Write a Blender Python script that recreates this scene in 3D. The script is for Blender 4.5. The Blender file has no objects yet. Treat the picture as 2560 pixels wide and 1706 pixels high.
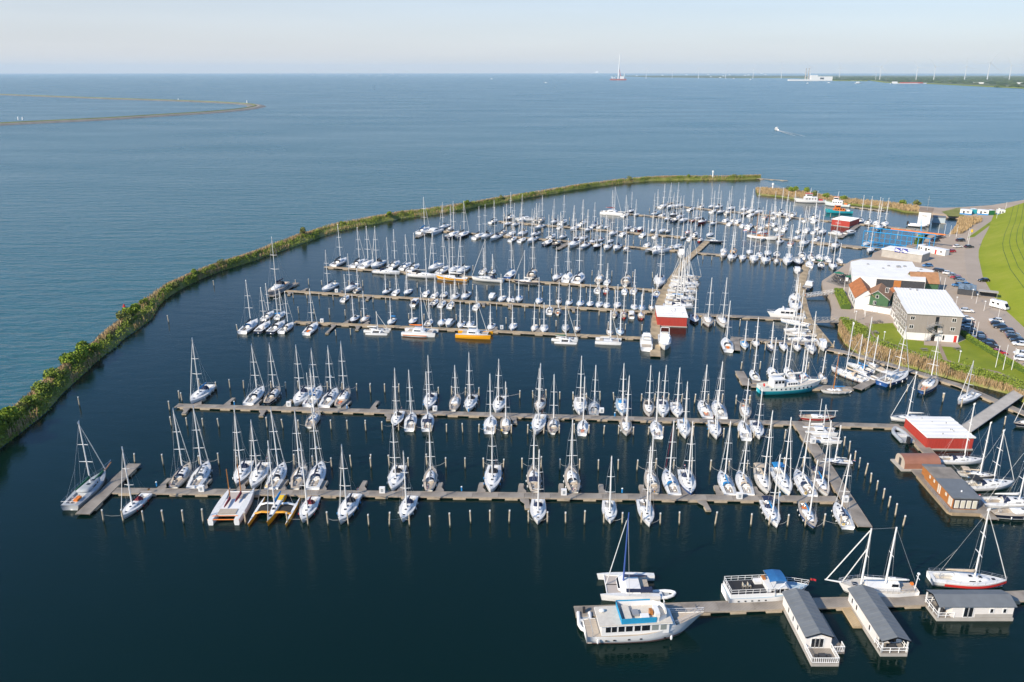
# Aerial view of a marina: built in metres, z = 0 is the water surface, +Y points away from the camera.
import bpy, math, random
from mathutils import Vector, Matrix
R = math.radians
scene = bpy.context.scene
COL = scene.collection

# ---------------------------------------------------------------- camera
cam_data = bpy.data.cameras.new('camera')
cam_data.sensor_width = 36.0
cam_data.lens = 36.0 * 1950.0 / 2560.0
cam_data.clip_start = 1.0
cam_data.clip_end = 120000.0
cam = bpy.data.objects.new('camera', cam_data)
COL.objects.link(cam)
cam.location = (0.0, 0.0, 80.0)
cam.rotation_euler = (R(90.0 - 19.0147), 0.0, 0.0)
scene.camera = cam

# ---------------------------------------------------------------- sky, sun, exposure
SUN_EL, SUN_AZ = 33.0, 232.0            # azimuth clockwise from +Y: the sun stands behind the camera, to the left
world = bpy.data.worlds.new('World')
scene.world = world
world.use_nodes = True
wn = world.node_tree.nodes
wl = world.node_tree.links
sky_tex = wn.new('ShaderNodeTexSky')
sky_tex.sky_type = 'NISHITA'
sky_tex.sun_disc = False
sky_tex.sun_elevation = R(SUN_EL)
sky_tex.sun_rotation = R(SUN_AZ)
sky_tex.altitude = 80.0
sky_tex.air_density = 1.0
sky_tex.dust_density = 0.25
sky_tex.ozone_density = 4.0
# pale summer haze veils the sky all round, thickest at the horizon
veil = wn.new('ShaderNodeMix')
veil.data_type = 'RGBA'
veil.inputs['B'].default_value = (5.5, 5.0, 4.95, 1)
tcw = wn.new('ShaderNodeTexCoord')
sep = wn.new('ShaderNodeSeparateXYZ')
mr = wn.new('ShaderNodeMapRange')
mr.inputs['From Min'].default_value = 0.0
mr.inputs['From Max'].default_value = 0.28
mr.inputs['To Min'].default_value = 0.92
mr.inputs['To Max'].default_value = 0.05
wl.new(tcw.outputs['Generated'], sep.inputs['Vector'])
wl.new(sep.outputs['Z'], mr.inputs['Value'])
wl.new(mr.outputs['Result'], veil.inputs['Factor'])
deep = wn.new('ShaderNodeMix')             # clear sky above the haze leans to a deeper blue
deep.data_type = 'RGBA'
deep.blend_type = 'MULTIPLY'
deep.inputs['Factor'].default_value = 1.0
deep.inputs['B'].default_value = (0.62, 1.05, 1.28, 1)
wl.new(sky_tex.outputs['Color'], deep.inputs['A'])
wl.new(deep.outputs['Result'], veil.inputs['A'])
# faint uneven streaks of high cloud, all round the sky
cmap = wn.new('ShaderNodeMapping')
cmap.inputs['Scale'].default_value = (2.2, 2.2, 26.0)
wl.new(tcw.outputs['Generated'], cmap.inputs['Vector'])
cno = wn.new('ShaderNodeTexNoise')
cno.inputs['Scale'].default_value = 1.6
cno.inputs['Detail'].default_value = 5
wl.new(cmap.outputs['Vector'], cno.inputs['Vector'])
crg = wn.new('ShaderNodeMapRange')
crg.inputs['From Min'].default_value = 0.3
crg.inputs['From Max'].default_value = 0.7
crg.inputs['To Min'].default_value = 0.975
crg.inputs['To Max'].default_value = 1.025
wl.new(cno.outputs['Fac'], crg.inputs['Value'])
cld = wn.new('ShaderNodeVectorMath')
cld.operation = 'SCALE'
wl.new(veil.outputs['Result'], cld.inputs[0])
wl.new(crg.outputs['Result'], cld.inputs['Scale'])
wl.new(cld.outputs['Vector'], wn['Background'].inputs['Color'])
wn['Background'].inputs['Strength'].default_value = 0.115
sun_data = bpy.data.lights.new('sun', 'SUN')
sun_data.energy = 4.8
sun_data.angle = R(0.53)
sun_data.color = (1.0, 0.87, 0.69)
sun = bpy.data.objects.new('sun', sun_data)
COL.objects.link(sun)
az, el = R(SUN_AZ), R(SUN_EL)
to_sun = Vector((math.sin(az) * math.cos(el), math.cos(az) * math.cos(el), math.sin(el)))
sun.rotation_euler = to_sun.to_track_quat('Z', 'Y').to_euler()
sun.location = to_sun * 300.0

vs = scene.view_settings
vs.view_transform = 'Standard'
vs.look = 'None'
vs.gamma = 1.0
vs.use_curve_mapping = False
vs.exposure = 0.35
scene.cycles.use_denoising = True
scene.cycles.max_bounces = 6
scene.cycles.diffuse_bounces = 2
scene.cycles.glossy_bounces = 3
scene.cycles.transmission_bounces = 3
scene.cycles.volume_bounces = 1
scene.cycles.caustics_reflective = False
scene.cycles.caustics_refractive = False
random.seed(7)

# ---------------------------------------------------------------- helpers: materials
MATS = {}
def mat(name, col, rough=0.6, metal=0.0, spec=0.5, vary=0.0, scale=1.0, bump=0.0, bscale=8.0, coat=0.0, stretch=None):
    """Principled material; vary = amount of procedural light/dark mottling, bump = fine relief."""
    if name in MATS:
        return MATS[name]
    m = bpy.data.materials.new(name)
    m.use_nodes = True
    nt = m.node_tree
    b = nt.nodes['Principled BSDF']
    b.inputs['Base Color'].default_value = (*col, 1)
    b.inputs['Roughness'].default_value = rough
    b.inputs['Metallic'].default_value = metal
    b.inputs['Specular IOR Level'].default_value = spec
    if coat:
        b.inputs['Coat Weight'].default_value = coat
    if vary or bump:
        tc = nt.nodes.new('ShaderNodeTexCoord')
        mp = nt.nodes.new('ShaderNodeMapping')
        nt.links.new(tc.outputs['Object'], mp.inputs['Vector'])
        if stretch:
            mp.inputs['Scale'].default_value = stretch
    if vary:
        n = nt.nodes.new('ShaderNodeTexNoise')
        n.inputs['Scale'].default_value = scale
        n.inputs['Detail'].default_value = 5
        n.inputs['Roughness'].default_value = 0.65
        nt.links.new(mp.outputs['Vector'], n.inputs['Vector'])
        r = nt.nodes.new('ShaderNodeValToRGB')
        r.color_ramp.elements[0].position = 0.3
        r.color_ramp.elements[1].position = 0.72
        r.color_ramp.elements[0].color = (*[max(0, c * (1 - vary)) for c in col], 1)
        r.color_ramp.elements[1].color = (*[min(1, c * (1 + vary)) for c in col], 1)
        nt.links.new(n.outputs['Fac'], r.inputs['Fac'])
        nt.links.new(r.outputs['Color'], b.inputs['Base Color'])
    if bump:
        n2 = nt.nodes.new('ShaderNodeTexNoise')
        n2.inputs['Scale'].default_value = bscale
        n2.inputs['Detail'].default_value = 4
        nt.links.new(mp.outputs['Vector'], n2.inputs['Vector'])
        bp = nt.nodes.new('ShaderNodeBump')
        bp.inputs['Strength'].default_value = bump
        bp.inputs['Distance'].default_value = 0.1
        nt.links.new(n2.outputs['Fac'], bp.inputs['Height'])
        nt.links.new(bp.outputs['Normal'], b.inputs['Normal'])
    MATS[name] = m
    return m

def water_mat(name, deep, shallow, rough, waves, tint=(0.45, 0.88, 1.0)):
    """waves: list of (scale_x, scale_y, rotation, distance in metres, detail)"""
    m = bpy.data.materials.new(name)
    m.use_nodes = True
    nt = m.node_tree
    b = nt.nodes['Principled BSDF']
    b.inputs['Roughness'].default_value = rough
    b.inputs['IOR'].default_value = 1.333
    b.inputs['Specular Tint'].default_value = (*tint, 1)
    tc = nt.nodes.new('ShaderNodeTexCoord')
    # slow patches of stirred-up silt in the body colour
    pn = nt.nodes.new('ShaderNodeTexNoise')
    pn.inputs['Scale'].default_value = 0.006
    pn.inputs['Detail'].default_value = 3
    nt.links.new(tc.outputs['Object'], pn.inputs['Vector'])
    pr = nt.nodes.new('ShaderNodeMix')
    pr.data_type = 'RGBA'
    pr.inputs['A'].default_value = (*deep, 1)
    pr.inputs['B'].default_value = (*shallow, 1)
    nt.links.new(pn.outputs['Fac'], pr.inputs['Factor'])
    nt.links.new(pr.outputs['Result'], b.inputs['Base Color'])
    gn = nt.nodes.new('ShaderNodeTexNoise')
    gn.inputs['Scale'].default_value = 0.0035
    gn.inputs['Detail'].default_value = 4
    gm = nt.nodes.new('ShaderNodeMapping')
    gm.inputs['Rotation'].default_value = (0, 0, 0.35)
    gm.inputs['Scale'].default_value = (1.0, 3.0, 1.0)
    nt.links.new(tc.outputs['Object'], gm.inputs['Vector'])
    nt.links.new(gm.outputs['Vector'], gn.inputs['Vector'])
    gr = nt.nodes.new('ShaderNodeMapRange')
    gr.inputs['From Min'].default_value = 0.3
    gr.inputs['From Max'].default_value = 0.7
    gr.inputs['To Min'].default_value = rough * 0.84
    gr.inputs['To Max'].default_value = rough * 1.14
    nt.links.new(gn.outputs['Fac'], gr.inputs['Value'])
    nt.links.new(gr.outputs['Result'], b.inputs['Roughness'])
    prev = None
    for sx, sy, rot, dist, det in waves:
        mp = nt.nodes.new('ShaderNodeMapping')
        mp.inputs['Rotation'].default_value = (0, 0, rot)
        mp.inputs['Scale'].default_value = (sx, sy, 1)
        nt.links.new(tc.outputs['Object'], mp.inputs['Vector'])
        n = nt.nodes.new('ShaderNodeTexNoise')
        n.inputs['Scale'].default_value = 1.0
        n.inputs['Detail'].default_value = det
        n.inputs['Roughness'].default_value = 0.5
        n.inputs['Distortion'].default_value = 0.25
        nt.links.new(mp.outputs['Vector'], n.inputs['Vector'])
        bp = nt.nodes.new('ShaderNodeBump')
        bp.inputs['Strength'].default_value = 1.0
        bp.inputs['Distance'].default_value = dist
        nt.links.new(n.outputs['Fac'], bp.inputs['Height'])
        if prev:
            nt.links.new(prev, bp.inputs['Normal'])
        prev = bp.outputs['Normal']
    if prev:
        nt.links.new(prev, b.inputs['Normal'])
    MATS[name] = m
    return m

# ---------------------------------------------------------------- helpers: meshes and objects
class MB:
    """collects faces; build() links them as ONE mesh object"""
    def __init__(s):
        s.v, s.f = [], []
    def add(s, verts, faces):
        o = len(s.v)
        s.v += [tuple(p) for p in verts]
        s.f += [tuple(i + o for i in f) for f in faces]
        return s
    def box(s, x0, x1, y0, y1, z0, z1):
        return s.add([(x0, y0, z0), (x1, y0, z0), (x1, y1, z0), (x0, y1, z0), (x0, y0, z1), (x1, y0, z1), (x1, y1, z1), (x0, y1, z1)],
                     [(0, 3, 2, 1), (4, 5, 6, 7), (0, 1, 5, 4), (1, 2, 6, 5), (2, 3, 7, 6), (3, 0, 4, 7)])
    def prism(s, poly, z0, z1):
        n = len(poly)
        a = sum(poly[i][0] * poly[(i + 1) % n][1] - poly[(i + 1) % n][0] * poly[i][1] for i in range(n))
        if a < 0:
            poly = poly[::-1]
        v = [(x, y, z0) for x, y in poly] + [(x, y, z1) for x, y in poly]
        f = [tuple(range(n - 1, -1, -1)), tuple(range(n, 2 * n))]
        f += [(i, (i + 1) % n, n + (i + 1) % n, n + i) for i in range(n)]
        return s.add(v, f)
    def tube(s, a, b, r0, r1=None, n=6, cap=True):
        a, b = Vector(a), Vector(b)
        r1 = r0 if r1 is None else r1
        d = (b - a)
        if d.length < 1e-6:
            return s
        q = d.to_track_quat('Z', 'Y')
        v = []
        for p, r in ((a, r0), (b, r1)):
            for k in range(n):
                t = 2 * math.pi * k / n
                v.append(p + q @ Vector((r * math.cos(t), r * math.sin(t), 0)))
        f = [(k, (k + 1) % n, n + (k + 1) % n, n + k) for k in range(n)]
        if cap:
            f += [tuple(range(n - 1, -1, -1)), tuple(range(n, 2 * n))]
        return s.add(v, f)
    def htube(s, a, b, r0, r1=None, n=5):
        """tube whose rings lie level, so that it may be stretched in z"""
        r1 = r0 if r1 is None else r1
        v = [(p[0] + r * math.cos(2 * math.pi * k / n), p[1] + r * math.sin(2 * math.pi * k / n), p[2]) for p, r in ((a, r0), (b, r1)) for k in range(n)]
        return s.add(v, [(k, (k + 1) % n, n + (k + 1) % n, n + k) for k in range(n)])
    def path(s, pts, r, n=5):
        for a, b in zip(pts[:-1], pts[1:]):
            s.tube(a, b, r, r, n)
        return s
    def loft(s, rings, cap0=True, cap1=True, closed=True):
        n = len(rings[0])
        v = [p for r in rings for p in r]
        f = []
        for i in range(len(rings) - 1):
            for k in range(n if closed else n - 1):
                a, b = i * n + k, i * n + (k + 1) % n
                f.append((a, b, b + n, a + n))
        if closed and cap0:
            f.append(tuple(range(n - 1, -1, -1)))
        if closed and cap1:
            f.append(tuple((len(rings) - 1) * n + k for k in range(n)))
        return s.add(v, f)
    def ball(s, c, rx, ry, rz, nu=8, nv=5):
        rings = []
        for i in range(1, nv):
            t = math.pi * i / nv
            rings.append([(c[0] + rx * math.sin(t) * math.cos(2 * math.pi * k / nu), c[1] + ry * math.sin(t) * math.sin(2 * math.pi * k / nu), c[2] - rz * math.cos(t)) for k in range(nu)])
        return s.loft(rings)
    def mesh(s, name, material=None, smooth=False):
        me = bpy.data.meshes.new(name)
        me.from_pydata(s.v, [], s.f)
        me.materials.append(material)
        if smooth:
            me.polygons.foreach_set('use_smooth', [True] * len(me.polygons))
        me.update()
        return me
    def build(s, name, material, parent=None, smooth=False, loc=None, rz=0.0, kind=None):
        return put(name, s.mesh(name, material, smooth), parent, loc, rz, kind=kind)

def put(name, me, parent=None, loc=None, rz=0.0, material=None, scale=None, kind=None):
    o = bpy.data.objects.new(name, me)
    COL.objects.link(o)
    if parent is not None:
        o.parent = parent
    if loc is not None:
        o.location = loc
    if rz:
        o.rotation_euler = (0, 0, rz)
    if scale is not None:
        o.scale = scale
    if material is not None:
        o.material_slots[0].link = 'OBJECT'
        o.material_slots[0].material = material
    if kind:
        o['kind'] = kind
    return o

def tag(o, label, cat, group=None, kind=None):
    o['label'] = label
    o['category'] = cat
    if group:
        o['group'] = group
    if kind:
        o['kind'] = kind
    return o

def thing(name, label, cat, loc=(0, 0, 0), rz=0.0, group=None):
    o = bpy.data.objects.new(name, None)
    COL.objects.link(o)
    o.location = loc
    o.rotation_euler = (0, 0, rz)
    o.empty_display_size = 0.5
    return tag(o, label, cat, group)

ORD = ['first', 'second', 'third', 'fourth', 'fifth', 'sixth', 'seventh', 'eighth', 'ninth', 'tenth', 'eleventh', 'twelfth', 'thirteenth',
       'fourteenth', 'fifteenth', 'sixteenth', 'seventeenth', 'eighteenth', 'nineteenth', 'twentieth']
def nth(k):
    """1-based ordinal in words"""
    if k <= 20:
        return ORD[k - 1]
    tens = ['', '', 'twenty', 'thirty', 'forty', 'fifty', 'sixty'][k // 10]
    return tens[:-1] + 'ieth' if k % 10 == 0 else tens + '-' + ORD[k % 10 - 1]

# ---------------------------------------------------------------- layout in metres
# (row, side, x, y, heading, length, mast height above water, style: hull, cover, deck, extras)
BOATS = [
('P1','far',-68.71,144.45,1.62,10.38,15.31,'wnthf'),('P1','far',-64.79,144.66,1.65,10.8,15.79,'wgwhf'),('P1','far',-56.4,145.28,-1.48,10.4,15.6,'gnwh'),('P1','far',-52.66,144.25,-1.52,10.92,13.48,'w-wfh'),
('P1','far',-48.65,144.17,1.6,10.86,15.61,'wwwhfy'),('P1','far',-44.13,143.99,1.65,10.53,15.07,'w-thRn'),('P1','far',-40.53,144.36,1.62,11.23,15.6,'wnwhR'),('P1','far',-23.91,143.25,-1.59,10.45,13.73,'wkwhF'),
('P1','far',-16.82,142.99,1.6,10.04,12.81,'w-thf'),('P1','far',-3.99,142.89,-1.62,11.17,12.58,'wkwhF'),('P1','far',4.5,142.75,1.59,10.51,11.82,'wntBF'),('P1','far',12.32,142.63,1.6,10.75,13.77,'w-thF'),
('P1','far',28.54,141.71,1.56,9.89,10.98,'w-th'),('P1','far',32.34,141.59,1.57,10.12,14.0,'w-wbf'),('P1','far',35.88,141.46,-1.63,10.25,14.42,'b-wh'),('P1','far',43.6,141.32,1.53,9.61,13.88,'wbwb'),
('P1','far',47.29,141.32,1.49,9.63,11.18,'wewh'),('P1','far',51.38,141.85,-1.66,10.57,16.5,'weeB'),('P1','far',55.47,141.92,-1.62,10.97,15.04,'w-wB'),('P1','far',59.48,141.25,1.5,10.59,14.45,'w-whyF'),
('P1','far',62.95,140.76,-1.68,10.15,14.85,'w-tBn'),('P1','near',-73.16,132.55,-1.66,9.02,13.24,'w-wrS'),('P1','near',-39.15,131.26,-1.59,8.91,14.86,'wrwrF'),('P1','near',-31.57,131.46,-1.67,10.43,14.32,'w-whFl'),
('P1','near',-20.15,131.57,-1.67,8.92,12.96,'wnwh'),('P1','near',4.98,130.56,-1.61,8.56,13.84,'w-wh'),('P1','near',18.64,130.43,-1.63,7.91,12.49,'w-wh'),('P1','near',25.55,130.02,-1.57,9.13,14.64,'wkw'),
('P1','near',49.34,129.69,-1.62,9.15,13.19,'w-wBn'),('P1','near',56.07,128.87,-1.64,8.76,12.47,'b-to'),('P1','near',62.57,129.27,1.45,8.52,12.87,'wnwhy'),('P2','far',-80.94,187.52,-1.64,12.07,16.17,'w-whnF'),
('P2','far',-66.41,186.77,1.51,11.12,14.36,'wwwhf'),('P2','far',-61.99,186.91,1.54,10.84,14.56,'d-thf'),('P2','far',-54.32,185.9,-1.62,11.6,14.95,'w-whn'),('P2','far',-51.13,186.36,1.53,11.92,13.41,'wbwbK'),
('P2','far',-46.78,185.33,1.5,11.54,14.38,'wnwhR'),('P2','far',-43.4,185.17,1.51,11.24,15.62,'gnto'),('P2','far',-20.94,183.14,-1.59,10.1,13.2,'wnwhF'),('P2','far',-14.41,182.36,1.5,9.68,10.46,'w-tf'),
('P2','far',-10.5,181.97,-1.66,10.02,14.43,'wkwh'),('P2','far',-3.27,181.01,-1.7,10.36,13.03,'wkwh'),('P2','far',7.07,180.78,-1.75,8.51,11.93,'w-th'),('P2','far',17.13,180.06,-1.65,10.58,14.19,'w-wh'),
('P2','far',20.58,179.07,1.44,8.33,11.75,'g-gh'),('P2','far',27.59,179.48,-1.66,10.16,12.47,'w-bb'),('P2','far',34.1,178.53,-1.68,9.72,12.34,'w-th'),('P2','far',37.61,178.54,-1.7,10.48,12.36,'wnwh'),
('P2','far',41.0,177.94,-1.67,8.57,11.89,'w-w'),('P2','far',47.89,178.17,1.52,10.01,12.04,'wkwo'),('P2','far',51.35,177.99,1.49,10.37,12.9,'w-wh'),('P2','far',57.69,176.66,-1.76,9.67,9.67,'w-to'),
('P2','near',-48.0,172.35,1.51,8.9,13.46,'w-tb'),('P2','near',-27.77,172.22,-1.6,9.31,13.96,'dkwh'),('P2','near',-24.33,171.28,1.6,9.32,13.44,'wnwh'),('P2','near',-20.27,171.1,1.62,8.98,12.9,'wnwBn'),
('P2','near',-5.15,169.71,1.53,8.84,13.14,'wgwF'),('P2','near',-1.5,169.54,1.55,9.16,11.18,'w-ty'),('P2','near',6.33,169.4,-1.72,10.63,15.08,'wwwk'),('P2','near',9.87,169.02,1.46,8.83,13.26,'wgth'),
('P2','near',16.81,168.15,1.43,7.78,13.02,'w-wo'),('P2','near',26.94,167.84,-1.66,9.4,13.84,'w-t'),('P2','near',33.99,166.99,1.48,8.62,14.52,'wgw'),('P2','near',40.54,167.0,-1.69,9.69,12.67,'w-w'),
('P2','near',47.66,166.67,-1.7,9.66,10.68,'wkwF'),('P2','near',54.48,166.34,1.41,9.29,9.29,'wkw'),('P2','near',57.61,166.49,-1.73,9.36,10.89,'wnwh'),('P3','far',-84.1,257.49,1.46,9.3,11.81,'w-w'),
('P3','far',-80.14,258.45,1.47,7.68,9.75,'w-wB'),('P3','far',-53.8,253.71,-1.63,7.29,9.26,'d-w'),('P3','far',-50.05,253.13,-1.68,8.4,10.66,'g-to'),('P3','far',-40.7,250.83,-1.68,7.2,9.01,'w-wB'),
('P3','far',-33.55,251.4,-1.67,7.2,8,'dkw'),('P3','far',-27.86,249.69,1.43,7.2,8.62,'dnw'),('P3','far',-23.58,249.69,-1.68,7.34,9.33,'w-wb'),('P3','far',-17.01,247.44,-1.66,7.2,8.57,'wkw'),
('P3','far',-13.96,247.44,-1.65,7.2,8,'w-w'),('P3','far',-6.93,244.91,-1.72,7.2,8.26,'w-w'),('P3','far',0.31,245.23,-1.7,7.2,8.16,'wew'),('P3','far',7.34,243.6,-1.72,7.35,9.33,'w-e'),
('P3','far',10.5,243.06,-1.65,7.47,9.49,'w-w'),('P3','far',17.55,243.6,-1.66,7.2,8,'w-g'),('P3','far',21.36,243.06,-1.72,7.2,8,'w-t'),('P3','far',31.62,239.34,-1.63,7.2,8,'w-t'),
('P3','far',34.98,239.86,-1.63,7.2,8,'w-b'),('P3','near',-86.54,245.23,1.48,12.66,16.07,'w-wb'),('P3','near',-81.83,244.69,1.48,10.89,13.83,'dnw'),('P3','near',-77.29,244.69,1.43,11.7,14.86,'dkw'),
('P3','near',-73.95,244.14,1.42,9.93,12.61,'wkw'),('P3','near',-65.63,243.06,1.47,10.84,13.76,'wkwo'),('P4','far',-71.27,294.1,-1.78,12.3,15.63,'w-w'),('P4','far',-62.72,294.1,-1.76,11.21,14.23,'wnw'),
('P4','far',-59.69,291.68,1.38,7.2,8.8,'w-t'),('P4','far',-48.26,289.14,-1.78,7.2,8,'wkw'),('P4','far',-44.24,288.41,1.41,7.2,8.01,'w-w'),('P4','far',-39.95,288.41,-1.74,7.56,9.6,'wkw'),
('P4','far',-32.58,286.94,1.44,7.2,8,'wew'),('P4','far',-29.01,284.05,1.41,7.2,8,'wkw'),('P4','far',-25.6,284.77,1.42,7.2,8,'d-w'),('P4','far',-21.45,283.34,1.41,7.2,8,'wkw'),
('P4','far',-21.22,281.5,-1.72,7.2,8,'wkw'),('P4','far',-17.45,282.35,-1.74,9.94,12.63,'wkw'),('P4','far',-3.81,278.44,-1.75,7.97,10.12,'w-w'),('P4','far',-0.79,277.75,-1.68,7.2,8.18,'w-w'),
('P4','far',2.61,278.44,-1.68,7.97,10.12,'wbw'),('P4','far',9.89,275.7,-1.7,7.61,9.66,'wbw'),('P4','far',17.16,275.03,-1.71,7.2,8,'w-t'),('P4','far',20.8,273.68,-1.75,7.2,8,'w-w'),
('P4','far',24.79,272.35,-1.76,7.2,8,'wbw'),('P4','far',28.24,271.69,-1.75,7.2,8,'d-w'),('P4','far',31.5,271.03,-1.77,7.2,8,'wrw'),('P4','far',34.12,269.72,-1.71,7.2,8,'wnw'),
('P4','far',38.06,270.38,-1.74,7.2,8.39,'w-w'),('P4','far',43.65,267.14,-1.7,7.2,8.88,'e-w'),('P4','far',46.28,266.5,-1.74,7.2,8,'wbb'),('P4','far',49.84,267.14,-1.69,7.2,8,'w-t'),
('P4','near',-61.97,279.54,1.44,7.44,9.45,'w-wb'),('P4','near',-28.27,274.08,1.36,7.2,8,'dnw'),('P4','near',-25.32,272.35,1.38,7.2,8,'w-wb'),('P4','near',-22.08,271.03,1.45,7.2,8,'w-w'),
('P4','near',-12.67,269.07,1.41,7.2,8,'w-w'),('P4','near',13.29,263.98,1.46,7.65,9.72,'wkw'),('P4','near',16.28,262.73,1.4,7.2,8,'w-to'),('P4','near',35.62,259.66,1.37,7.2,9.06,'w-t'),
('P4','near',38.7,258.81,1.42,7.2,8,'rrt'),('P4','near',44.56,257.85,1.44,7.2,8,'r-t'),('P5','far',-76.0,336.75,1.32,13.64,17.33,'wkw'),('P5','far',-67.31,334.8,1.3,12.88,16.36,'wkw'),
('P5','far',-63.17,332.88,1.32,13.52,17.17,'w-w'),('P5','far',-58.56,331.92,-1.76,14.0,17.79,'w-w'),('P5','far',-51.23,331.92,1.36,12.62,16.02,'wgw'),('P5','far',-45.88,330.03,1.3,11.17,14.19,'w-wb'),
('P5','far',-42.12,326.3,1.31,12.27,15.59,'wkw'),('P5','far',-33.25,327.22,-1.84,13.33,16.93,'wbw'),('P5','far',-29.14,322.65,1.29,12.33,15.66,'w-w'),('P5','far',-24.82,322.65,-1.77,12.33,15.66,'w-w'),
('P5','far',-21.08,321.74,-1.84,13.15,16.7,'w-w'),('P5','far',-12.12,321.74,1.34,8.05,10.23,'wkw'),('P5','far',-8.2,319.96,1.33,7.2,8.02,'wkw'),('P5','far',-0.46,315.56,1.31,12.12,15.39,'bbw'),
('P5','far',8.42,314.7,1.36,13.91,17.67,'wkt'),('P5','far',18.33,310.44,-1.84,10.64,13.52,'w-w'),('P5','far',22.72,310.44,1.35,12.94,16.44,'wnw'),('P5','far',27.11,307.93,1.3,14.5,19,'wnw'),
('P5','far',35.52,307.1,1.33,12.18,15.47,'w-t'),('P5','far',38.2,303.51,1.31,7.2,8,'w-w'),('P5','far',45.81,303.83,1.32,14.5,19,'wkt'),('P5','far',59.38,304.16,-1.76,14.5,19,'w-w'),
('P5','near',33.06,291.38,1.37,7.2,8,'wnw'),('P5','near',36.32,290.63,1.32,7.2,8,'rrw'),('P5','near',43.25,289.59,1.38,7.2,8,'w-w'),('P5','near',46.87,290.18,1.31,7.2,8.77,'w-w'),
('P5','near',55.0,286.22,1.33,7.2,8,'b-w'),('P5','along',-52.61,319.07,-0.27,12.22,15.52,'w-w'),('P5','along',-36.33,312.98,-0.27,14.18,18.01,'w-w'),('P5','along',-24.45,308.76,2.87,13.54,17.19,'y-w'),
('P5','along',-9.96,307.1,2.87,13.48,17.12,'w-g'),('P5','along',5.68,303.03,2.87,10.59,13.45,'d-t'),('P6','far',-46.74,409.92,1.24,14.21,18.05,'wbw'),('P6','far',-37.05,420.77,-1.96,10.95,13.91,'wkw'),
('P6','far',5.19,401.85,-1.87,12.78,16.23,'wkw'),('P6','far',11.77,400.04,-1.95,11.3,14.35,'w-w'),('P6','far',25.71,394.06,-1.94,9.02,11.46,'w-w'),('P6','far',32.62,390.81,-1.89,8.12,10.31,'wkw'),
('P6','far',35.76,389.74,-1.94,10.96,13.91,'wnw'),('P6','near',-30.38,398.48,1.2,13.88,17.63,'dkw'),('P6','near',-25.12,398.48,1.18,13.88,17.63,'dkw'),('P6','near',-17.09,395.16,1.18,12.26,15.58,'wkw'),
('P6','near',-13.39,395.16,-1.91,13.28,16.86,'w-w'),('P6','near',-8.32,391.89,-1.95,12.68,16.11,'w-w'),('P6','near',10.09,385.51,-1.91,12.84,16.31,'wkw'),('P6','near',22.24,378.3,1.21,11.18,14.2,'dkt'),
('P6','near',30.17,375.29,-1.92,14.49,18.41,'wnw'),('P6b','far',40.08,382.8,-1.87,8.45,10.73,'w-w'),('P6b','far',44.54,386.56,-1.92,7.2,9.03,'wrw'),('P6b','far',48.7,382.8,-1.91,7.65,9.72,'wkw'),
('P6b','far',35.6,389.61,-1.88,7.2,8,'wkw'),('P6b','far',26.09,394.28,-1.95,7.63,9.69,'w-w'),('P6b','near',41.19,371.46,-1.95,11.22,14.25,'dkw'),('P6b','near',45.85,369.13,-1.88,11.16,14.18,'w-w'),
('P6b','near',50.33,367.74,-1.89,12.12,15.39,'wnw'),('P6b','near',76.48,369.13,1.2,7.71,9.79,'e-w'),('P7','far',-10.42,437.41,1.14,9.83,12.48,'wnw'),('P7','far',-1.11,449.68,1.19,11.77,14.94,'dkw'),
('P7','far',5.92,442.78,-1.93,11.8,14.99,'w-w'),('P7','far',13.62,440.89,1.14,7.9,10.03,'wkt'),('P7','far',16.92,441.43,1.21,11.21,14.24,'wgt'),('P7','far',23.74,436.09,-1.94,10.54,13.39,'w-w'),
('P7','far',28.67,434.77,1.18,11.99,15.23,'w-w'),('P7','far',38.82,430.86,1.16,10.62,13.49,'wkw'),('P7','far',44.79,424.5,1.13,10.31,13.1,'w-w'),('P7','far',39.16,431.38,1.12,10.63,13.5,'wkw'),
('P7','far',45.35,425.25,-1.93,10.07,12.79,'w-w'),('P7','far',48.17,422.85,1.14,7.2,9.04,'wkw'),('P7','far',51.27,420.77,-1.95,7.2,8,'w-w'),('P7','far',62.01,416.37,-2.0,10.11,12.84,'w-w'),
('P7','far',65.36,414.92,1.2,8.16,10.37,'w-w'),('P7','far',74.75,410.63,-1.96,8.73,11.09,'w-b'),('P7','far',79.36,409.22,-1.99,9.76,12.39,'w-w'),('P7','far',82.17,408.38,-2.01,8.19,10.4,'w-t'),
('P7','far',91.85,404.49,-1.95,9.13,11.59,'wrr'),('P7','far',94.62,400.13,1.12,9.71,12.33,'wnw'),('P7','far',101.83,398.25,-2.0,9.96,12.64,'wkw'),('P7','near',26.19,420.77,1.17,7.2,8.65,'w-w'),
('P7','near',33.58,417.82,-1.94,10.07,12.79,'w-w'),('P7','near',40.75,413.48,-1.96,8.85,11.24,'w-w'),('P7','near',33.17,415.79,-2.0,10.19,12.94,'w-w'),('P7','near',40.31,412.91,-1.93,8.85,11.25,'w-w'),
('P7','near',67.76,399.06,1.14,8.61,10.94,'w-w'),('P7','near',73.49,395.6,1.12,7.45,9.46,'w-w'),('P7','near',86.79,391.68,-2.0,7.2,9.12,'w-w'),('P7','near',89.71,389.1,1.16,7.55,9.59,'w-w'),
('P7','near',94.43,386.56,1.12,7.2,8.01,'rrw'),('P7','near',100.16,382.8,-0.44,9.64,12.24,'d-g'),('P8','far',71.94,471.93,1.04,9.31,11.83,'dnw'),('P8','far',95.1,459.38,-2.09,10.74,13.64,'dkw'),
('P8','far',121.3,440.89,1.08,8.8,11.18,'wkw'),('P8','far',126.07,442.51,1.03,7.2,8,'w-w'),('P8','far',127.36,437.68,1.06,10.09,12.82,'w-w'),('P8','near',73.14,459.38,-2.03,7.47,9.48,'w-w'),
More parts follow.
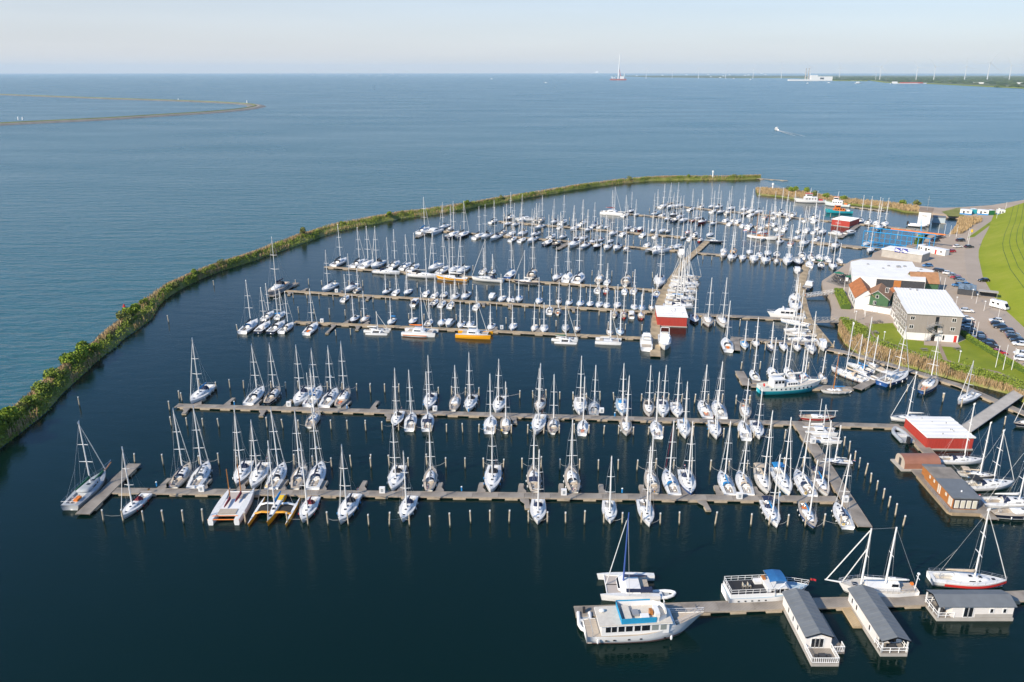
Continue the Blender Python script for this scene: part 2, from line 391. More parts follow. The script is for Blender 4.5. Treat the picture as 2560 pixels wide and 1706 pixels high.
('P8','near',85.98,463.97,1.12,11.39,14.47,'d-b'),('P8','near',88.94,445.79,-2.06,8.2,10.41,'w-w'),('P8','near',93.58,444.15,1.09,12.47,15.84,'dkw'),('P8','near',96.85,440.24,-2.06,11.58,14.7,'w-w'),
('P8','near',102.34,440.24,1.03,7.2,8,'d-r'),('P8','near',106.37,435.14,-2.12,12.61,16.02,'rkw'),('P8','near',111.75,431.38,-2.12,9.09,11.54,'w-w'),('P8','near',120.94,430.76,1.11,7.84,9.96,'w-w'),
('P8','near',126.48,425.25,1.09,7.67,9.75,'wbw'),('P8','near',128.91,421.66,1.12,12.46,15.82,'w-w'),('P8b','far',142.84,429.94,0.97,9.06,11.51,'w-w'),('P8b','far',145.1,429.16,1.03,8.05,10.22,'wkw'),
('P8b','far',150.51,426.06,1.01,7.2,8.61,'wkw'),('P8b','far',165.1,418.51,1.04,7.78,9.88,'w-w'),('P8b','near',126.51,425.29,-2.14,7.2,8.74,'w-w'),('P8b','near',129.18,422.25,1.06,8.93,11.34,'w-w'),
('P8b','near',133.75,422.25,0.97,7.28,9.25,'w-t'),('P8b','near',135.65,420.37,1.02,7.53,9.56,'wbw'),('P8b','near',142.86,416.66,1.04,8.56,10.88,'w-w'),('P8b','near',145.84,414.09,1.05,9.44,11.99,'wkw'),
('P8b','near',152.19,410.48,1.04,7.23,9.18,'w-w'),('P8b','near',156.69,411.2,1.04,10.35,13.14,'w-w'),('P8b','near',158.77,406.93,1.04,7.2,9.11,'wbw'),('P8b','near',162.8,405.87,-2.09,11.03,14.01,'w-w'),
('P9','far',94.73,490.24,1.0,11.19,14.22,'wkw'),('P9','far',99.08,487.88,-2.11,12.18,15.47,'w-w'),('P9','far',104.01,490.24,-2.09,12.18,15.47,'w-w'),('P9','far',124.55,487.88,-2.09,10.71,13.6,'w-w'),
('P9','far',128.18,486.31,-2.13,11.36,14.43,'wkw'),('P9','far',134.71,480.54,-2.1,11.25,14.29,'w-w'),('P9','far',141.18,475.64,-2.09,12.26,15.57,'w-w'),('P9','far',147.49,467.13,-2.12,12.52,15.9,'w-w'),
('P9','far',156.02,463.5,-2.11,10.84,13.76,'w-w'),('P9','far',160.3,464.85,1.0,12.17,15.46,'wkw'),('P9','far',161.83,459.03,-2.12,11.34,14.4,'wkw'),('P9','far',165.11,458.15,1.03,11.44,14.52,'w-w'),
('P9','far',174.71,449.5,0.97,12.41,15.76,'w-w'),('P9','near',146.6,450.35,1.03,8.25,10.48,'w-r'),('P9','near',152.11,451.2,1.06,7.57,9.61,'w-w'),('P9','near',158.65,446.12,1.05,7.61,9.67,'w-w'),
('P9','near',166.15,441.15,1.04,7.2,8.27,'w-w'),('P7r','near',132.5,381.07,-2.11,9.22,11.71,'w-w'),('P7r','near',137.08,377.98,1.07,7.67,9.74,'w-ro'),('P7r','near',143.08,377.36,-2.09,13.2,16.77,'w-w'),
('P7r','near',155.71,370.44,-2.1,14.12,17.93,'w-e'),('P6r','far',99.55,360.36,1.29,10.25,13.01,'dkw'),('P6r','far',103.73,358.96,1.21,10.93,13.88,'w-o'),('P6r','far',110.89,357.57,-1.86,8.76,11.13,'w-w'),
('P6r','far',114.18,353.46,1.21,8.45,10.73,'wrw'),('P6r','far',118.48,354.82,-1.88,10.12,12.85,'w-w'),('P6r','far',122.23,353.46,1.25,9.85,12.52,'dnw'),('P6r','far',132.91,350.77,1.23,11.65,14.8,'wkw'),
('P6r','far',135.62,346.8,1.27,10.4,13.2,'wrw'),('P6r','far',139.23,346.28,1.25,10.93,13.89,'e-w'),('P6r','far',142.06,344.2,1.27,9.88,12.54,'w-w'),('P6r','far',146.66,342.15,1.3,7.2,8,'w-w'),
('P6r','near',97.0,351.57,-1.91,11.07,14.06,'w-t'),('P6r','near',99.7,346.8,-1.94,12.69,16.11,'w-w'),('P6r','near',104.2,345.5,-1.91,10.14,12.87,'w-w'),('P6r','near',108.53,342.92,-1.87,12.8,16.26,'w-w'),
('P6r','near',113.2,341.13,-1.92,13.06,16.59,'w-w'),('P6r','near',122.39,339.11,-1.92,13.36,16.96,'w-w'),('P6r','near',126.4,337.12,-1.85,14.5,19,'d-g'),('Pt','row',196.81,438.7,1.03,11.65,14.8,'bkw'),
('Pt','row',199.67,434.68,1.01,11.56,14.68,'wkw'),('Pt','row',202.92,431.9,1.05,11.61,14.75,'wkw'),('Pt','row',206.21,429.16,1.0,11.66,14.81,'wkw'),('Pt','row',198.26,418.51,-2.11,12.94,16.43,'w-w'),
('PM','near',62.06,253.4,-1.74,8.99,11.41,'dnw'),('PM','near',66.03,251.0,-1.72,12.47,15.84,'wgt'),('PM','near',70.71,250.24,-1.68,12.63,16.04,'wgt'),('PN','near',66.19,227.06,1.41,11.25,14.29,'w-wo'),
('PN','near',71.69,227.06,-1.73,7.2,8.35,'wbb'),('PN','near',75.7,228.66,-1.78,7.2,8.94,'w-e'),('PN','near',79.32,225.47,-1.76,7.2,8.58,'b-to'),('PN','near',83.28,225.63,-1.79,7.2,8,'w-w'),
('PN','near',87.18,224.85,-1.8,7.2,8,'w-e'),('PN','near',91.05,223.91,-1.77,9.78,12.42,'w-g'),('PT','far',67.18,201.57,1.46,7.24,9.2,'wkwh'),('PT','far',72.86,202.97,1.46,8.49,10.79,'wwwo'),
('PT','far',77.53,203.76,1.44,7.58,9.62,'wgw'),('PT','far',80.81,199.88,1.47,7.2,8.91,'w-wr'),('PT','far',85.42,199.66,1.4,7.2,8.11,'gkt'),('K','stack',59.67,269.13,-0.2,10.72,15,'w-w'),
('K','stack',60.3,272.21,2.91,9.72,14,'wnw'),('K','stack',61.03,275.35,-0.23,10.1,16,'wgt'),('K','stack',62.51,278.56,-0.23,10.67,15,'w-w'),('K','stack',62.87,281.83,2.89,10.27,17,'wkw'),
('K','stack',63.98,285.18,-0.27,10.04,14,'wgt'),('K','stack',65.21,288.61,-0.25,11.26,16,'w-w'),('K','stack',65.95,292.1,2.86,10.22,15,'wnt'),('K','stack',66.8,295.68,-0.29,10.63,16,'w-w'),
('K','stack',68.44,299.34,-0.28,11.24,14,'wgw'),('K','stack',68.89,303.08,2.84,10.84,17,'w-w'),('K','stack',70.15,306.9,-0.32,10.61,15,'w-t'),('K','stack',71.54,310.82,-0.3,11.91,21,'w-tf'),
('P6','far',-32.97,415.33,1.22,9.58,12.22,'w-t'),('P6','far',-4.67,404.44,1.2,10.9,13.73,'w-t'),('P6','far',-0.11,402.24,1.17,10.27,12.73,'w-w'),('P6','far',20.28,394.13,1.18,10.73,14.21,'w-w'),
('P6','near',0.5,387.76,1.21,9.66,12.63,'w-w'),('P6','near',5.16,386.32,1.17,8.79,12.01,'w-w'),('P6','near',17.82,379.8,1.18,11.26,14.04,'dkw'),('P6b','far',65.65,373.67,1.2,9.14,12.52,'wnw'),
('P6b','far',79.32,369.17,-1.96,11.15,15.08,'wkw'),('P6b','near',35.19,371.69,-1.96,11.18,13.61,'w-w'),('P6b','near',54.25,364.82,-1.92,9.47,11.75,'w-t'),('P6b','near',67.33,359.26,-1.99,9.87,12.86,'w-w'),
('P7','near',-2.77,429.97,-1.98,8.77,11.53,'wgw'),('P7','near',1.54,427.36,-2.03,9.8,12.5,'wgw'),('P7','near',14.89,420.36,-2.01,10.98,13.67,'wgw'),('P7','near',52.38,402.32,-2.01,11.39,15.79,'wgw'),
('P7','near',57.64,401.52,1.17,8.33,10.74,'w-w'),('P8','far',60.77,475.58,1.01,8.86,12.32,'wbw'),('P8','far',84.28,461.81,-2.15,9.47,12.87,'w-w'),('P8','far',88.58,458.76,1.05,8.68,10.93,'wnw'),
('P8','far',98.05,453.94,-2.09,10.17,12.47,'wkw'),('P8','far',106.8,447.81,-2.16,8.69,11.57,'wgw'),('P8','near',66.7,458.24,1.0,8.76,11.87,'wgw'),('P9','far',118.47,488.73,1.0,9.1,11.22,'wnw'),
('P9','far',144.81,472.09,0.95,11.11,13.64,'w-w'),('P9','near',110.18,479.55,0.95,9.41,12.6,'w-w'),('P9','near',121.63,471.56,1.01,9.77,12.66,'w-w'),('P9','near',125.23,468.58,-2.2,10.67,13.24,'wgw'),
('P9','near',129.0,465.86,0.98,10.94,13.49,'w-t'),('P9','near',137.44,461.71,-2.17,8.34,10.55,'dkw'),('P9','near',141.02,458.7,0.94,9.31,12.01,'w-w'),('P9','near',170.93,438.79,0.98,8.68,10.32,'w-w'),
('P7r','far',130.01,403.29,-2.18,11.19,14.21,'w-w'),('P7r','far',137.39,397.58,-2.17,9.51,11.73,'w-w'),('P7r','far',144.91,392.09,0.98,8.35,11.75,'w-w'),('P7r','far',153.27,387.92,0.99,10.31,14.4,'w-w'),
('P7r','far',172.81,375.35,-2.14,10.15,13.21,'wnw'),('P7r','near',126.96,389.76,-2.13,8.9,11.59,'w-t'),('P7r','near',169.15,362.12,-2.1,10.09,12.44,'w-w'),('P6r','far',126.4,348.97,-1.88,9.73,12.5,'w-w'),
('P6r','near',117.42,339.11,-1.91,9.0,12.2,'w-t'),('P6r','near',130.14,333.47,1.21,10.7,14.28,'w-w'),('P6r','near',134.89,332.56,1.22,9.1,12.28,'dkw'),('P6r','near',139.07,330.1,-1.91,10.79,13.53,'wnw'),
]
SINGLES = [
('X','x',-85.09,138.53,1.54,15.84,15.1,'gGgx'),('X','x',-90.39,291.24,-1.72,17.44,21.42,'g-to'),('X','x',93.33,201.69,2.12,11.24,15.37,'wewhF'),('X','x',98.98,207.6,2.16,8.2,10.23,'wbw'),
('X','x',98.05,201.81,2.02,5.9,17.18,'wnwn'),('X','x',103.55,208.24,1.85,8.41,9.68,'w-t'),('X','x',105.1,198.97,0.62,13.51,15.13,'bwwKB'),('X','x',111.71,193.83,0.83,13.05,14.77,'bgto'),
('X','x',117.18,185.08,-2.5,10.34,10.91,'w-wf'),('X','x',85.34,190.27,-3.11,8.2,10.93,'w-t'),('X','x',74.36,173.37,-0.05,8.75,0,'r-tm'),('X','x',96.62,172.81,3.12,9.71,12.52,'w-g'),
('X','x',70.39,151.13,2.96,6.14,8.74,'d-w'),('X','x',97.06,151.31,-0.04,9.7,13.76,'wkwhn'),('X','x',97.09,144.96,-0.21,7.39,12.41,'weeB'),('X','x',97.01,140.53,0.1,10.95,12.77,'wkwBn'),
('X','x',97.65,133.34,-0.03,12.45,13.59,'w-wn'),('X','x',96.9,129.65,0.03,11.34,16.52,'d-tF'),('X','x',123.93,170.1,-2.98,8.89,14.78,'d-t'),('X','x',75.26,108.88,-0.12,11.89,14.09,'wewS'),
('X','x',73.12,161.44,-2.66,3.45,0,'w-w'),('X','x',94.87,249.36,2.46,7.21,6.55,'w-w'),('X','x',92.77,241.54,3.06,8.39,16.29,'wnw'),('X','x',92.32,236.72,2.98,9.94,15.34,'wgt'),
('X','x',91.23,231.87,3.02,9.19,9.99,'w-w'),('X','x',126.53,337.64,1.2,20.2,9.11,'d-g'),('X','x',105.19,279.53,1.13,12.05,10.26,'w-w'),('X','x',101.4,267.83,-1.9,13.22,13.02,'w-wn'),
('X','x',59.09,302.13,-1.83,20.18,18.18,'wwwF'),('X','x',54.89,285.41,1.39,9.08,5.54,'b-w'),
]
# (row, x, y, height)
PILES = [
('A',-76.84,127.71,2.6),('A',-73.03,127.55,2.6),('A',-69.21,127.55,2.6),('A',-65.4,127.4,2.6),
('A',-61.61,127.25,2.6),('A',-57.96,127.25,2.6),('A',-49.9,127.04,2.6),('A',-41.87,126.76,2.6),
('A',-38.03,126.35,2.6),('A',-34.33,126.49,2.6),('A',-30.49,126.35,2.6),('A',-26.66,126.21,2.6),
('A',-22.85,126.18,2.6),('A',-19.08,126.18,2.6),('A',-15.19,125.98,2.6),('A',-11.48,125.77,2.6),
('A',-7.73,127.23,2.6),('A',-4.12,127.35,2.6),('A',-0.54,127.23,2.6),('A',3.09,127.23,2.6),
('A',6.63,127.1,2.6),('A',10.06,127.02,2.6),('A',10.07,127.02,2.6),('A',13.56,126.81,2.6),
('A',17.18,126.93,2.6),('A',20.6,126.81,2.6),('A',24.17,126.81,2.6),('A',27.69,126.6,2.6),
('A',31.26,126.6,2.6),('A',37.84,126.31,2.6),('A',44.5,126.18,2.6),('A',47.85,126.18,2.6),
('A',51.23,125.95,2.6),('A',54.52,125.95,2.6),('A',57.89,125.86,2.6),('A',61.02,125.79,2.6),
('B',-74.94,149.86,2.6),('B',-71.16,150.06,2.6),('B',-67.22,150.06,2.6),('B',-63.14,150.26,2.6),
('B',-59.01,149.86,2.6),('B',-59.04,150.18,2.6),('B',-54.91,150.18,2.6),('B',-46.68,149.45,2.6),
('B',-42.68,149.45,2.6),('B',-38.54,148.9,2.6),('B',-34.31,148.9,2.6),('B',-30.09,148.72,2.6),
('B',-30.1,149.04,2.6),('B',-26.2,149.04,2.6),('B',-22.16,149.04,2.6),('B',-18.26,149.59,2.6),
('B',-14.09,148.77,2.6),('B',-9.99,148.5,2.6),('B',-6.05,148.5,2.6),('B',-1.86,148.23,2.6),
('B',2.16,148.23,2.6),('B',6.18,148.23,2.6),('B',10.18,147.96,2.6),('B',14.38,147.96,2.6),
('B',18.34,147.69,2.6),('B',22.55,147.69,2.6),('B',26.49,147.42,2.6),('B',30.53,147.96,2.6),
('B',34.34,147.96,2.6),('B',38.24,147.96,2.6),('B',41.96,147.15,2.6),('B',45.87,147.15,2.6),
('B',49.71,147.15,2.6),('B',54.16,148.72,2.6),('B',57.91,148.52,2.6),('B',62.0,148.72,2.6),
('C',-81.3,169.54,2.4),('C',-77.58,169.54,2.4),('C',-73.69,169.3,2.4),('C',-69.83,169.05,2.4),
('C',-58.2,168.57,2.4),('C',-54.33,168.32,2.4),('C',-50.55,168.08,2.4),('C',-46.72,167.84,2.4),
('C',-42.75,167.6,2.4),('C',-38.84,167.36,2.4),('C',-34.41,166.88,2.4),('C',-34.49,167.14,2.4),
('C',-30.59,167.01,2.4),('C',-26.7,166.81,2.4),('C',-22.92,166.81,2.4),('C',-19.09,166.34,2.4),
('C',-15.32,165.95,2.4),('C',-11.52,165.82,2.4),('C',-7.75,165.69,2.4),('C',-3.91,165.49,2.4),
('C',-0.15,165.3,2.4),('C',3.65,165.16,2.4),('C',7.39,165.03,2.4),('C',11.07,165.3,2.4),
('C',14.56,165.16,2.4),('C',17.96,165.16,2.4),('C',21.39,164.84,2.4),('C',24.82,164.84,2.4),
('C',28.25,164.52,2.4),('C',31.7,164.52,2.4),('C',35.06,164.19,2.4),('C',38.59,163.87,2.4),
('C',41.92,163.68,2.4),('C',45.42,163.36,2.4),('C',48.87,163.1,2.4),('C',52.24,162.91,2.4),
('C',55.69,162.72,2.4),('C',59.17,162.38,2.4),('C',62.63,162.14,2.4),('D',-83.51,192.94,2.4),
('D',-78.85,192.32,2.4),('D',-75.33,192.94,2.4),('D',-71.57,192.63,2.4),('D',-68.2,192.94,2.4),
('D',-64.21,192.63,2.4),('D',-60.28,192.32,2.4),('D',-56.74,192.02,2.4),('D',-48.84,191.41,2.4),
('D',-45.0,191.23,2.4),('D',-41.15,191.1,2.4),('D',-37.25,189.9,2.4),('D',-37.31,190.19,2.4),
('D',-33.53,190.03,2.4),('D',-29.79,189.78,2.4),('D',-19.19,188.54,2.4),('D',-15.73,188.13,2.4),
('D',-12.19,187.73,2.4),('D',-8.57,186.92,2.4),('D',-1.47,186.92,2.4),('D',2.02,186.11,2.4),
('D',5.44,186.11,2.4),('D',8.89,185.95,2.4),('D',12.34,185.32,2.4),('D',15.76,185.32,2.4),
('D',15.74,184.92,2.4),('D',19.19,184.76,2.4),('D',22.66,184.52,2.4),('D',26.22,184.52,2.4),
('D',29.69,184.37,2.4),('D',33.15,184.13,2.4),('D',36.53,183.89,2.4),('D',39.96,183.74,2.4),
('D',43.26,183.35,2.4),('D',46.56,182.96,2.4),('D',50.03,182.96,2.4),('D',53.49,182.8,2.4),
('D',56.94,182.18,2.4),('D',60.39,182.18,2.4),('W',-85.61,178.82,2.4),('W',-85.99,185.79,2.4),
('W',-84.73,184.36,2.4),('W',-81.65,151.06,2.4),('W',-109.58,181.54,2.4),('W',-116.0,251.26,2.4),
('W',-117.91,298.81,2.4),('E',-89.48,241.55,2.3),('E',-80.87,240.91,2.3),('E',-72.98,239.88,2.3),
('E',-56.36,236.86,2.3),('E',-51.75,237.23,2.3),('F',-74.61,261.24,2.3),('F',-68.92,259.97,2.3),
('F',-63.35,259.04,2.3),('F',-57.75,258.35,2.3),('F',-52.06,257.48,2.3),('F',-46.63,256.59,2.3),
('F',-35.26,254.44,2.3),('F',-29.95,253.52,2.3),('F',-24.28,252.79,2.3),('F',-18.8,251.87,2.3),
('F',-7.38,249.92,2.3),('F',-1.93,249.22,2.3),('F',9.26,247.12,2.3),('F',14.62,246.22,2.3),
('F',20.53,245.43,2.3),('F',31.52,243.44,2.3),('F',37.11,242.74,2.3),('F',42.34,241.63,2.3),
('G',-86.85,281.72,2.3),('G',-81.69,280.8,2.3),('G',-76.35,280.09,2.3),('G',-71.57,278.72,2.3),
('G',-66.09,277.81,2.3),('G',-61.34,276.7,2.3),('G',-56.2,275.57,2.3),('G',-50.94,274.87,2.3),
('G',-46.08,273.85,2.3),('G',-35.74,271.76,2.3),('G',-30.87,270.71,2.3),('G',-25.82,269.38,2.3),
('G',-20.87,268.69,2.3),('G',-5.44,265.32,2.3),('G',-0.28,264.56,2.3),('G',4.5,263.44,2.3),
('G',9.77,262.31,2.3),('G',14.71,261.32,2.3),('G',19.84,260.3,2.3),('G',30.17,258.18,2.3),
('G',35.24,256.92,2.3),('G',40.06,256.34,2.3),('G',45.28,255.2,2.3),('H',-86.01,300.62,2.3),
('H',-80.65,300.08,2.3),('H',-75.27,299.37,2.3),('H',-69.77,298.89,2.3),('H',-64.33,298.06,2.3),
('H',-58.76,297.69,2.3),('H',-47.83,296.18,2.3),('H',-37.03,295.33,2.3),('H',-26.18,293.75,2.3),
('H',-20.49,293.4,2.3),('H',-15.27,292.48,2.3),('H',-9.67,291.85,2.3),('H',-4.31,291.53,2.3),
('H',1.19,291.01,2.3),('H',6.42,290.23,2.3),('H',11.75,289.73,2.3),('H',17.2,288.88,2.3),
('H',22.78,288.66,2.3),('H',28.4,287.75,2.3),('H',33.47,287.12,2.3),('H',39.02,286.45,2.3),
('H',44.74,286.05,2.3),('H',50.05,285.39,2.3),('I',-16.58,323.1,2.3),('I',-8.45,321.6,2.3),
('I',-0.16,320.18,2.3),('I',8.27,318.83,2.3),('I',16.62,317.6,2.3),('I',24.84,316.25,2.3),
('I',33.2,314.78,2.3),('I',41.25,313.4,2.3),('I',49.69,312.01,2.3),('I',57.62,310.7,2.3),
('J',-4.13,421.09,2.3),('J',-0.22,418.28,2.3),('J',3.86,415.95,2.3),('J',7.67,412.65,2.3),
('J',11.69,409.89,2.3),('J',15.75,407.32,2.3),('J',19.54,404.43,2.3),('J',27.55,398.7,2.3),
('J',32.01,396.3,2.3),('J',35.69,393.12,2.3),('J',39.89,390.58,2.3),('J',43.74,387.63,2.3),
('J',47.86,384.77,2.3),('J',52.05,382.07,2.3),('J',55.98,379.18,2.3),('K',-33.0,416.66,2.3),
('K',-27.71,415.54,2.3),('K',-13.43,412.3,2.3),('K',-3.22,410.15,2.3),('K',1.39,409.14,2.3),
('K',6.5,408.22,2.3),('K',11.35,407.14,2.3),('K',16.24,406.3,2.3),('K',21.13,405.28,2.3),
('K',26.31,404.1,2.3),('K',31.22,403.03,2.3),('K',36.09,401.96,2.3),('K',40.77,401.16,2.3),
('L',-4.52,454.36,2.3),('L',4.44,451.06,2.3),('L',13.83,447.4,2.3),('L',22.94,444.35,2.3),
('L',32.6,441.0,2.3),('L',41.74,437.66,2.3),('L',50.62,434.39,2.3),('M',56.06,379.47,2.3),
('M',59.43,376.73,2.3),('M',62.47,374.2,2.3),('M',66.15,371.67,2.3),('M',69.46,369.01,2.3),
('M',72.9,366.82,2.3),('M',75.88,364.27,2.3),('N',85.98,343.95,2.3),('N',89.58,342.52,2.3),
('N',93.53,340.87,2.3),('N',97.79,339.38,2.3),('N',101.28,338.01,2.3),('N',105.41,336.64,2.3),
('N',109.44,335.25,2.3),('N',112.92,333.82,2.3),('N',117.04,332.23,2.3),('O',105.62,458.63,2.3),
('O',110.08,456.49,2.3),('O',114.75,453.99,2.3),('O',118.76,451.59,2.3),('O',123.36,449.47,2.3),
('O',127.97,446.77,2.3),('O',132.07,444.51,2.3),('O',136.74,442.18,2.3),('Q',83.37,472.8,2.3),
('Q',92.63,471.25,2.3),('Q',102.12,469.45,2.3),('Q',129.84,463.62,2.3),('Q',138.89,462.14,2.3),
('Q',148.25,460.11,2.3),('Q',157.26,458.09,2.3),('Q',166.72,456.62,2.3),('Q',175.98,454.71,2.3),
('Q',185.23,452.58,2.3),('R1',74.89,158.65,2.6),('R1',74.76,155.42,2.6),('R1',74.56,151.99,2.6),
('R1',74.03,148.57,2.6),('R1',73.98,145.3,2.6),('R1',73.75,142.15,2.6),('R1',73.63,139.1,2.6),
('R1',73.42,135.74,2.6),('R1',73.05,132.63,2.6),('R1',72.87,129.4,2.6),('R1',72.7,125.95,2.6),
('S',63.01,246.95,2.4),('S',67.28,246.5,2.4),('S',75.49,246.04,2.4),('S',58.63,247.87,2.4),
('S',72.57,223.46,2.4),('S',76.73,222.7,2.4),('S',87.78,219.68,2.4),('S',91.85,219.68,2.4),
('S',56.94,182.34,2.4),('S',60.49,182.66,2.4),('S',65.02,206.77,2.4),('S',70.38,206.77,2.4),
('S',88.87,206.77,2.4),('S',98.31,224.93,2.4),('S',104.25,190.36,2.4),('S',107.8,188.3,2.4),
('S',110.17,183.63,2.4),('S',101.17,193.17,2.4),('S',84.0,206.77,2.4),('S',110.12,183.58,2.6),
('S',113.01,180.12,2.6),('S',117.8,169.87,2.6),('S',94.15,341.28,2.0),('S',243.28,492.01,2.0),
]
# (row, x0, y0, x1, y1, width)
PONTOONS = [
('P1',-79.91,138.41,64.23,135.15,2.1),('P2',-84.69,180.81,92.16,168.58,2.1),('P3',-73.17,250.54,40.78,233.8,1.9),('P4',-88.09,290.25,49.69,262.15,1.9),
('P5',-80.97,329.47,57.4,290.83,1.9),('P6',-38.22,410.57,39.39,378.78,2.2),('P6b',34.54,379.73,79.19,361.47,2.2),('P7',-7.46,438.83,94.22,390.52,2.2),
('P8',54.52,472.42,116.6,435.1,2.0),('P8b',116.6,435.1,140.51,418.45,2.0),('P9',107.61,488.78,181.29,438.83,2.0),('P7r',123.96,398.74,175.42,365.88,2.0),
('P6r',86.14,357.16,148.56,333.93,2.0),('PM',61.53,259.75,99.17,252.79,2.4),('PN',69.4,233.8,96.31,227.28,2.2),('PT',65.18,196.68,90.36,191.86,2.2),
]
WALKWAYS = {'hammer1': ([(-81.7,129.53),(-81.01,149.72)],2.7),
    'hammer4': ([(-90.6,282.0),(-85.93,302.25)],2.6),
    'hammer6': ([(-48.67,393.38),(-45.16,403.37),(-37.77,410.3)],2.4),
    'hammer9': ([(90.34,486.99),(104.22,505.94)],2.4),
    'finger6': ([(21.49,364.49),(27.99,379.73)],2.2),
    'R1': ([(68.66,171.29),(65.28,125.16)],2.6),
    'main': ([(42.5,216.84),(45.28,234.05),(48.72,251.95),(52.55,268.13),(58.72,289.96),(63.99,305.49),(70.53,322.63),(78.09,342.16),(89.46,366.22),(97.08,383.04)],3.0),
    'right': ([(131.48,339.96),(118.78,309.62),(109.08,283.91),(103.64,264.95),(100.52,252.91),(97.33,225.15)],3.0),
    'shore': ([(95.83,223.52),(101.71,218.98),(109.34,209.13),(120.28,194.11),(126.29,176.1),(129.8,166.29)],2.4),
    'fore': ([(9.76,101.2),(49.44,103.32),(65.93,104.0),(82.21,105.07),(89.11,105.48)],2.5),
    'PE': ([(91.72,191.82),(107.44,205.64)],2.4),
    'PTlink': ([(64.06,194.11),(90.5,191.82)],2.0),
    'PTfinger': ([(63.96,204.69),(63.1,194.11)],2.4),
    'PNfinger': ([(70.37,233.22),(67.75,222.06)],2.6),
    'boathouse2': ([(166.86,392.12),(191.34,427.68)],2.4),
    'Pt': ([(191.9,431.57),(215.4,413.48)],2.2),
    'Pq': ([(211.44,489.93),(226.31,473.52)],2.0),
    'redwalk': ([(93.45,168.3),(92.75,162.4),(91.95,153.75)],2.6),
    'hbwalk': ([(90.51,132.98),(90.3,127.71)],2.4),
    'cranebase': ([(149.07,379.41),(167.56,367.44)],1.8)}
FINGERS = [
('P1',-71.47,138.22,-70.95,143.55),('P1',-62.98,138.03,-62.46,143.36),('P1',-55.25,137.85,-54.73,143.22),('P1',-47.1,137.67,-46.58,143.04),
('P1',-38.8,137.48,-38.29,142.53),('P1',-30.73,137.3,-30.21,142.53),('P1',-22.81,137.12,-22.32,141.32),('P1',-15.11,136.94,-14.6,141.82),
('P1',-6.7,136.75,-6.19,141.82),('P1',1.46,136.57,1.97,141.32),('P1',9.6,136.39,10.11,141.32),('P1',17.67,136.2,18.18,141.07),
('P1',25.88,136.02,26.39,140.82),('P1',34.06,135.83,34.55,139.82),('P1',41.05,135.67,41.56,140.57),('P1',48.69,135.5,49.19,139.82),
('P1',37.52,135.75,37.82,131.17),('P1',2.75,136.54,3.04,131.83),('P2',-80.29,180.5,-79.52,185.78),('P2',-72.67,179.98,-71.87,185.78),
('P2',-65.31,179.47,-64.55,184.63),('P2',-57.4,178.92,-56.6,184.63),('P2',-42.32,177.88,-41.5,184.05),('P2',-35.2,177.39,-34.36,183.76),
('P2',-81.17,180.57,-81.02,176.9),('P2',-61.64,179.21,-61.53,175.05),('P2',-30.19,177.04,-30.03,173.65),('P2',0.58,174.91,0.7,170.83),
('P3',-58.79,248.43,-59.82,238.67),('P3',-50.51,247.21,-50.81,242.37),('P3',-56.68,248.12,-55.93,250.41),('P3',-49.62,247.08,-48.72,250.41),
('P3',-6.28,240.72,-5.4,243.98),('P3',7.65,238.67,8.44,241.3),('P4',-81.13,288.83,-79.73,293.69),('P4',-66.71,285.89,-65.57,289.5),
('P4',-84.25,289.47,-84.49,286.28),('P4',-53.16,283.12,-53.77,278.11),('P4',-0.36,272.36,-0.94,267.51),('P4',22.16,267.76,21.74,263.73),
('P4',-10.0,274.32,-10.19,271.4),('P5',17.67,301.93,19.63,307.44),('P5',8.65,304.44,10.6,309.93),('P5',-21.34,312.82,-19.82,316.76),
('P6',-4.77,396.87,-1.67,403.37),('P7',28.24,421.87,31.54,427.88),
]
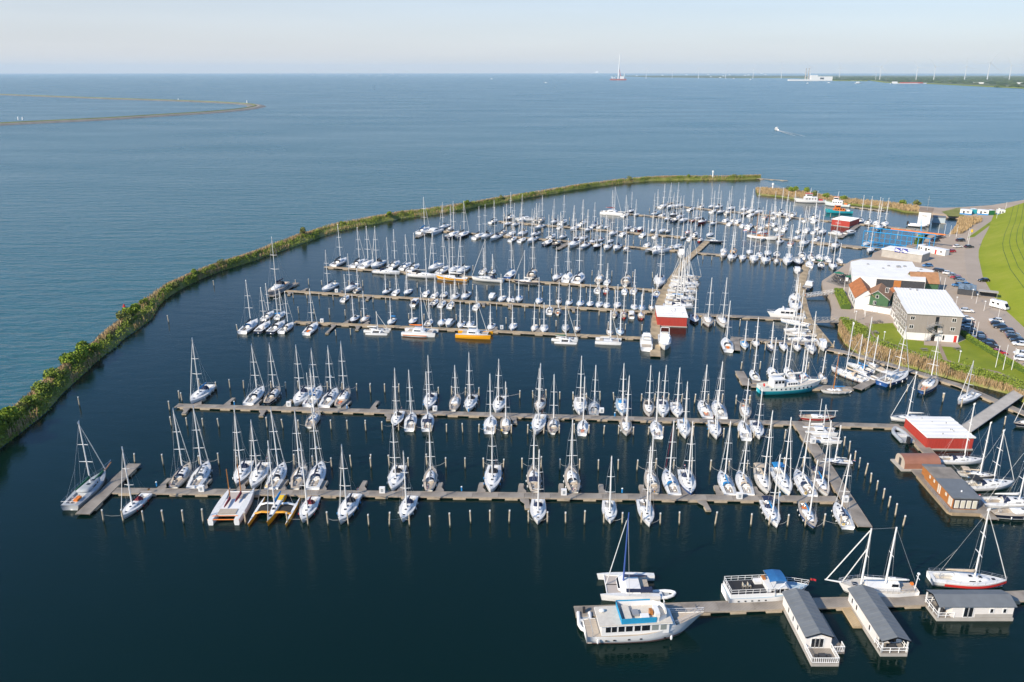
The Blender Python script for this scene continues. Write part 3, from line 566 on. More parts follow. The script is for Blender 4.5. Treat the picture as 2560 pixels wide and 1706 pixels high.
# outlines and positions in metres (x to the right, y away from the camera)
BW_OUT = [(-121.9,161.55),(-122.35,164.26),(-122.81,167.04),(-123.29,169.91),(-123.72,172.76),(-123.95,175.35),(-124.18,178.01),(-124.42,180.74),(-124.67,183.54),(-125.01,186.57),(-125.64,190.16),(-126.29,193.88),(-126.65,197.18),(-126.91,200.37),(-127.18,203.66),(-127.45,207.04),(-128.17,211.33),(-128.93,215.82),(-129.29,219.65),(-129.15,222.62),(-129.01,225.66),(-129.43,229.91),(-130.11,234.79),(-130.7,239.63),(-131.17,244.35),(-131.66,249.24),(-133.16,256.43),(-134.57,263.64),(-135.09,269.1),(-135.63,274.77),(-135.71,279.6),(-135.77,284.51),(-135.52,288.86),(-134.87,292.39),(-134.17,295.93),(-133.44,299.51),(-132.7,303.18),(-131.96,307.0),(-131.22,310.94),(-130.47,314.97),(-129.69,319.1),(-128.83,323.14),(-127.57,326.24),(-126.29,329.4),(-124.99,332.62),(-123.69,335.98),(-122.38,339.42),(-121.03,342.92),(-119.66,346.49),(-118.42,350.61),(-117.61,356.35),(-116.79,362.26),(-115.68,367.5),(-114.37,372.29),(-113.03,377.19),(-111.69,382.33),(-110.38,387.87),(-109.04,393.57),(-107.16,397.42),(-104.88,399.88),(-102.97,403.99),(-101.6,410.73),(-99.58,420.72),(-96.17,425.13),(-92.62,429.21),(-89.0,433.37),(-85.31,437.61),(-81.55,441.92),(-77.72,446.32),(-73.83,450.8),(-69.85,455.36),(-65.79,459.92),(-61.49,463.26),(-57.12,466.64),(-52.75,470.55),(-48.37,475.21),(-43.91,479.96),(-39.29,483.8),(-34.58,487.37),(-29.79,490.99),(-24.98,495.27),(-20.09,500.08),(-15.14,505.82),(-10.11,512.74),(-4.93,519.85),(0.37,526.51),(5.79,531.43),(11.31,536.44),(16.93,541.62),(22.69,547.97),(28.59,554.46),(34.62,561.11),(40.73,567.06),(46.96,573.02),(53.31,579.1),(59.8,585.31),(66.41,591.57),(73.16,598.03),(80.06,604.62),(86.91,609.9),(93.57,613.22),(100.3,616.59),(107.11,619.98),(113.75,622.05),(120.25,623.2),(126.78,624.35),(133.34,625.5),(139.74,625.87),(146.1,625.99),(152.46,626.11),(158.83,626.24),(165.19,626.36),(171.67,626.9),(178.22,627.65),(184.78,628.4),(191.34,629.11),(197.45,628.25)]
BW_IN = [(-114.23,149.23),(-114.41,151.39),(-114.6,153.61),(-114.79,155.89),(-114.96,158.16),(-115.02,160.32),(-115.07,162.52),(-115.13,164.78),(-115.2,167.1),(-115.28,169.48),(-115.35,171.92),(-115.42,174.42),(-115.67,177.28),(-116.51,181.29),(-117.39,185.45),(-118.2,189.6),(-118.67,193.22),(-119.16,196.96),(-119.66,200.83),(-120.15,204.78),(-120.67,208.87),(-121.2,213.11),(-121.48,216.96),(-121.65,220.71),(-121.83,224.57),(-122.23,229.0),(-122.91,234.16),(-123.01,238.21),(-122.84,241.8),(-122.87,245.92),(-122.98,250.37),(-123.65,256.23),(-126.87,268.24),(-128.84,277.65),(-129.19,283.51),(-129.1,288.43),(-129.0,293.52),(-128.61,298.05),(-128.07,302.36),(-127.52,306.79),(-126.95,311.33),(-125.94,314.85),(-124.88,318.33),(-123.79,321.89),(-122.65,325.43),(-121.33,328.61),(-119.99,331.84),(-118.63,335.13),(-117.24,338.49),(-115.83,341.9),(-114.39,345.38),(-113.16,349.73),(-111.62,353.22),(-110.25,357.46),(-108.85,361.79),(-107.41,366.21),(-105.95,370.74),(-104.44,375.38),(-102.91,380.12),(-101.33,384.98),(-99.72,389.95),(-98.07,395.05),(-95.37,401.33),(-92.57,407.75),(-89.51,413.46),(-86.1,417.96),(-82.65,422.67),(-79.14,427.6),(-75.55,432.64),(-71.89,437.8),(-68.14,443.07),(-64.28,448.3),(-60.06,451.43),(-55.78,454.61),(-51.46,457.94),(-47.09,461.49),(-42.66,465.09),(-38.28,470.16),(-33.8,475.38),(-29.25,481.04),(-24.6,487.04),(-19.85,493.18),(-14.96,498.77),(-9.94,503.57),(-4.84,508.47),(0.37,513.74),(5.68,519.97),(11.12,526.34),(16.68,532.82),(22.35,538.88),(28.15,545.07),(34.08,551.41),(40.15,558.17),(46.38,565.13),(52.66,571.16),(59.1,577.74),(65.58,583.39),(72.18,589.15),(78.9,595.01),(85.64,600.17),(92.33,604.26),(99.1,608.41),(105.96,612.61),(112.57,614.88),(118.97,615.83),(125.4,616.78),(131.84,617.73),(138.2,618.2),(144.53,618.52),(150.87,618.84),(157.22,619.16),(163.58,619.54),(169.96,619.92),(176.34,620.31),(183.13,622.1),(190.09,624.37),(197.07,626.56)]
SPIT = [(174.93,565.25),(182.29,566.57),(187.76,563.29),(200.87,553.07),(211.7,528.98),(221.86,515.47),(242.31,498.95),(252.84,486.84),(245.37,466.93),(236.84,470.14),(234.71,482.44),(215.32,499.47),(205.52,512.73),(188.26,521.58),(180.78,533.05),(169.39,541.97)]
LAND = [(252.84,486.84),(261.76,477.64),(274.92,480.03),(299.6,488.32),(333.5,510.03),(389.22,549.32),(955.78,697.4),(196.49,94.71),(144.89,157.11),(138.07,181.77),(136.07,192.21),(133.66,200.41),(126.9,206.47),(124.07,209.97),(118.0,218.06),(115.54,223.9),(112.97,231.29),(115.23,242.3),(114.53,246.02),(111.09,248.89),(108.97,247.92),(108.75,254.2),(113.93,266.73),(117.81,278.68),(119.95,291.05),(123.34,301.32),(132.16,312.95),(149.93,337.31),(161.49,343.55),(165.76,351.67),(173.98,360.15),(187.86,367.21),(198.31,376.41),(216.04,398.23),(213.62,397.61),(218.89,394.93),(223.54,395.59),(245.19,427.14),(257.61,448.09),(250.89,456.67),(246.88,463.77),(243.83,466.93)]
LAWN = [(117.0,245.08),(126.01,246.02),(121.94,229.61),(127.12,227.54),(125.3,223.9),(134.26,221.92),(135.56,221.92),(136.67,225.91),(141.87,230.03),(141.19,225.91),(141.01,217.3),(140.92,208.56),(141.98,201.73),(143.14,196.55),(138.44,189.21),(136.45,192.82),(134.04,201.07),(127.28,207.16),(124.7,210.68),(118.44,218.44),(115.99,224.3),(113.42,231.71),(114.69,237.78)]
PATH = [(117.4,246.02),(114.69,237.78),(113.42,231.71),(116.17,224.7),(118.63,218.82),(124.88,211.04),(127.47,207.51),(134.24,201.4),(136.83,193.43),(139.18,186.86)]
PATH2 = [(130.4,225.1),(124.95,210.68)]
BANK = [(108.97,247.92),(111.09,248.89),(114.53,246.02),(115.23,242.3),(112.97,231.29),(115.54,223.9),(118.0,218.06),(124.07,209.97),(126.9,206.47),(133.66,200.41),(136.07,192.21),(138.07,181.77)]
BANKW = [(110.48,250.52),(106.37,241.01),(103.95,228.91),(104.19,221.88),(107.14,213.95),(114.08,209.75),(116.65,206.1),(122.85,198.74),(126.28,195.12),(131.09,189.84),(131.43,184.29),(145.62,157.9)]
PLAZA = [(117.2,253.79),(123.53,258.87),(129.76,254.79),(125.72,246.02),(117.0,245.08),(115.73,248.89)]
HEDGE = [(121.48,283.61),(124.58,284.84),(118.04,262.01),(115.77,262.01),(118.27,272.99)]
HEDGE2 = [(142.57,234.28),(141.87,230.03),(141.51,222.71),(141.39,213.58),(141.57,201.07),(141.93,194.67)]
DIKE = [(288.57,465.83),(251.48,408.73),(233.07,381.67),(217.71,357.77),(209.46,343.34),(190.83,307.28),(179.12,279.99),(172.26,260.96),(166.59,241.38),(161.56,217.3)]
DIKEPATH = [(283.27,456.77),(233.07,381.67)]
REEDLAND = [(254.19,442.3),(258.14,442.3),(266.52,442.3),(261.32,431.44),(248.83,418.55),(239.29,406.37),(231.5,397.1),(224.06,394.84),(236.8,413.6)]
VERGE = [(228.4,386.73),(233.1,388.91),(273.72,437.86),(278.46,443.4),(278.14,446.21),(235.95,395.58)]
GREEN_FAR = [(255.53,463.76),(274.32,479.4),(274.7,476.19),(262.83,456.3),(261.33,446.22),(251.88,449.06)]
CARS = [(157.29,258.44,'w'),(152.3,249.4,'w'),(149.78,245.08,'d'),(147.76,240.9,'d'),(146.57,237.74,'g'),(146.38,232.49,'d'),(145.25,229.52,'g'),(145.27,227.44,'d'),(145.33,224.99,'d'),(144.27,221.79,'d'),(143.34,216.02,'r'),(160.75,246.98,'w'),(159.24,243.68,'d'),(158.18,240.45,'d'),(158.0,236.41,'d'),(157.55,232.92,'g'),(156.28,229.94,'d'),(155.33,226.62,'d'),(154.13,223.38,'w'),(149.41,214.89,'w'),(146.7,210.5,'w'),(177.42,316.56,'d'),(178.49,315.51,'d'),(178.98,311.67,'w'),(178.87,307.48,'g'),(178.41,304.65,'r'),(178.29,301.87,'d'),(177.27,298.73,'g'),(186.95,300.09,'k'),(172.68,292.76,'b'),(176.73,293.41,'b'),(210.95,363.6,'w'),(215.96,363.02,'d'),(202.13,353.19,'r'),(220.31,378.47,'d'),(212.97,384.85,'d'),(207.43,377.42,'d'),(208.61,380.57,'k'),(215.4,387.03,'g'),(200.73,368.52,'g'),(219.85,377.7,'d'),(177.17,325.04,'b')]
VAN = [(171.09,262.91)]
POLES = [(119.94,253.29,9.0),(120.77,255.8,8.0),(144.43,231.71,5.28),(144.2,229.61,5.1),(136.04,205.09,6.34),(136.91,203.07,7.31),(139.33,203.07,6.29),(161.77,286.08,3.73),(162.62,284.23,3.88),(144.76,234.28,4.61),(123.77,281.19,6.67),(217.6,394.46,4.9),(218.95,391.11,6.19),(221.22,390.01,5.29),(223.92,388.91,5.72),(224.86,380.33,6.04),(214.89,362.26,9.07),(274.6,440.61,6.14),(294.32,465.39,4.9),(192.17,384.57,4.36),(130.18,239.57,4.4)]
LAMPS = [(113.99,226.32,2.39),(127.73,208.91,1.85),(168.44,275.29,2.63),(166.52,269.06,3.07),(164.09,259.91,2.82),(164.29,251.81,1.99),(157.14,265.22,2.08),(114.32,247.92,2.72),(118.23,257.84,2.18)]
TABLES = [(122.76,218.82),(133.0,219.59),(119.49,245.55),(121.77,246.5),(115.48,235.15)]
FARDIKE = [(-837.42,1266.8),(-823.2,1298.91),(-791.43,1350.18),(-729.4,1445.04),(-676.97,1573.65),(-631.93,1680.19),(-609.81,1817.71),(-618.43,1954.51),(-640.76,2037.43),(-686.65,2127.6),(-789.12,2233.94),(-976.32,2387.13),(-1303.99,2605.09),(-1635.89,2853.31),(-1916.95,3061.34),(-2068.11,3169.06)]
BEACONS = [(-856.89,1405.57),(-845.55,1399.19),(-983.72,2405.44),(-696.44,2142.17)]
FARBOATS = [(4644.51,78238.28,'m'),(5676.62,78238.28,'m'),(8102.09,78238.28,'L'),(257.77,6712.64,'s'),(268.85,6506.73,'m'),(233.27,4484.84,'S'),(1615.15,13285.26,'m'),(1444.05,11596.99,'m'),(2014.47,15934.68,'m'),(2759.8,18202.15,'m'),(3756.43,20539.41,'m'),(4993.32,23564.14,'m'),(6311.73,26488.92,'m'),(3425.99,14168.89,'m'),(3104.34,12265.09,'m'),(4308.56,16770.44,'m'),(6010.55,22727.51,'m'),(2867.5,10631.47,'m'),(5637.04,19900.65,'m'),(6526.68,22727.51,'m'),(2684.09,9245.15,'m'),(13677.31,45164.56,'m'),(7248.87,23564.14,'m'),(-704.35,4201.38,'S'),(-246.96,10040.86,'m'),(2207.23,6130.47,'m'),(2484.81,6440.86,'m'),(2584.84,6130.47,'L')]
WAKEBOAT = [(386.04,1178.1),(380.86,1065.17)]
CRANESHIP = [(1111.91,8620.29)]
TURBINES = [(3597.84,11000.0,179.53),(3978.49,11000.0,199.96),(4371.49,11000.0,179.53),(3623.02,8200.0,98.19),(3664.46,8200.0,179.57),(4026.92,8200.0,169.43),(4202.87,8200.0,179.57),(4509.77,8200.0,179.57),(4736.54,8200.0,230.15),(4954.54,8200.0,189.7),(1791.39,11000.0,159.08),(2139.59,11000.0,145.42),(2490.68,11000.0,172.72),(2853.5,11000.0,159.08),(3219.66,11000.0,172.72),(-5525.38,19000.0,149.25),(-5337.69,19000.0,149.25),(-4937.3,19000.0,149.25),(-4586.96,19000.0,149.25),(-4286.67,19000.0,149.25),(-4048.94,19000.0,149.25),(-3811.21,19000.0,149.25),(-3559.74,19000.0,168.15),(-3292.07,19000.0,168.15),(-3021.9,19000.0,168.15),(-2734.22,19000.0,168.15),(-2434.03,19000.0,168.15)]
FARSHORE = [(3205.24,11811.47),(3814.37,12265.09),(4141.99,11811.47),(3136.8,7973.31),(3348.72,7778.63),(3743.99,8620.29),(3006.05,6573.95),(3025.58,5958.13),(2895.46,5310.75),(2651.21,4244.5),(2439.61,3494.18)]
PLANT = [(3031.29,7973.31)]
REDSHIP = [(2867.71,5958.13)]
BOATWHARF = []
SITE = {'grey_front': [(121.94,229.61),(136.89,226.32)],
    'grey_roofback': [(129.15,254.51),(145.86,252.32)],
    'rest_roof': [(138.96,313.22),(144.96,317.29),(164.23,313.22),(161.19,304.46),(165.44,298.4),(159.98,287.71),(157.35,288.37),(154.09,281.86),(129.87,289.04)],
    'cotA': [(123.21,262.01),(129.6,258.36)],
    'cotA_l': [(125.06,279.99),(120.09,262.54)],
    'cotB': [(134.27,267.95),(137.99,269.61)],
    'cotC': [(154.74,284.84),(160.81,284.84)],
    'cotC_l': [(150.75,286.08),(154.74,284.84)],
    'wall_white': [(122.83,261.48),(130.13,255.6)],
    'tower_front': [(223.95,428.92),(229.02,425.3)],
    'tower_back': [(269.19,495.15),(237.58,434.72)],
    'cube': [(236.23,435.82),(241.65,433.15)],
    'cont': [(261.77,455.46),(266.99,452.53),(269.87,456.35),(272.16,456.35),(271.25,454.29),(276.14,451.37),(276.73,451.95),(280.34,452.53),(282.62,453.41),(286.39,452.53)],
    'hall': [(166.4,344.86),(178.68,332.99),(183.28,342.25),(172.42,354.74)],
    'sheds': [(188.89,358.47),(189.88,354.74),(192.09,351.99),(195.58,345.73)],
    'lift': [(169.8,372.79),(173.79,358.33),(189.65,359.26),(188.03,359.26),(176.79,385.17),(194.97,368.83)],
    'red1': [(48.67,247.87),(58.3,247.13)],
    'red1_back': [(51.36,260.43),(60.61,258.35)],
    'red1_front': [(48.36,247.16),(57.84,246.02)],
    'red2': [(93.38,157.92),(102.49,157.24),(93.77,168.22)],
    'red3': [(176.6,428.75),(183.66,421.9),(194.29,438.63)],
    'brown': [(83.79,150.95),(83.41,148.05),(90.88,149.28)],
    'orange': [(84.76,144.07),(83.84,130.47),(89.63,130.14)],
    'hb1': [(42.33,102.41),(42.66,89.86),(46.36,89.97),(48.34,92.8)],
    'hb2': [(53.23,102.67),(53.33,91.91),(57.05,91.91),(57.84,103.73)],
    'hb3': [(65.37,102.94),(65.77,99.62),(76.9,99.74),(77.63,103.2)],
    'boat_my': [(28.91,100.49),(11.71,96.07)],
    'boat_cr': [(48.48,107.53),(34.14,104.93)],
    'boat_cat': [(14.05,109.05),(23.05,109.65),(14.5,104.66),(23.18,106.09)],
    'ketch': [(53.16,107.56),(65.44,106.17)],
    'dinghy': [(11.2,96.81),(11.2,100.66)],
    'teal': [(82.71,193.86),(64.97,190.32)],
    'cat1': [(-55.89,127.17),(-51.67,126.66),(-56.12,137.96),(-51.87,137.87)],
    'tri1': [(-45.36,125.91),(-45.1,135.96),(-48.72,126.47),(-42.29,126.61)],
    'misc': [('tri2',-43.97,241.3),('cat_or',-29.78,239.19),('cat_ye',-11.97,237.12),('cat_w1',16.65,232.08),('cat_w2',30.3,230.79),('cat_big8',60.26,464.66),('cat_big6',68.8,362.99),('catR1',72.17,164.83),('mc6',-41.43,408.43),('mc7',8.86,444.46),('fly1',41.44,227.7),('fly2',47.67,229.52),('mb1',-20.94,248.61),('mb2',-35.32,273.78),('mb3',-7.46,280.6),('mb4',41.55,258.83),('mb5',68.33,412.75),('mb6',78.38,352.1),('my2',94.79,257.8),('mb7',95.27,225.54),('mb8',121.02,322.63),('work',116.8,296.9),('rib',90.3,163.68),('rib2',222.44,424.92),('mb9',176.7,403.2),('mb10',168.94,401.49),('ship1',192.53,510.67),('ship2',206.51,500.1),('ship3',196.6,469.81),('oldk',126.95,390.49),('mb11',200.57,622.71)]}
# ---------------------------------------------------------------- water
M_SEA = water_mat('lake_water', (0.026, 0.103, 0.124), (0.034, 0.115, 0.134), 0.25,
                  [(0.045, 0.15, R(-12), 1.2, 3), (0.22, 0.55, R(-6), 0.45, 3)])
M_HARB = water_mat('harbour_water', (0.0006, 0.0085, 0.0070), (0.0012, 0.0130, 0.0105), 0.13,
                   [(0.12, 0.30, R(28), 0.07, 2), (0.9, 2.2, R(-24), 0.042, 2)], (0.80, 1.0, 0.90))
n = 64
v = [(0.01 * math.cos(2 * math.pi * k / n), 200 + 0.01 * math.sin(2 * math.pi * k / n), -0.02) for k in range(n)]
v += [(60000 * math.cos(2 * math.pi * k / n), 200 + 60000 * math.sin(2 * math.pi * k / n), -0.02) for k in range(n)]
MB().add(v, [(k, n + k, n + (k + 1) % n, (k + 1) % n) for k in range(n)]).build('lake_water', M_SEA, kind='structure')
hp = [p for p in BW_IN] + [(200, 560), (215, 540), (240, 500), (330, 470), (600, 470), (600, -60), (-300, -60), (-300, 90)]
from mathutils.geometry import tessellate_polygon
tri = tessellate_polygon([[Vector((x, y, 0)) for x, y in hp]])
def up(verts, faces):
    r = []
    for f in faces:
        a, b, c = (verts[i] for i in f[:3])
        r.append(f if (b[0] - a[0]) * (c[1] - a[1]) - (b[1] - a[1]) * (c[0] - a[0]) > 0 else tuple(reversed(f)))
    return r
def sheet(poly, z):
    m = MB()
    vv = [(x, y, z) for x, y in poly]
    return m.add(vv, up(vv, [tuple(t) for t in tessellate_polygon([[Vector(p) for p in vv]])]))
def slab(poly, z0, z1):
    """solid with vertical sides"""
    m = sheet(poly, z1)
    n_ = len(poly)
    a = sum(poly[i][0] * poly[(i + 1) % n_][1] - poly[(i + 1) % n_][0] * poly[i][1] for i in range(n_))
    for i in range(n_):
        p, q = poly[i], poly[(i + 1) % n_]
        if a < 0:
            p, q = q, p
        m.add([(p[0], p[1], z0), (q[0], q[1], z0), (q[0], q[1], z1), (p[0], p[1], z1)], [(0, 1, 2, 3)])
    return m
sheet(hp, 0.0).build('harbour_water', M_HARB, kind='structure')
# ---------------------------------------------------------------- boat materials
HULL = {'w': mat('gelcoat_white', (0.80, 0.80, 0.79), 0.28, coat=0.3, vary=0.05, scale=0.6), 'g': mat('hull_grey', (0.30, 0.31, 0.32), 0.35, coat=0.2),
        'd': mat('hull_navy', (0.016, 0.022, 0.042), 0.25, coat=0.4), 'b': mat('hull_blue', (0.02, 0.075, 0.24), 0.3, coat=0.3),
        'r': mat('hull_red', (0.40, 0.03, 0.025), 0.3, coat=0.3), 'y': mat('hull_yellow', (0.80, 0.36, 0.01), 0.35, coat=0.3),
        'e': mat('hull_green', (0.02, 0.16, 0.07), 0.35, coat=0.3), 't': mat('hull_turquoise', (0.02, 0.33, 0.40), 0.35, coat=0.2)}
HULLWORD = {'w': 'white', 'g': 'grey', 'd': 'dark-hulled', 'b': 'blue', 'r': 'red', 'y': 'yellow', 'e': 'green', 't': 'turquoise'}
CLOTH = {'n': mat('canvas_navy', (0.012, 0.024, 0.065), 0.85, vary=0.25, scale=3), 'k': mat('canvas_charcoal', (0.022, 0.024, 0.028), 0.85, vary=0.25, scale=3),
         'b': mat('canvas_blue', (0.01, 0.20, 0.48), 0.8, vary=0.2, scale=3), 'g': mat('canvas_grey', (0.25, 0.26, 0.27), 0.85, vary=0.2, scale=3),
         'w': mat('canvas_white', (0.72, 0.71, 0.68), 0.85, vary=0.1, scale=3), 'r': mat('canvas_maroon', (0.17, 0.012, 0.022), 0.85, vary=0.25, scale=3),
         'e': mat('canvas_beige', (0.50, 0.41, 0.31), 0.85, vary=0.15, scale=3), 'G': mat('canvas_green', (0.01, 0.11, 0.055), 0.85, vary=0.2, scale=3),
         'o': mat('canvas_orange', (0.70, 0.17, 0.02), 0.8, vary=0.2, scale=3)}
CLOTHWORD = {'n': 'navy', 'k': 'black', 'b': 'bright blue', 'g': 'grey', 'w': 'white', 'r': 'maroon', 'e': 'beige', 'G': 'green', 'o': 'orange'}
DECK = {'w': mat('deck_white', (0.66, 0.67, 0.67), 0.55, vary=0.12, scale=1.5), 'g': mat('deck_grey', (0.34, 0.37, 0.40), 0.6, vary=0.12, scale=1.5),
        't': mat('deck_teak', (0.43, 0.37, 0.30), 0.7, vary=0.2, scale=2, stretch=(0.3, 6, 1)), 'b': mat('deck_pale_blue', (0.30, 0.42, 0.52), 0.6, vary=0.1, scale=1.5),
        'e': mat('deck_cream', (0.60, 0.56, 0.49), 0.6, vary=0.1, scale=1.5), 'r': mat('deck_rust', (0.34, 0.12, 0.08), 0.65, vary=0.2, scale=1.5),
        'o': mat('deck_ochre', (0.55, 0.30, 0.10), 0.65, vary=0.2, scale=1.5)}
M_GLASS = mat('dark_glass', (0.012, 0.016, 0.022), 0.06, spec=0.7)
M_ALU = mat('spar_aluminium', (0.78, 0.77, 0.75), 0.35, metal=0.0, spec=0.6)
M_WOOD = mat('varnished_wood', (0.42, 0.16, 0.035), 0.35, vary=0.25, scale=3)
M_WIRE = mat('steel_wire', (0.48, 0.48, 0.48), 0.4, metal=0.3)
M_STEEL = mat('polished_steel', (0.70, 0.70, 0.71), 0.25, metal=0.6)
M_SAIL = mat('furled_sail', (0.70, 0.69, 0.66), 0.8, vary=0.1, scale=2)
M_TEAK = DECK['t']
M_RUB = mat('dark_rubber', (0.02, 0.02, 0.022), 0.7)
M_WH = mat('white_plastic', (0.78, 0.78, 0.77), 0.4)
M_ORANGE = mat('orange_plastic', (0.75, 0.20, 0.02), 0.5)
M_YEL = mat('yellow_plastic', (0.80, 0.52, 0.02), 0.5)
M_REDP = mat('red_paint', (0.55, 0.03, 0.025), 0.5)
M_BLUEP = mat('blue_paint', (0.02, 0.22, 0.52), 0.5)
M_BOOT = mat('boot_stripe', (0.02, 0.03, 0.06), 0.4)

# ---------------------------------------------------------------- sailing yacht meshes (12 m long, bow at +x, waterline z = 0)
def hullform(kind):
    """stations: (x, half beam at deck, deck height, half beam at waterline)"""
    st = []
    for i in range(15):
        t = i / 14.0                      # 0 stern .. 1 bow
        x = -6 + 12 * t
        if kind == 'modern':
            b = 1.95 * (1 - max(0, (t - 0.45) / 0.55) ** 2.1) * (0.80 + 0.20 * min(1, t / 0.4))
            wl = b * (0.82 - 0.10 * t)
        else:
            b = 1.75 * (1 - max(0, (t - 0.48) / 0.52) ** 2.0) * (0.52 + 0.48 * math.sin(min(1, t / 0.45) * math.pi / 2))
            wl = b * 0.80
        z = 0.98 + 0.32 * t * t + (0.06 * (1 - t) if kind != 'modern' else 0)
        st.append((x, max(b, 0.03), z, max(wl, 0.02)))
    return st
def halfbeam(st, x):
    for a, b in zip(st[:-1], st[1:]):
        if x <= b[0]:
            u = (x - a[0]) / (b[0] - a[0])
            return a[1] + (b[1] - a[1]) * u, a[2] + (b[2] - a[2]) * u
    return st[-1][1], st[-1][2]
def make_protos(kind):
    st = hullform(kind)
    P = {}
    rake_b = 0.5 if kind == 'modern' else 1.3
    rake_s = 0.0 if kind == 'modern' else 0.9
    m = MB()
    rings = []
    for i, (x, b, z, w) in enumerate(st):
        t = i / 14.0
        xw = x - rake_b * t ** 3 + rake_s * (1 - t) ** 3
        xm = (x + xw) / 2
        bm = b * 0.62 + w * 0.42
        rings.append([(x, -b, z), (xm, -bm, z * 0.5), (xw, -w, 0.0), (xw * 0.98, -w * 0.55, -0.45), (xw * 0.98, w * 0.55, -0.45), (xw, w, 0.0), (xm, bm, z * 0.5), (x, b, z)])
    m.loft(rings, closed=False)
    m.f.append(tuple(range(8)))
    P['hull'] = m.mesh('hull', HULL['w'], True)
    # boot stripe just above the water, proud of the hull
    m = MB()
    for s in (-1, 1):
        lo, hi = [], []
        for i, (x, b, z, w) in enumerate(st):
            t = i / 14.0
            xw = x - rake_b * t ** 3 + rake_s * (1 - t) ** 3
            bm = b * 0.62 + w * 0.42
            f = 0.30 / (z * 0.5)
            f0 = 0.12 / (z * 0.5)
            xm = (x + xw) / 2
            lo.append((xw + (xm - xw) * f0, s * (w + (bm - w) * f0 + 0.015), 0.12))
            hi.append((xw + (xm - xw) * f, s * (w + (bm - w) * f + 0.015), 0.30))
        m.loft([lo, hi] if s < 0 else [hi, lo], closed=False)
    P['waterline_stripe'] = m.mesh('waterline_stripe', M_BOOT)
    # deck with a sunken cockpit
    m = MB()
    rings = []
    for i in range(25):
        x = -5.95 + 11.9 * i / 24.0
        b, z = halfbeam(st, x)
        b -= 0.05
        ck = -5.0 < x < -2.0
        c = min(1.0, b * 0.62)
        zz = z + 0.05
        zf = z - 0.42 if ck else zz + 0.03
        up = 0.14 if -5.2 < x < -1.9 else 0.03
        rings.append([(x, b, z - 0.03), (x, c, zz + up), (x, c * 0.88, zf), (x, 0, zf), (x, -c * 0.88, zf), (x, -c, zz + up), (x, -b, z - 0.03)])
    m.loft(rings, closed=False)
    m.f.append((0, 1, 2, 3, 4, 5, 6))
    P['deck'] = m.mesh('deck', DECK['w'])
    b, z = halfbeam(st, -3.5)
    m = MB().box(-4.9, -2.1, -0.78, 0.78, z - 0.40, z - 0.37)
    m.box(-4.9, -2.1, 0.42, 0.80, z - 0.37, z - 0.10).box(-4.9, -2.1, -0.80, -0.42, z - 0.37, z - 0.10)
    P['cockpit_seats'] = m.mesh('cockpit_seats', M_TEAK)
    # coachroof
    m = MB()
    rings = []
    for k, (x, hw, hh) in enumerate([(-2.0, 1.02, 0.42), (-1.2, 1.08, 0.46), (0.4, 1.05, 0.42), (1.6, 0.88, 0.34), (2.6, 0.62, 0.20), (3.3, 0.35, 0.05)]):
        b, z = halfbeam(st, x)
        hw = min(hw, b - 0.35)
        rings.append([(x, -hw - 0.10, z), (x, -hw, z + hh), (x, -hw * 0.5, z + hh + 0.09), (x, hw * 0.5, z + hh + 0.09), (x, hw, z + hh), (x, hw + 0.10, z)])
    m.loft(rings)
    P['coachroof'] = m.mesh('coachroof', M_WH, True)
    for s, nm in ((-1, 'window_r'), (1, 'window_l')):
        m = MB()
        for x0, x1 in ((-1.5, -0.5), (-0.3, 0.7), (0.9, 1.6)):
            b0, z0 = halfbeam(st, (x0 + x1) / 2)
            hw = min(1.05 if x0 < 0.5 else 0.92, b0 - 0.35)
            y = hw + 0.085
            m.add([(x0, s * y, z0 + 0.13), (x1, s * (y - 0.02), z0 + 0.13), (x1, s * (y - 0.06), z0 + 0.31), (x0, s * (y - 0.04), z0 + 0.31)], [(0, 1, 2, 3) if s < 0 else (3, 2, 1, 0)])
        P[nm] = m.mesh('window', M_GLASS)
    b, z = halfbeam(st, 1.0)
    P['hatch'] = MB().box(-0.28, 0.28, -0.28, 0.28, 0, 0.05).mesh('hatch', M_GLASS)
    P['hatch_z'] = [(0.2, halfbeam(st, 0.2)[1] + 0.52), (1.75, halfbeam(st, 1.75)[1] + 0.42), (3.9, halfbeam(st, 3.9)[1] + 0.05)]
    # sprayhood: half barrel of canvas over the companionway
    m = MB()
    b, z = halfbeam(st, -2.0)
    rings = []
    for x, w, h in ((-2.5, 1.08, 1.05), (-2.0, 1.10, 1.08), (-1.35, 1.05, 0.85), (-1.0, 1.0, 0.50)):
        rings.append([(x, w * math.cos(math.pi * k / 8), z + 0.1 + h * math.sin(math.pi * k / 8) ** 0.7) for k in range(9)])
    m.loft(rings, closed=False)
    P['sprayhood'] = m.mesh('sprayhood', CLOTH['n'], True)
    m = MB()
    m.loft([[(-1.25, 0.55 * s, z + 0.62) for s in (-1, 1)], [(-1.02, 0.55 * s, z + 0.5) for s in (-1, 1)]], closed=False)
    # bimini over the cockpit
    m = MB()
    rings = []
    for x, h in ((-5.0, 1.95), (-3.8, 2.08), (-2.6, 1.95)):
        rings.append([(x, 1.35 * math.cos(math.pi * k / 6), z + h - 0.25 * (1 - math.sin(math.pi * k / 6))) for k in range(7)])
    m.loft(rings, closed=False)
    for x in (-5.0, -2.6):
        for s in (-1, 1):
            m.tube((x, 1.35 * s, z + 1.7), (-3.8, 1.4 * s, z), 0.025, n=4)
    P['bimini'] = m.mesh('bimini', CLOTH['n'])
    # steering wheel, rails
    m = MB()
    pts = [(-4.5, 0.45 * math.cos(2 * math.pi * k / 12), z + 0.30 + 0.45 * math.sin(2 * math.pi * k / 12)) for k in range(13)]
    m.path(pts, 0.03, 4).tube((-4.5, -0.45, z + 0.3), (-4.5, 0.45, z + 0.3), 0.02, n=4).tube((-4.5, 0, z - 0.4), (-4.5, 0, z + 0.75), 0.05, n=4)
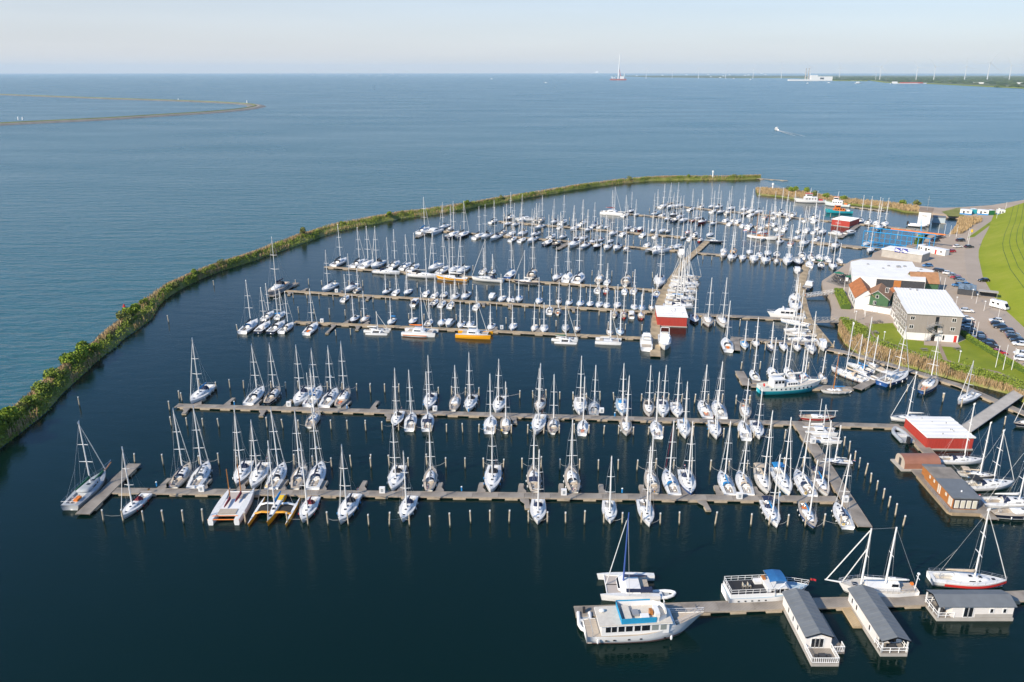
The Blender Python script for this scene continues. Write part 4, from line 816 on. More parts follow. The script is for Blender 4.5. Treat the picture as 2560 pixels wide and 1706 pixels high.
    P['steering_wheel'] = m.mesh('steering_wheel', M_STEEL)
    m = MB()
    for s in (-1, 1):
        pts = []
        for x in (-5.8, -4, -2, 0, 2, 4, 5.3, 5.9):
            b, zz = halfbeam(st, x)
            p = (x, s * max(b - 0.08, 0.08), zz + 0.62)
            pts.append(p)
            m.tube((p[0], p[1], zz), p, 0.018, n=4)
        m.path(pts, 0.014, 4)
        m.path([(a, b_, c - 0.3) for a, b_, c in pts], 0.011, 4)
    b, zz = halfbeam(st, -5.8)
    m.tube((-5.8, -b + 0.08, zz + 0.62), (-5.8, b - 0.08, zz + 0.62), 0.02, n=4)
    P['guard_rail'] = m.mesh('guard_rail', M_STEEL)
    zd = halfbeam(st, 0.9)[1]
    P['zmast'] = zd + 0.3
    P['bow'] = (5.85, 0, halfbeam(st, 5.85)[1])
    P['stern_z'] = halfbeam(st, -5.9)[1]
    P['beam'] = halfbeam(st, 0.5)[0]
    P['fender'] = MB().ball((0, 0, 0), 0.13, 0.13, 0.36, 6, 5).mesh('fender', M_WH, True)
    return P
MODERN, CLASSIC = make_protos('modern'), make_protos('classic')
# rig meshes: 12 m hull in x and y, unit height in z (scaled to each mast); origin at deck level of the mast foot
MX = 0.9
def rig_meshes(P):
    bx = P['bow'][0] - MX
    r = {}
    r['mast'] = MB().tube((0, 0, 0), (-0.12, 0, 1), 0.125, 0.085, 8).mesh('mast', M_ALU)
    m = MB()
    for z, w in ((0.36, 1.25), (0.64, 0.95)):
        for s in (-1, 1):
            m.add([(-0.06, 0, z - 0.004), (0.06, 0, z - 0.004), (-0.12, s * w, z + 0.002), (-0.22, s * w, z + 0.002),
                   (-0.06, 0, z + 0.004), (0.06, 0, z + 0.004), (-0.12, s * w, z + 0.006), (-0.22, s * w, z + 0.006)],
                  [(0, 1, 2, 3), (4, 7, 6, 5), (0, 3, 7, 4), (1, 5, 6, 2), (2, 6, 7, 3)])
    r['spreaders'] = m.mesh('spreader', M_ALU)
    m = MB()
    y0 = P['beam'] - 0.12
    for s in (-1, 1):
        pts = [(-0.25, s * y0, -0.02), (-0.2, s * 1.25, 0.36), (-0.2, s * 0.95, 0.64), (-0.12, 0, 0.985)]
        for a, b in zip(pts[:-1], pts[1:]):
            m.htube(a, b, 0.017, n=4)
        m.htube((0.05, s * y0 * 0.95, -0.02), (-0.05, 0, 0.36), 0.014, n=4)
        m.htube((-6.6, s * 0.9, -0.02), (-3.6, 0, 0.40), 0.014, n=4)
    m.htube((-3.6, 0, 0.40), (-0.13, 0, 0.995), 0.017, n=4)
    m.htube((bx, 0, 0), (-0.1, 0, 0.97), 0.02, n=4)
    m.htube((0.15, 0.05, 0.0), (-0.02, 0.04, 0.98), 0.018, n=4)
    r['rigging'] = m.mesh('rigging', M_WIRE)
    m = MB()
    m.htube((bx - 0.02, 0, 0.01), (bx * 0.5, 0, 0.485), 0.075, 0.085, 6).htube((bx * 0.5, 0, 0.485), (0.02, 0, 0.94), 0.085, 0.04, 6)
    r['furled_headsail'] = m.mesh('furled_headsail', M_SAIL)
    m = MB()
    m.tube((-0.1, 0, 0.0), (-0.1, 0, 0.05), 0.02, n=4).ball((-0.1, 0, 1.008), 0.05, 0.05, 0.004, 6, 4).tube((-0.45, 0, 1.0), (0.1, 0, 1.012), 0.02, n=4)
    r['masthead_antenna'] = m.mesh('masthead_antenna', M_WH)
    return r
RIG = {'m': rig_meshes(MODERN), 'c': rig_meshes(CLASSIC)}
BOOM = MB().tube((-0.15, 0, 1.0), (-4.7, 0, 1.12), 0.085, 0.07, 6).mesh('boom', M_ALU)
m = MB()
rings = []
for x, w, h in ((-0.12, 0.16, 0.62), (-0.8, 0.20, 0.45), (-2.4, 0.17, 0.34), (-4.0, 0.13, 0.24), (-4.65, 0.06, 0.12)):
    zb = 1.0 + 0.026 * -x
    rings.append([(x, -w, zb), (x, -w * 0.8, zb + h * 0.7), (x, 0, zb + h), (x, w * 0.8, zb + h * 0.7), (x, w, zb), (x, 0, zb - 0.1)])
m.loft(rings)
COVER = m.mesh('sail_cover', CLOTH['n'], True)
RADAR = MB().tube((0, 0, 0), (0, 0, 0.22), 0.30, 0.26, 10).tube((-0.32, 0, 0.08), (-0.05, 0, 0.02), 0.05, n=4).mesh('radar_dome', M_WH, True)
FLAG = MB()
FLAG.tube((0, 0, 0), (-0.35, 0, 1.3), 0.02, n=4)
FLAG_POLE = FLAG.mesh('flag_staff', M_WOOD)
def flag_mesh(name, cols):
    m = MB()
    for k in range(len(cols)):
        z0 = -0.2 - 0.18 * k
        pts = []
        for i in range(6):
            pts.append((-0.35 - 0.18 * i, 0.07 * math.sin(i * 1.7), 1.25 + z0 - 0.05 * i))
        m.loft([[(x, y, z) for x, y, z in pts], [(x, y, z + 0.18) for x, y, z in pts]], closed=False)
    me = m.mesh(name, cols[0])
    for c in cols[1:]:
        me.materials.append(c)
    n = len(me.polygons) // len(cols)
    for i, p in enumerate(me.polygons):
        p.material_index = min(len(cols) - 1, i // n)
    return me
M_FR, M_FW, M_FB = mat('flag_red', (0.5, 0.02, 0.03), 0.8), mat('flag_white', (0.8, 0.8, 0.8), 0.8), mat('flag_blue', (0.02, 0.06, 0.28), 0.8)
M_FK, M_FY = mat('flag_black', (0.015, 0.015, 0.015), 0.8), mat('flag_gold', (0.8, 0.5, 0.02), 0.8)
FLAG_NL = flag_mesh('flag', [M_FR, M_FW, M_FB])
FLAG_DE = flag_mesh('flag', [M_FK, M_FR, M_FY])
LIFEBUOY = MB()
LIFEBUOY.path([(0, 0.28 * math.cos(2 * math.pi * k / 8), 0.28 * math.sin(2 * math.pi * k / 8)) for k in range(9)], 0.08, 5)
LIFEBUOY = LIFEBUOY.mesh('lifebuoy', M_YEL)

def sailboat(x, y, hd, L, h, style, label, lod=0, group=None, name='sailboat', cat='sailboat', wood_mast=False):
    hull, cover = style[0], style[1]
    deck = style[2] if len(style) > 2 else 'w'
    ex = style[3:]
    classic = deck in 'toe' or hull in 'r'
    P, G_ = (CLASSIC, RIG['c']) if classic else (MODERN, RIG['m'])
    root = thing(name, label, cat, (x, y, 0), hd, group)
    s = L / 12.0
    wob = 1.0 + (random.random() - 0.5) * 0.08
    root.scale = (s, s * (1.12 if L < 9 else 1.0) * wob, s)
    root.rotation_euler = (random.uniform(-0.012, 0.012), random.uniform(-0.006, 0.006), hd)
    cloth = CLOTH.get(cover)
    drawn = cloth or (M_SAIL if random.random() < (0.55 if lod == 0 else 0.35) else CLOTH[random.choice('nnkkkgb')])
    put('hull', P['hull'], root, material=HULL[hull])
    put('deck', P['deck'], root, material=DECK[deck])
    put('coachroof', P['coachroof'], root, material=DECK['g'] if 'x' in ex else (M_WH if deck != 'g' else DECK['w']))
    put('cockpit_seats', P['cockpit_seats'], root, material=M_TEAK if (deck == 't' or random.random() < 0.45) else DECK['e'])
    put('window', P['window_r'], root)
    put('window', P['window_l'], root)
    if lod < 2:
        stripe = random.choice(['n', 'n', 'b', 'r', 'k', 'g'])
        put('waterline_stripe', P['waterline_stripe'], root, material=CLOTH[stripe] if hull == 'w' else M_WH)
    if lod == 0:
        for hx, hz in P['hatch_z']:
            put('hatch', P['hatch'], root, (hx, 0, hz))
        put('guard_rail', P['guard_rail'], root)
        put('steering_wheel', P['steering_wheel'], root)
    zsc = (h / s - P['zmast'])                    # mast length in hull units
    zs = (1, 1, zsc)
    ml = (MX, 0, P['zmast'])
    if h > 0:
        mast = put('mast', G_['mast'], root, ml, scale=(1.2 / s, 1.2 / s, zsc), material=M_WOOD if wood_mast else M_ALU)
        put('spreader', G_['spreaders'], root, ml, scale=zs)
        put('rigging', G_['rigging'], root, ml, scale=zs)
        if lod == 0:
            put('masthead_antenna', G_['masthead_antenna'], root, ml, scale=zs)
        if 'f' in ex or random.random() < (0.6 if lod < 2 else 0.35):
            put('furled_headsail', G_['furled_headsail'], root, ml, scale=zs, material=CLOTH['b'] if ('K' in ex and cover == 'b') else (CLOTH['r'] if 'b' in ex and hull == 'w' and cover == '-' and 'f' in ex else M_SAIL))
        put('boom', BOOM, root, ml, material=M_WOOD if wood_mast else M_ALU)
        put('sail_cover', COVER, root, ml, material=drawn)
        if 'R' in ex:
            put('radar_dome', RADAR, root, (MX + 0.45, 0, P['zmast'] + zsc * 0.36))
        if 'K' in ex:
            put('mizzen_mast', G_['mast'], root, (-4.6, 0, P['stern_z']), scale=(0.8, 0.8, zsc * 0.66))
    if 'B' in ex:
        put('bimini', P['bimini'], root, material=cloth or (CLOTH['n'] if 'n' in ex else CLOTH['b']))
    if ('B' not in ex or 'n' in ex) and (set('hbrn') & set(ex) or (lod and random.random() < 0.6)):
        put('sprayhood', P['sprayhood'], root, material=CLOTH['b'] if 'b' in ex else CLOTH['r'] if 'r' in ex else CLOTH['n'] if 'n' in ex else (cloth if cloth and cover not in 'w' else CLOTH[random.choice('nkkng')]))
    if 'F' in ex or (lod < 2 and random.random() < 0.3):
        col = M_REDP if 'r' in ex else (M_BLUEP if random.random() < 0.3 else M_WH)
        for fx in (-3.0, -0.5, 2.0):
            for sd in (-1, 1):
                b, z = halfbeam(HF['c' if classic else 'm'], fx)
                put('fender', P['fender'], root, (fx, sd * (b + 0.12), 0.55), material=col)
    if 'y' in ex:
        put('lifebuoy', LIFEBUOY, root, (-5.75, 1.0, P['stern_z'] + 0.4))
    if 'o' in ex:
        put('cockpit_cushion', CACHE['cush'], root)
    if 'l' in ex or (lod == 0 and random.random() < 0.35):
        put('flag_staff', FLAG_POLE, root, (-5.85, 0.3, P['stern_z']))
        put('flag', FLAG_NL if random.random() < 0.7 else FLAG_DE, root, (-5.85, 0.3, P['stern_z']))
    return root
CACHE = {'cush': MB().box(-4.4, -2.6, -0.5, 0.5, 0.72, 1.0).mesh('cockpit_cushion', CLOTH['o'])}
HF = {'m': hullform('modern'), 'c': hullform('classic')}

# ---------------------------------------------------------------- multihulls (catamaran, trimaran)
def slim_hull(L, b, z, x0=0.0, sharp_stern=False):
    rings = []
    for i in range(11):
        t = i / 10.0
        bb = b * (1 - max(0, (t - 0.4) / 0.6) ** 2.2) * (0.7 + 0.3 * min(1, t / 0.3))
        if sharp_stern:
            bb *= min(1, 0.15 + t * 3.2)
        bb = max(bb, 0.03)
        x = x0 - L / 2 + L * t
        xw = x - 0.35 * t ** 3
        zz = z * (0.9 + 0.15 * t)
        rings.append([(x, -bb * 0.9, zz), (xw, -bb, zz * 0.45), (xw, -bb * 0.7, -0.3), (xw, bb * 0.7, -0.3), (xw, bb, zz * 0.45), (x, bb * 0.9, zz)])
    return rings
def multihull(x, y, hd, L, B, h, hullc, label, cat='catamaran', name='catamaran', cover='-', mast='a', tri=False, float_len=0.85, cabin=True, deckc='w', trim=None, motor=False, group=None):
    root = thing(name, label, cat, (x, y, 0), hd, group)
    s = L / 12.0
    B2 = B / 2
    HM = HULL[hullc]
    if tri:
        MB().loft(slim_hull(L, 0.95 * s, 1.15 * s)).build('hull', HM, root)
        for sd in (-1, 1):
            m = MB().loft([[(a, b + sd * (B2 - 0.35 * s), c) for a, b, c in r] for r in slim_hull(L * float_len, 0.38 * s, 0.85 * s, L * 0.06, True)])
            f = m.build('float', HM, root)
            MB().loft([[(a, b * 0.86 + sd * (B2 - 0.35 * s), 0.9 * c + 0.03) for a, b, c in (r[0], r[5])] for r in slim_hull(L * float_len * 0.97, 0.38 * s, 0.98 * s, L * 0.06, True)], closed=False).build('float_deck', M_WH, f)
        for bx in (L * 0.17, -L * 0.13):
            for sd in (-1, 1):
                MB().loft([[(bx + 0.35 * s * a, sd * yy, z + dz) for a, dz in ((-1, 0), (-0.8, 0.12 * s), (0.8, 0.12 * s), (1, 0))] for yy, z in ((0.7 * s, 1.15 * s), (B2 * 0.55, 1.25 * s), (B2 - 0.3 * s, 0.8 * s))]).build('cross_beam', HM if bx > 0 else M_WH, root)
        for sd in (-1, 1):
            MB().loft([[(L * 0.14, sd * 0.85 * s, 1.0 * s), (L * 0.14, sd * (B2 - 0.7 * s), 0.85 * s)], [(-L * 0.10, sd * 0.85 * s, 1.0 * s), (-L * 0.10, sd * (B2 - 0.7 * s), 0.85 * s)]], closed=False).build('trampoline', mat('net_dark', (0.035, 0.034, 0.032), 0.9), root)
        dk = slim_hull(L * 0.97, 0.90 * s, 1.2 * s)
        MB().loft([[(r[0][0], r[0][1], r[0][2] + 0.02), (r[5][0], r[5][1], r[5][2] + 0.02)] for r in dk], closed=False).build('deck', DECK[deckc], root)
        MB().loft([[(xx, -w, z0), (xx, -w * 0.8, z1), (xx, w * 0.8, z1), (xx, w, z0)] for xx, w, z0, z1 in ((-0.20 * L, 0.7 * s, 1.1 * s, 1.55 * s), (0.06 * L, 0.7 * s, 1.15 * s, 1.6 * s), (0.24 * L, 0.35 * s, 1.15 * s, 1.25 * s))]).build('coachroof', M_WH, root)
        for hx in (0.0, 0.10, 0.30):
            MB().box(hx * L - 0.3, hx * L + 0.3, -0.28, 0.28, 1.2 * s, 1.63 * s if hx < 0.2 else 1.28 * s).build('hatch', M_GLASS, root)
        MB().box(-0.42 * L, -0.24 * L, -0.5 * s, 0.5 * s, 1.1 * s, 1.25 * s).build('cockpit_seats', M_TEAK if hullc != 'y' else M_YEL, root)
        mx, zm = 0.04 * L, 1.6 * s
    else:
        for sd in (-1, 1):
            f = MB().loft([[(a, b + sd * (B2 - 0.75 * s), c) for a, b, c in r] for r in slim_hull(L, 0.75 * s, 1.35 * s)]).build('hull', HM, root)
            MB().loft([[(r[0][0], r[0][1] * 0.95 + sd * (B2 - 0.75 * s), r[0][2] + 0.02), (r[5][0], r[5][1] * 0.95 + sd * (B2 - 0.75 * s), r[5][2] + 0.02)] for r in slim_hull(L * 0.99, 0.75 * s, 1.36 * s)], closed=False).build('deck', DECK[deckc], f)
            if trim:
                MB().box(-0.46 * L, 0.25 * L, sd * (B2 + 0.012) - 0.01, sd * (B2 + 0.012) + 0.01, 0.35 * s, 0.62 * s).build('side_stripe', trim, f)
        w = B2 - 1.3 * s
        MB().box(-0.33 * L, 0.14 * L, -w, w, 0.75 * s, 1.30 * s).build('bridge_deck', M_WH, root)
        MB().tube((0.38 * L, -B2 + 0.6 * s, 1.25 * s), (0.38 * L, B2 - 0.6 * s, 1.25 * s), 0.12 * s).build('cross_beam', M_ALU, root)
        for sd in (-1, 1):
            MB().add([(0.14 * L, sd * 0.1, 1.2 * s), (0.37 * L, sd * 0.1, 1.2 * s), (0.37 * L, sd * w, 1.2 * s), (0.14 * L, sd * w, 1.2 * s)], [(0, 1, 2, 3) if sd > 0 else (3, 2, 1, 0)]).build('trampoline', mat('net_pale', (0.45, 0.40, 0.36), 0.9), root)
        if cabin:
            cw = w + 0.35 * s
            c = MB().loft([[(xx, -ww, 1.3 * s), (xx, -ww * 0.85, zz), (xx, ww * 0.85, zz), (xx, ww, 1.3 * s)] for xx, ww, zz in ((-0.18 * L, cw, 2.2 * s), (0.05 * L, cw * 0.97, 2.25 * s), (0.13 * L, cw * 0.8, 1.9 * s), (0.19 * L, cw * 0.6, 1.35 * s))]).build('cabin', M_WH, root)
            for sd in (-1, 1):
                MB().add([(-0.14 * L, sd * (cw * 0.965 + 0.03), 1.6 * s), (0.05 * L, sd * (cw * 0.94 + 0.03), 1.6 * s), (0.05 * L, sd * (cw * 0.87 + 0.03), 2.05 * s), (-0.14 * L, sd * (cw * 0.89 + 0.03), 2.05 * s)], [(0, 1, 2, 3), (3, 2, 1, 0)]).build('window', M_GLASS, c)
            MB().add([(0.135 * L + 0.03, -cw * 0.62, 1.80 * s), (0.135 * L + 0.03, cw * 0.62, 1.80 * s), (0.178 * L + 0.05, cw * 0.5, 1.47 * s), (0.178 * L + 0.05, -cw * 0.5, 1.47 * s)], [(0, 1, 2, 3), (3, 2, 1, 0)]).build('windscreen', M_GLASS, c)
        MB().box(-0.34 * L, -0.19 * L, -w * 0.9, w * 0.9, 1.30 * s, 1.42 * s).build('cockpit_seats', M_TEAK, root)
        mx, zm = 0.08 * L, (2.2 if cabin else 1.3) * s
    if h > 0:
        mm = M_WOOD if mast == 'w' else (mat('mast_blue', (0.05, 0.10, 0.33), 0.4) if mast == 'b' else M_ALU)
        MB().tube((mx, 0, zm), (mx - 0.02 * h, 0, h), 0.15, 0.10, 8).build('mast', mm, root)
        m = MB()
        for sd in (-1, 1):
            m.tube((mx - 0.06 * L, sd * (B2 - 0.2), 1.2 * s), (mx - 0.018 * h, 0, h * 0.93), 0.03, n=4)
        m.tube((0.47 * L if tri else 0.38 * L, 0, 1.25 * s), (mx - 0.018 * h, 0, h * 0.95), 0.03, n=4)
        m.build('rigging', M_WIRE, root)
        MB().tube((0.45 * L if tri else 0.37 * L, 0, 1.35 * s), (mx, 0, h * 0.9), 0.09, 0.05).build('furled_headsail', M_SAIL, root)
        MB().tube((mx - 0.1, 0, zm + 0.9 * s), (mx - 0.40 * L, 0, zm + 1.0 * s), 0.10, 0.08).build('boom', mm, root)
        put('sail_cover', COVER, root, (mx, 0, zm - 0.05), scale=(0.40 * L / 4.65, 1.3, 1.0 * max(s, 0.8)), material=CLOTH.get(cover, M_SAIL))
    return root

# ---------------------------------------------------------------- motor boats
def motor_boat(x, y, hd, L, label, hullc='w', fly=False, canopy=None, name='motor_boat', cat='motor boat', group=None, deckc='w', hz=1.0, cab=(-0.22, 0.16), wheelhouse=False):
    root = thing(name, label, cat, (x, y, 0), hd, group)
    root.scale = (L / 10.0,) * 3
    rings, dk = [], []
    for i in range(12):
        t = i / 11.0
        xx = -5 + 10 * t
        b = 1.7 * (1 - max(0, (t - 0.5) / 0.5) ** 2.3) * (0.9 + 0.1 * min(1, t / 0.3))
        b = max(b, 0.04)
        z = (1.05 + 0.55 * t * t) * hz
        xw = xx - 0.9 * t ** 3
        rings.append([(xx, -b, z), (xw, -b * 0.9, 0.35), (xw, -b * 0.6, -0.3), (xw, b * 0.6, -0.3), (xw, b * 0.9, 0.35), (xx, b, z)])
        dk.append([(xx, -b + 0.06, z - 0.06), (xx, b - 0.06, z - 0.06)])
    m = MB().loft(rings, closed=False)
    m.f.append((0, 1, 2, 3, 4, 5))
    m.build('hull', HULL[hullc], root, True)
    MB().loft(dk, closed=False).build('deck', DECK[deckc], root)
    c0, c1 = cab[0] * 10, cab[1] * 10
    z0 = 1.0 * hz
    zt = z0 + (2.1 if wheelhouse else 1.35)
    cb = MB().loft([[(a, -w, z0), (a + da, -w * 0.88, z), (a + da, w * 0.88, z), (a, w, z0)] for a, da, w, z in ((c0, 0, 1.35, zt), (c1, 0, 1.35, zt + 0.03), (c1 + 0.9, -0.5, 1.1, zt - 0.1), (c1 + 1.6, 0, 0.8, z0 + 0.35))]).build('cabin', M_WH, root)
    for sd in (-1, 1):
        m = MB()
        n = 3
        for k in range(n):
            a0 = c0 + 0.25 + (c1 - c0 - 0.1) * k / n
            a1 = a0 + (c1 - c0 - 0.1) / n - 0.18
            m.add([(a0, sd * 1.29, zt - 0.75), (a1, sd * 1.29, zt - 0.75), (a1, sd * 1.235, zt - 0.2), (a0, sd * 1.235, zt - 0.2)], [(0, 1, 2, 3), (3, 2, 1, 0)])
        m.build('window', M_GLASS, cb)
    MB().add([(c1 + 0.98, -0.85, z0 + 0.70), (c1 + 0.98, 0.85, z0 + 0.70), (c1 + 0.48, 0.9, zt - 0.2), (c1 + 0.48, -0.9, zt - 0.2)], [(0, 1, 2, 3), (3, 2, 1, 0)]).build('windscreen', M_GLASS, cb)
    MB().box(-4.7, c0 - 0.1, -1.2, 1.2, z0 - 0.06, z0 + 0.05).build('cockpit_floor', M_TEAK, root)
    m = MB()
    for sd in (-1, 1):
        pts = [(r[0][0], sd * max(abs(r[0][1]) - 0.1, 0.05), r[0][2] + 0.55) for r in rings[4:]]
        m.path(pts, 0.025, 4)
        for p in pts:
            m.tube((p[0], p[1], p[2] - 0.6), p, 0.02, n=4)
    m.build('guard_rail', M_STEEL, root)
    if fly:
        f = MB().box(c0 - 0.4, c1 - 0.4, -1.15, 1.15, zt + 0.02, zt + 0.18).build('flybridge', M_WH, root)
        MB().box(c1 - 0.9, c1 - 0.6, -0.9, 0.9, zt + 0.18, zt + 0.75).build('helm_console', M_WH, f)
        MB().box(c0 + 0.2, c0 + 1.2, -0.8, 0.8, zt + 0.18, zt + 0.45).build('bench', DECK['e'], f)
        MB().path([(c0, -1.1, zt), (c0 - 0.2, -1.0, zt + 1.4), (c0 - 0.2, 1.0, zt + 1.4), (c0, 1.1, zt)], 0.08, 5).build('radar_arch', M_WH, root)
    if canopy:
        MB().loft([[(a, 1.25 * math.cos(math.pi * k / 6), z0 + 0.2 + h * math.sin(math.pi * k / 6) ** 0.6) for k in range(7)] for a, h in ((-4.5, 1.0), (-3.2, 1.25), (c0 + 0.1, 1.2))], closed=False).build('canopy', canopy, root)
    if wheelhouse:
        MB().tube((c0 + 0.5, 0, zt), (c0 + 0.3, 0, zt + 2.2), 0.07, 0.04).build('signal_mast', M_WH, root)
    return root
# ---------------------------------------------------------------- pontoons
def plank_mat(name, col, scale=9.0):
    m = bpy.data.materials.new(name)
    m.use_nodes = True
    nt = m.node_tree
    b = nt.nodes['Principled BSDF']
    b.inputs['Roughness'].default_value = 0.8
    tc = nt.nodes.new('ShaderNodeTexCoord')
    w = nt.nodes.new('ShaderNodeTexWave')
    w.inputs['Scale'].default_value = scale / 6.28
    w.inputs['Distortion'].default_value = 0.3
    n = nt.nodes.new('ShaderNodeTexNoise')
    n.inputs['Scale'].default_value = 0.35
    n.inputs['Detail'].default_value = 6
    nt.links.new(tc.outputs['Object'], w.inputs['Vector'])
    nt.links.new(tc.outputs['Object'], n.inputs['Vector'])
    r = nt.nodes.new('ShaderNodeValToRGB')
    r.color_ramp.elements[0].position = 0.35
    r.color_ramp.elements[1].position = 0.68
    r.color_ramp.elements[0].color = (*[c * 0.72 for c in col], 1)
    r.color_ramp.elements[1].color = (*[min(1, c * 1.2) for c in col], 1)
    nt.links.new(n.outputs['Fac'], r.inputs['Fac'])
    mx = nt.nodes.new('ShaderNodeMix')
    mx.data_type = 'RGBA'
    mx.blend_type = 'MULTIPLY'
    mx.inputs['Factor'].default_value = 0.35
    nt.links.new(r.outputs['Color'], mx.inputs['A'])
    nt.links.new(w.outputs['Color'], mx.inputs['B'])
    nt.links.new(mx.outputs['Result'], b.inputs['Base Color'])
    return m
M_PLANK_GREY = plank_mat('planks_weathered', (0.31, 0.275, 0.235))
M_PLANK_TAN = plank_mat('planks_sunbleached', (0.47, 0.36, 0.22))
M_FLOAT = mat('float_concrete', (0.42, 0.34, 0.24), 0.85, vary=0.25, scale=0.8)
M_EDGE = mat('edge_timber', (0.36, 0.30, 0.23), 0.85, vary=0.25, scale=1.2)

def pontoon(pts, width, label, plank, panel=8.0, floats=True, name='pontoon', z=0.55):
    """floating walkway along a polyline: deck panels laid end to end, edge beams, float blocks below"""
    a0 = Vector((*pts[0], 0))
    root = thing(name, label, 'pontoon', a0)
    hw = width / 2
    for p, q in zip(pts[:-1], pts[1:]):
        a, b = Vector((*p, 0)), Vector((*q, 0))
        d = b - a
        n = max(1, round(d.length / panel))
        an = math.atan2(d.y, d.x)
        ll = d.length / n
        dm = MB().box(0.02, ll - 0.02, -hw + 0.08, hw - 0.08, z - 0.14, z).mesh('deck_panel', plank)
        em = MB().box(0.0, ll, -hw, -hw + 0.075, z - 0.26, z + 0.02).box(0.0, ll, hw - 0.075, hw, z - 0.26, z + 0.02).mesh('edge_beam', M_EDGE)
        fm = MB().box(ll * 0.5 - 1.25, ll * 0.5 + 1.25, -hw - 0.10, hw + 0.10, -0.35, z - 0.27).mesh('float', M_FLOAT)
        for k in range(n):
            o = a - a0 + d * (k / n)
            put('deck_panel', dm, root, o, an)
            put('edge_beam', em, root, o, an)
            if floats:
                put('float', fm, root, o, an)
    return root

def finger(root, x0, y0, x1, y1, plank):
    o = root.location
    a, b = Vector((x0 - o.x, y0 - o.y, 0)), Vector((x1 - o.x, y1 - o.y, 0))
    d = b - a
    an, L = math.atan2(d.y, d.x), max(4.6, d.length)
    m = MB().prism([(0.9, -1.3), (1.9, -1.2), (3.0, -0.48), (L, -0.45), (L, 0.45), (1.3, 0.5), (0.9, 0.6)], 0.36, 0.50)
    f = m.build('finger', plank, root, loc=a, rz=an)
    MB().box(L - 1.5, L - 0.1, -0.55, 0.55, -0.3, 0.355).build('float', M_FLOAT, f)

PNAME = {'P1': 'nearest long pontoon', 'P2': 'second long pontoon', 'P3': 'third long pontoon', 'P4': 'fourth long pontoon', 'P5': 'fifth long pontoon',
         'P6': 'sixth long pontoon', 'P7': 'seventh long pontoon', 'P8': 'eighth long pontoon', 'P9': 'farthest long pontoon',
         'P6r': 'pontoon below the small red boathouse', 'P7r': 'pontoon beside the blue lift', 'Pt': 'pontoon by the white tower',
         'PM': 'pontoon beside big red boathouse', 'PN': 'short eight-boat pontoon', 'PT': 'pontoon behind turquoise ship'}
PLABEL = {'P1': 'long grey-planked pontoon nearest the open foreground water', 'P2': 'second long grey-planked pontoon from the foreground',
          'P3': 'third long pontoon, tan planks, with yellow and orange multihulls', 'P4': 'fourth long tan-planked pontoon, ending in an angled arm at left',
          'P5': 'fifth long tan-planked pontoon with white yachts lying alongside', 'P6': 'sixth long pontoon, left part with black-hulled yachts',
          'P6b': 'sixth long pontoon, right part beside the big catamaran', 'P7': 'seventh long pontoon reaching the top of the curved walkway',
          'P8': 'eighth long pontoon with a large white catamaran at its left end', 'P8b': 'right part of the eighth long pontoon',
          'P9': 'farthest long pontoon, just inside the harbour entrance', 'P7r': 'short pontoon leading to the blue boat lift',
          'P6r': 'pontoon with a line of bow-on white yachts, right of the walkway', 'PM': 'grey pontoon right of the big red boathouse',
          'PN': 'short grey pontoon with eight bow-on boats', 'PT': 'short pontoon behind the turquoise ship'}
PROOT = {}
for k, x0, y0, x1, y1, w in PONTOONS:
    pl = M_PLANK_TAN if k in ('P3', 'P4', 'P5', 'P6', 'P6b', 'P7') else M_PLANK_GREY
    PROOT[k] = pontoon([(x0, y0), (x1, y1)], w, PLABEL[k], pl, 5.2 if k in ('P1', 'P2') else 7.0)
for k, x0, y0, x1, y1 in FINGERS:
    finger(PROOT[k], x0, y0, x1, y1, M_PLANK_GREY)
WLABEL = {'hammer1': 'angled hammerhead pontoon at the left end of the nearest pontoon', 'hammer4': 'angled hammerhead at the left end of the fourth pontoon',
          'hammer6': 'bent landing stage at the left end of the sixth pontoon', 'hammer9': 'angled landing stage at the left end of the farthest pontoon',
          'finger6': 'wide finger pontoon beside a dark wooden boat on the sixth row', 'R1': 'wide diagonal walkway closing the right ends of the near pontoons',
          'main': 'long curved yellow-planked walkway beside the big red boathouse', 'right': 'tan walkway from the shore bridge to the far yachts',
          'shore': 'pontoon following the reed bank on the right', 'fore': 'foreground pontoon carrying the three white houseboats', 'PE': 'finger pontoon between the large white and blue yachts',
          'PTlink': 'narrow pontoon joining the turquoise ship to the bank', 'PTfinger': 'short wide pontoon at the stern of the turquoise ship',
          'PNfinger': 'short wide finger pontoon beside the blue-covered small boat', 'boathouse2': 'walkway beside the small far red boathouse',
          'Pt': 'pontoon in front of the white harbour tower', 'Pq': 'pontoon under the far bank beside the patrol ships',
          'redwalk': 'walkway along the left side of the red boathouse', 'hbwalk': 'landing stage at the bow of the orange houseboat', 'cranebase': 'thin jetty at the foot of the blue lift'}
for k, (pts, w) in WALKWAYS.items():
    PROOT[k] = pontoon(pts, w, WLABEL[k], M_PLANK_TAN if k in ('main', 'right') else M_PLANK_GREY, 6.0, z=0.56 if k not in ('R1', 'hammer1') else 0.60)

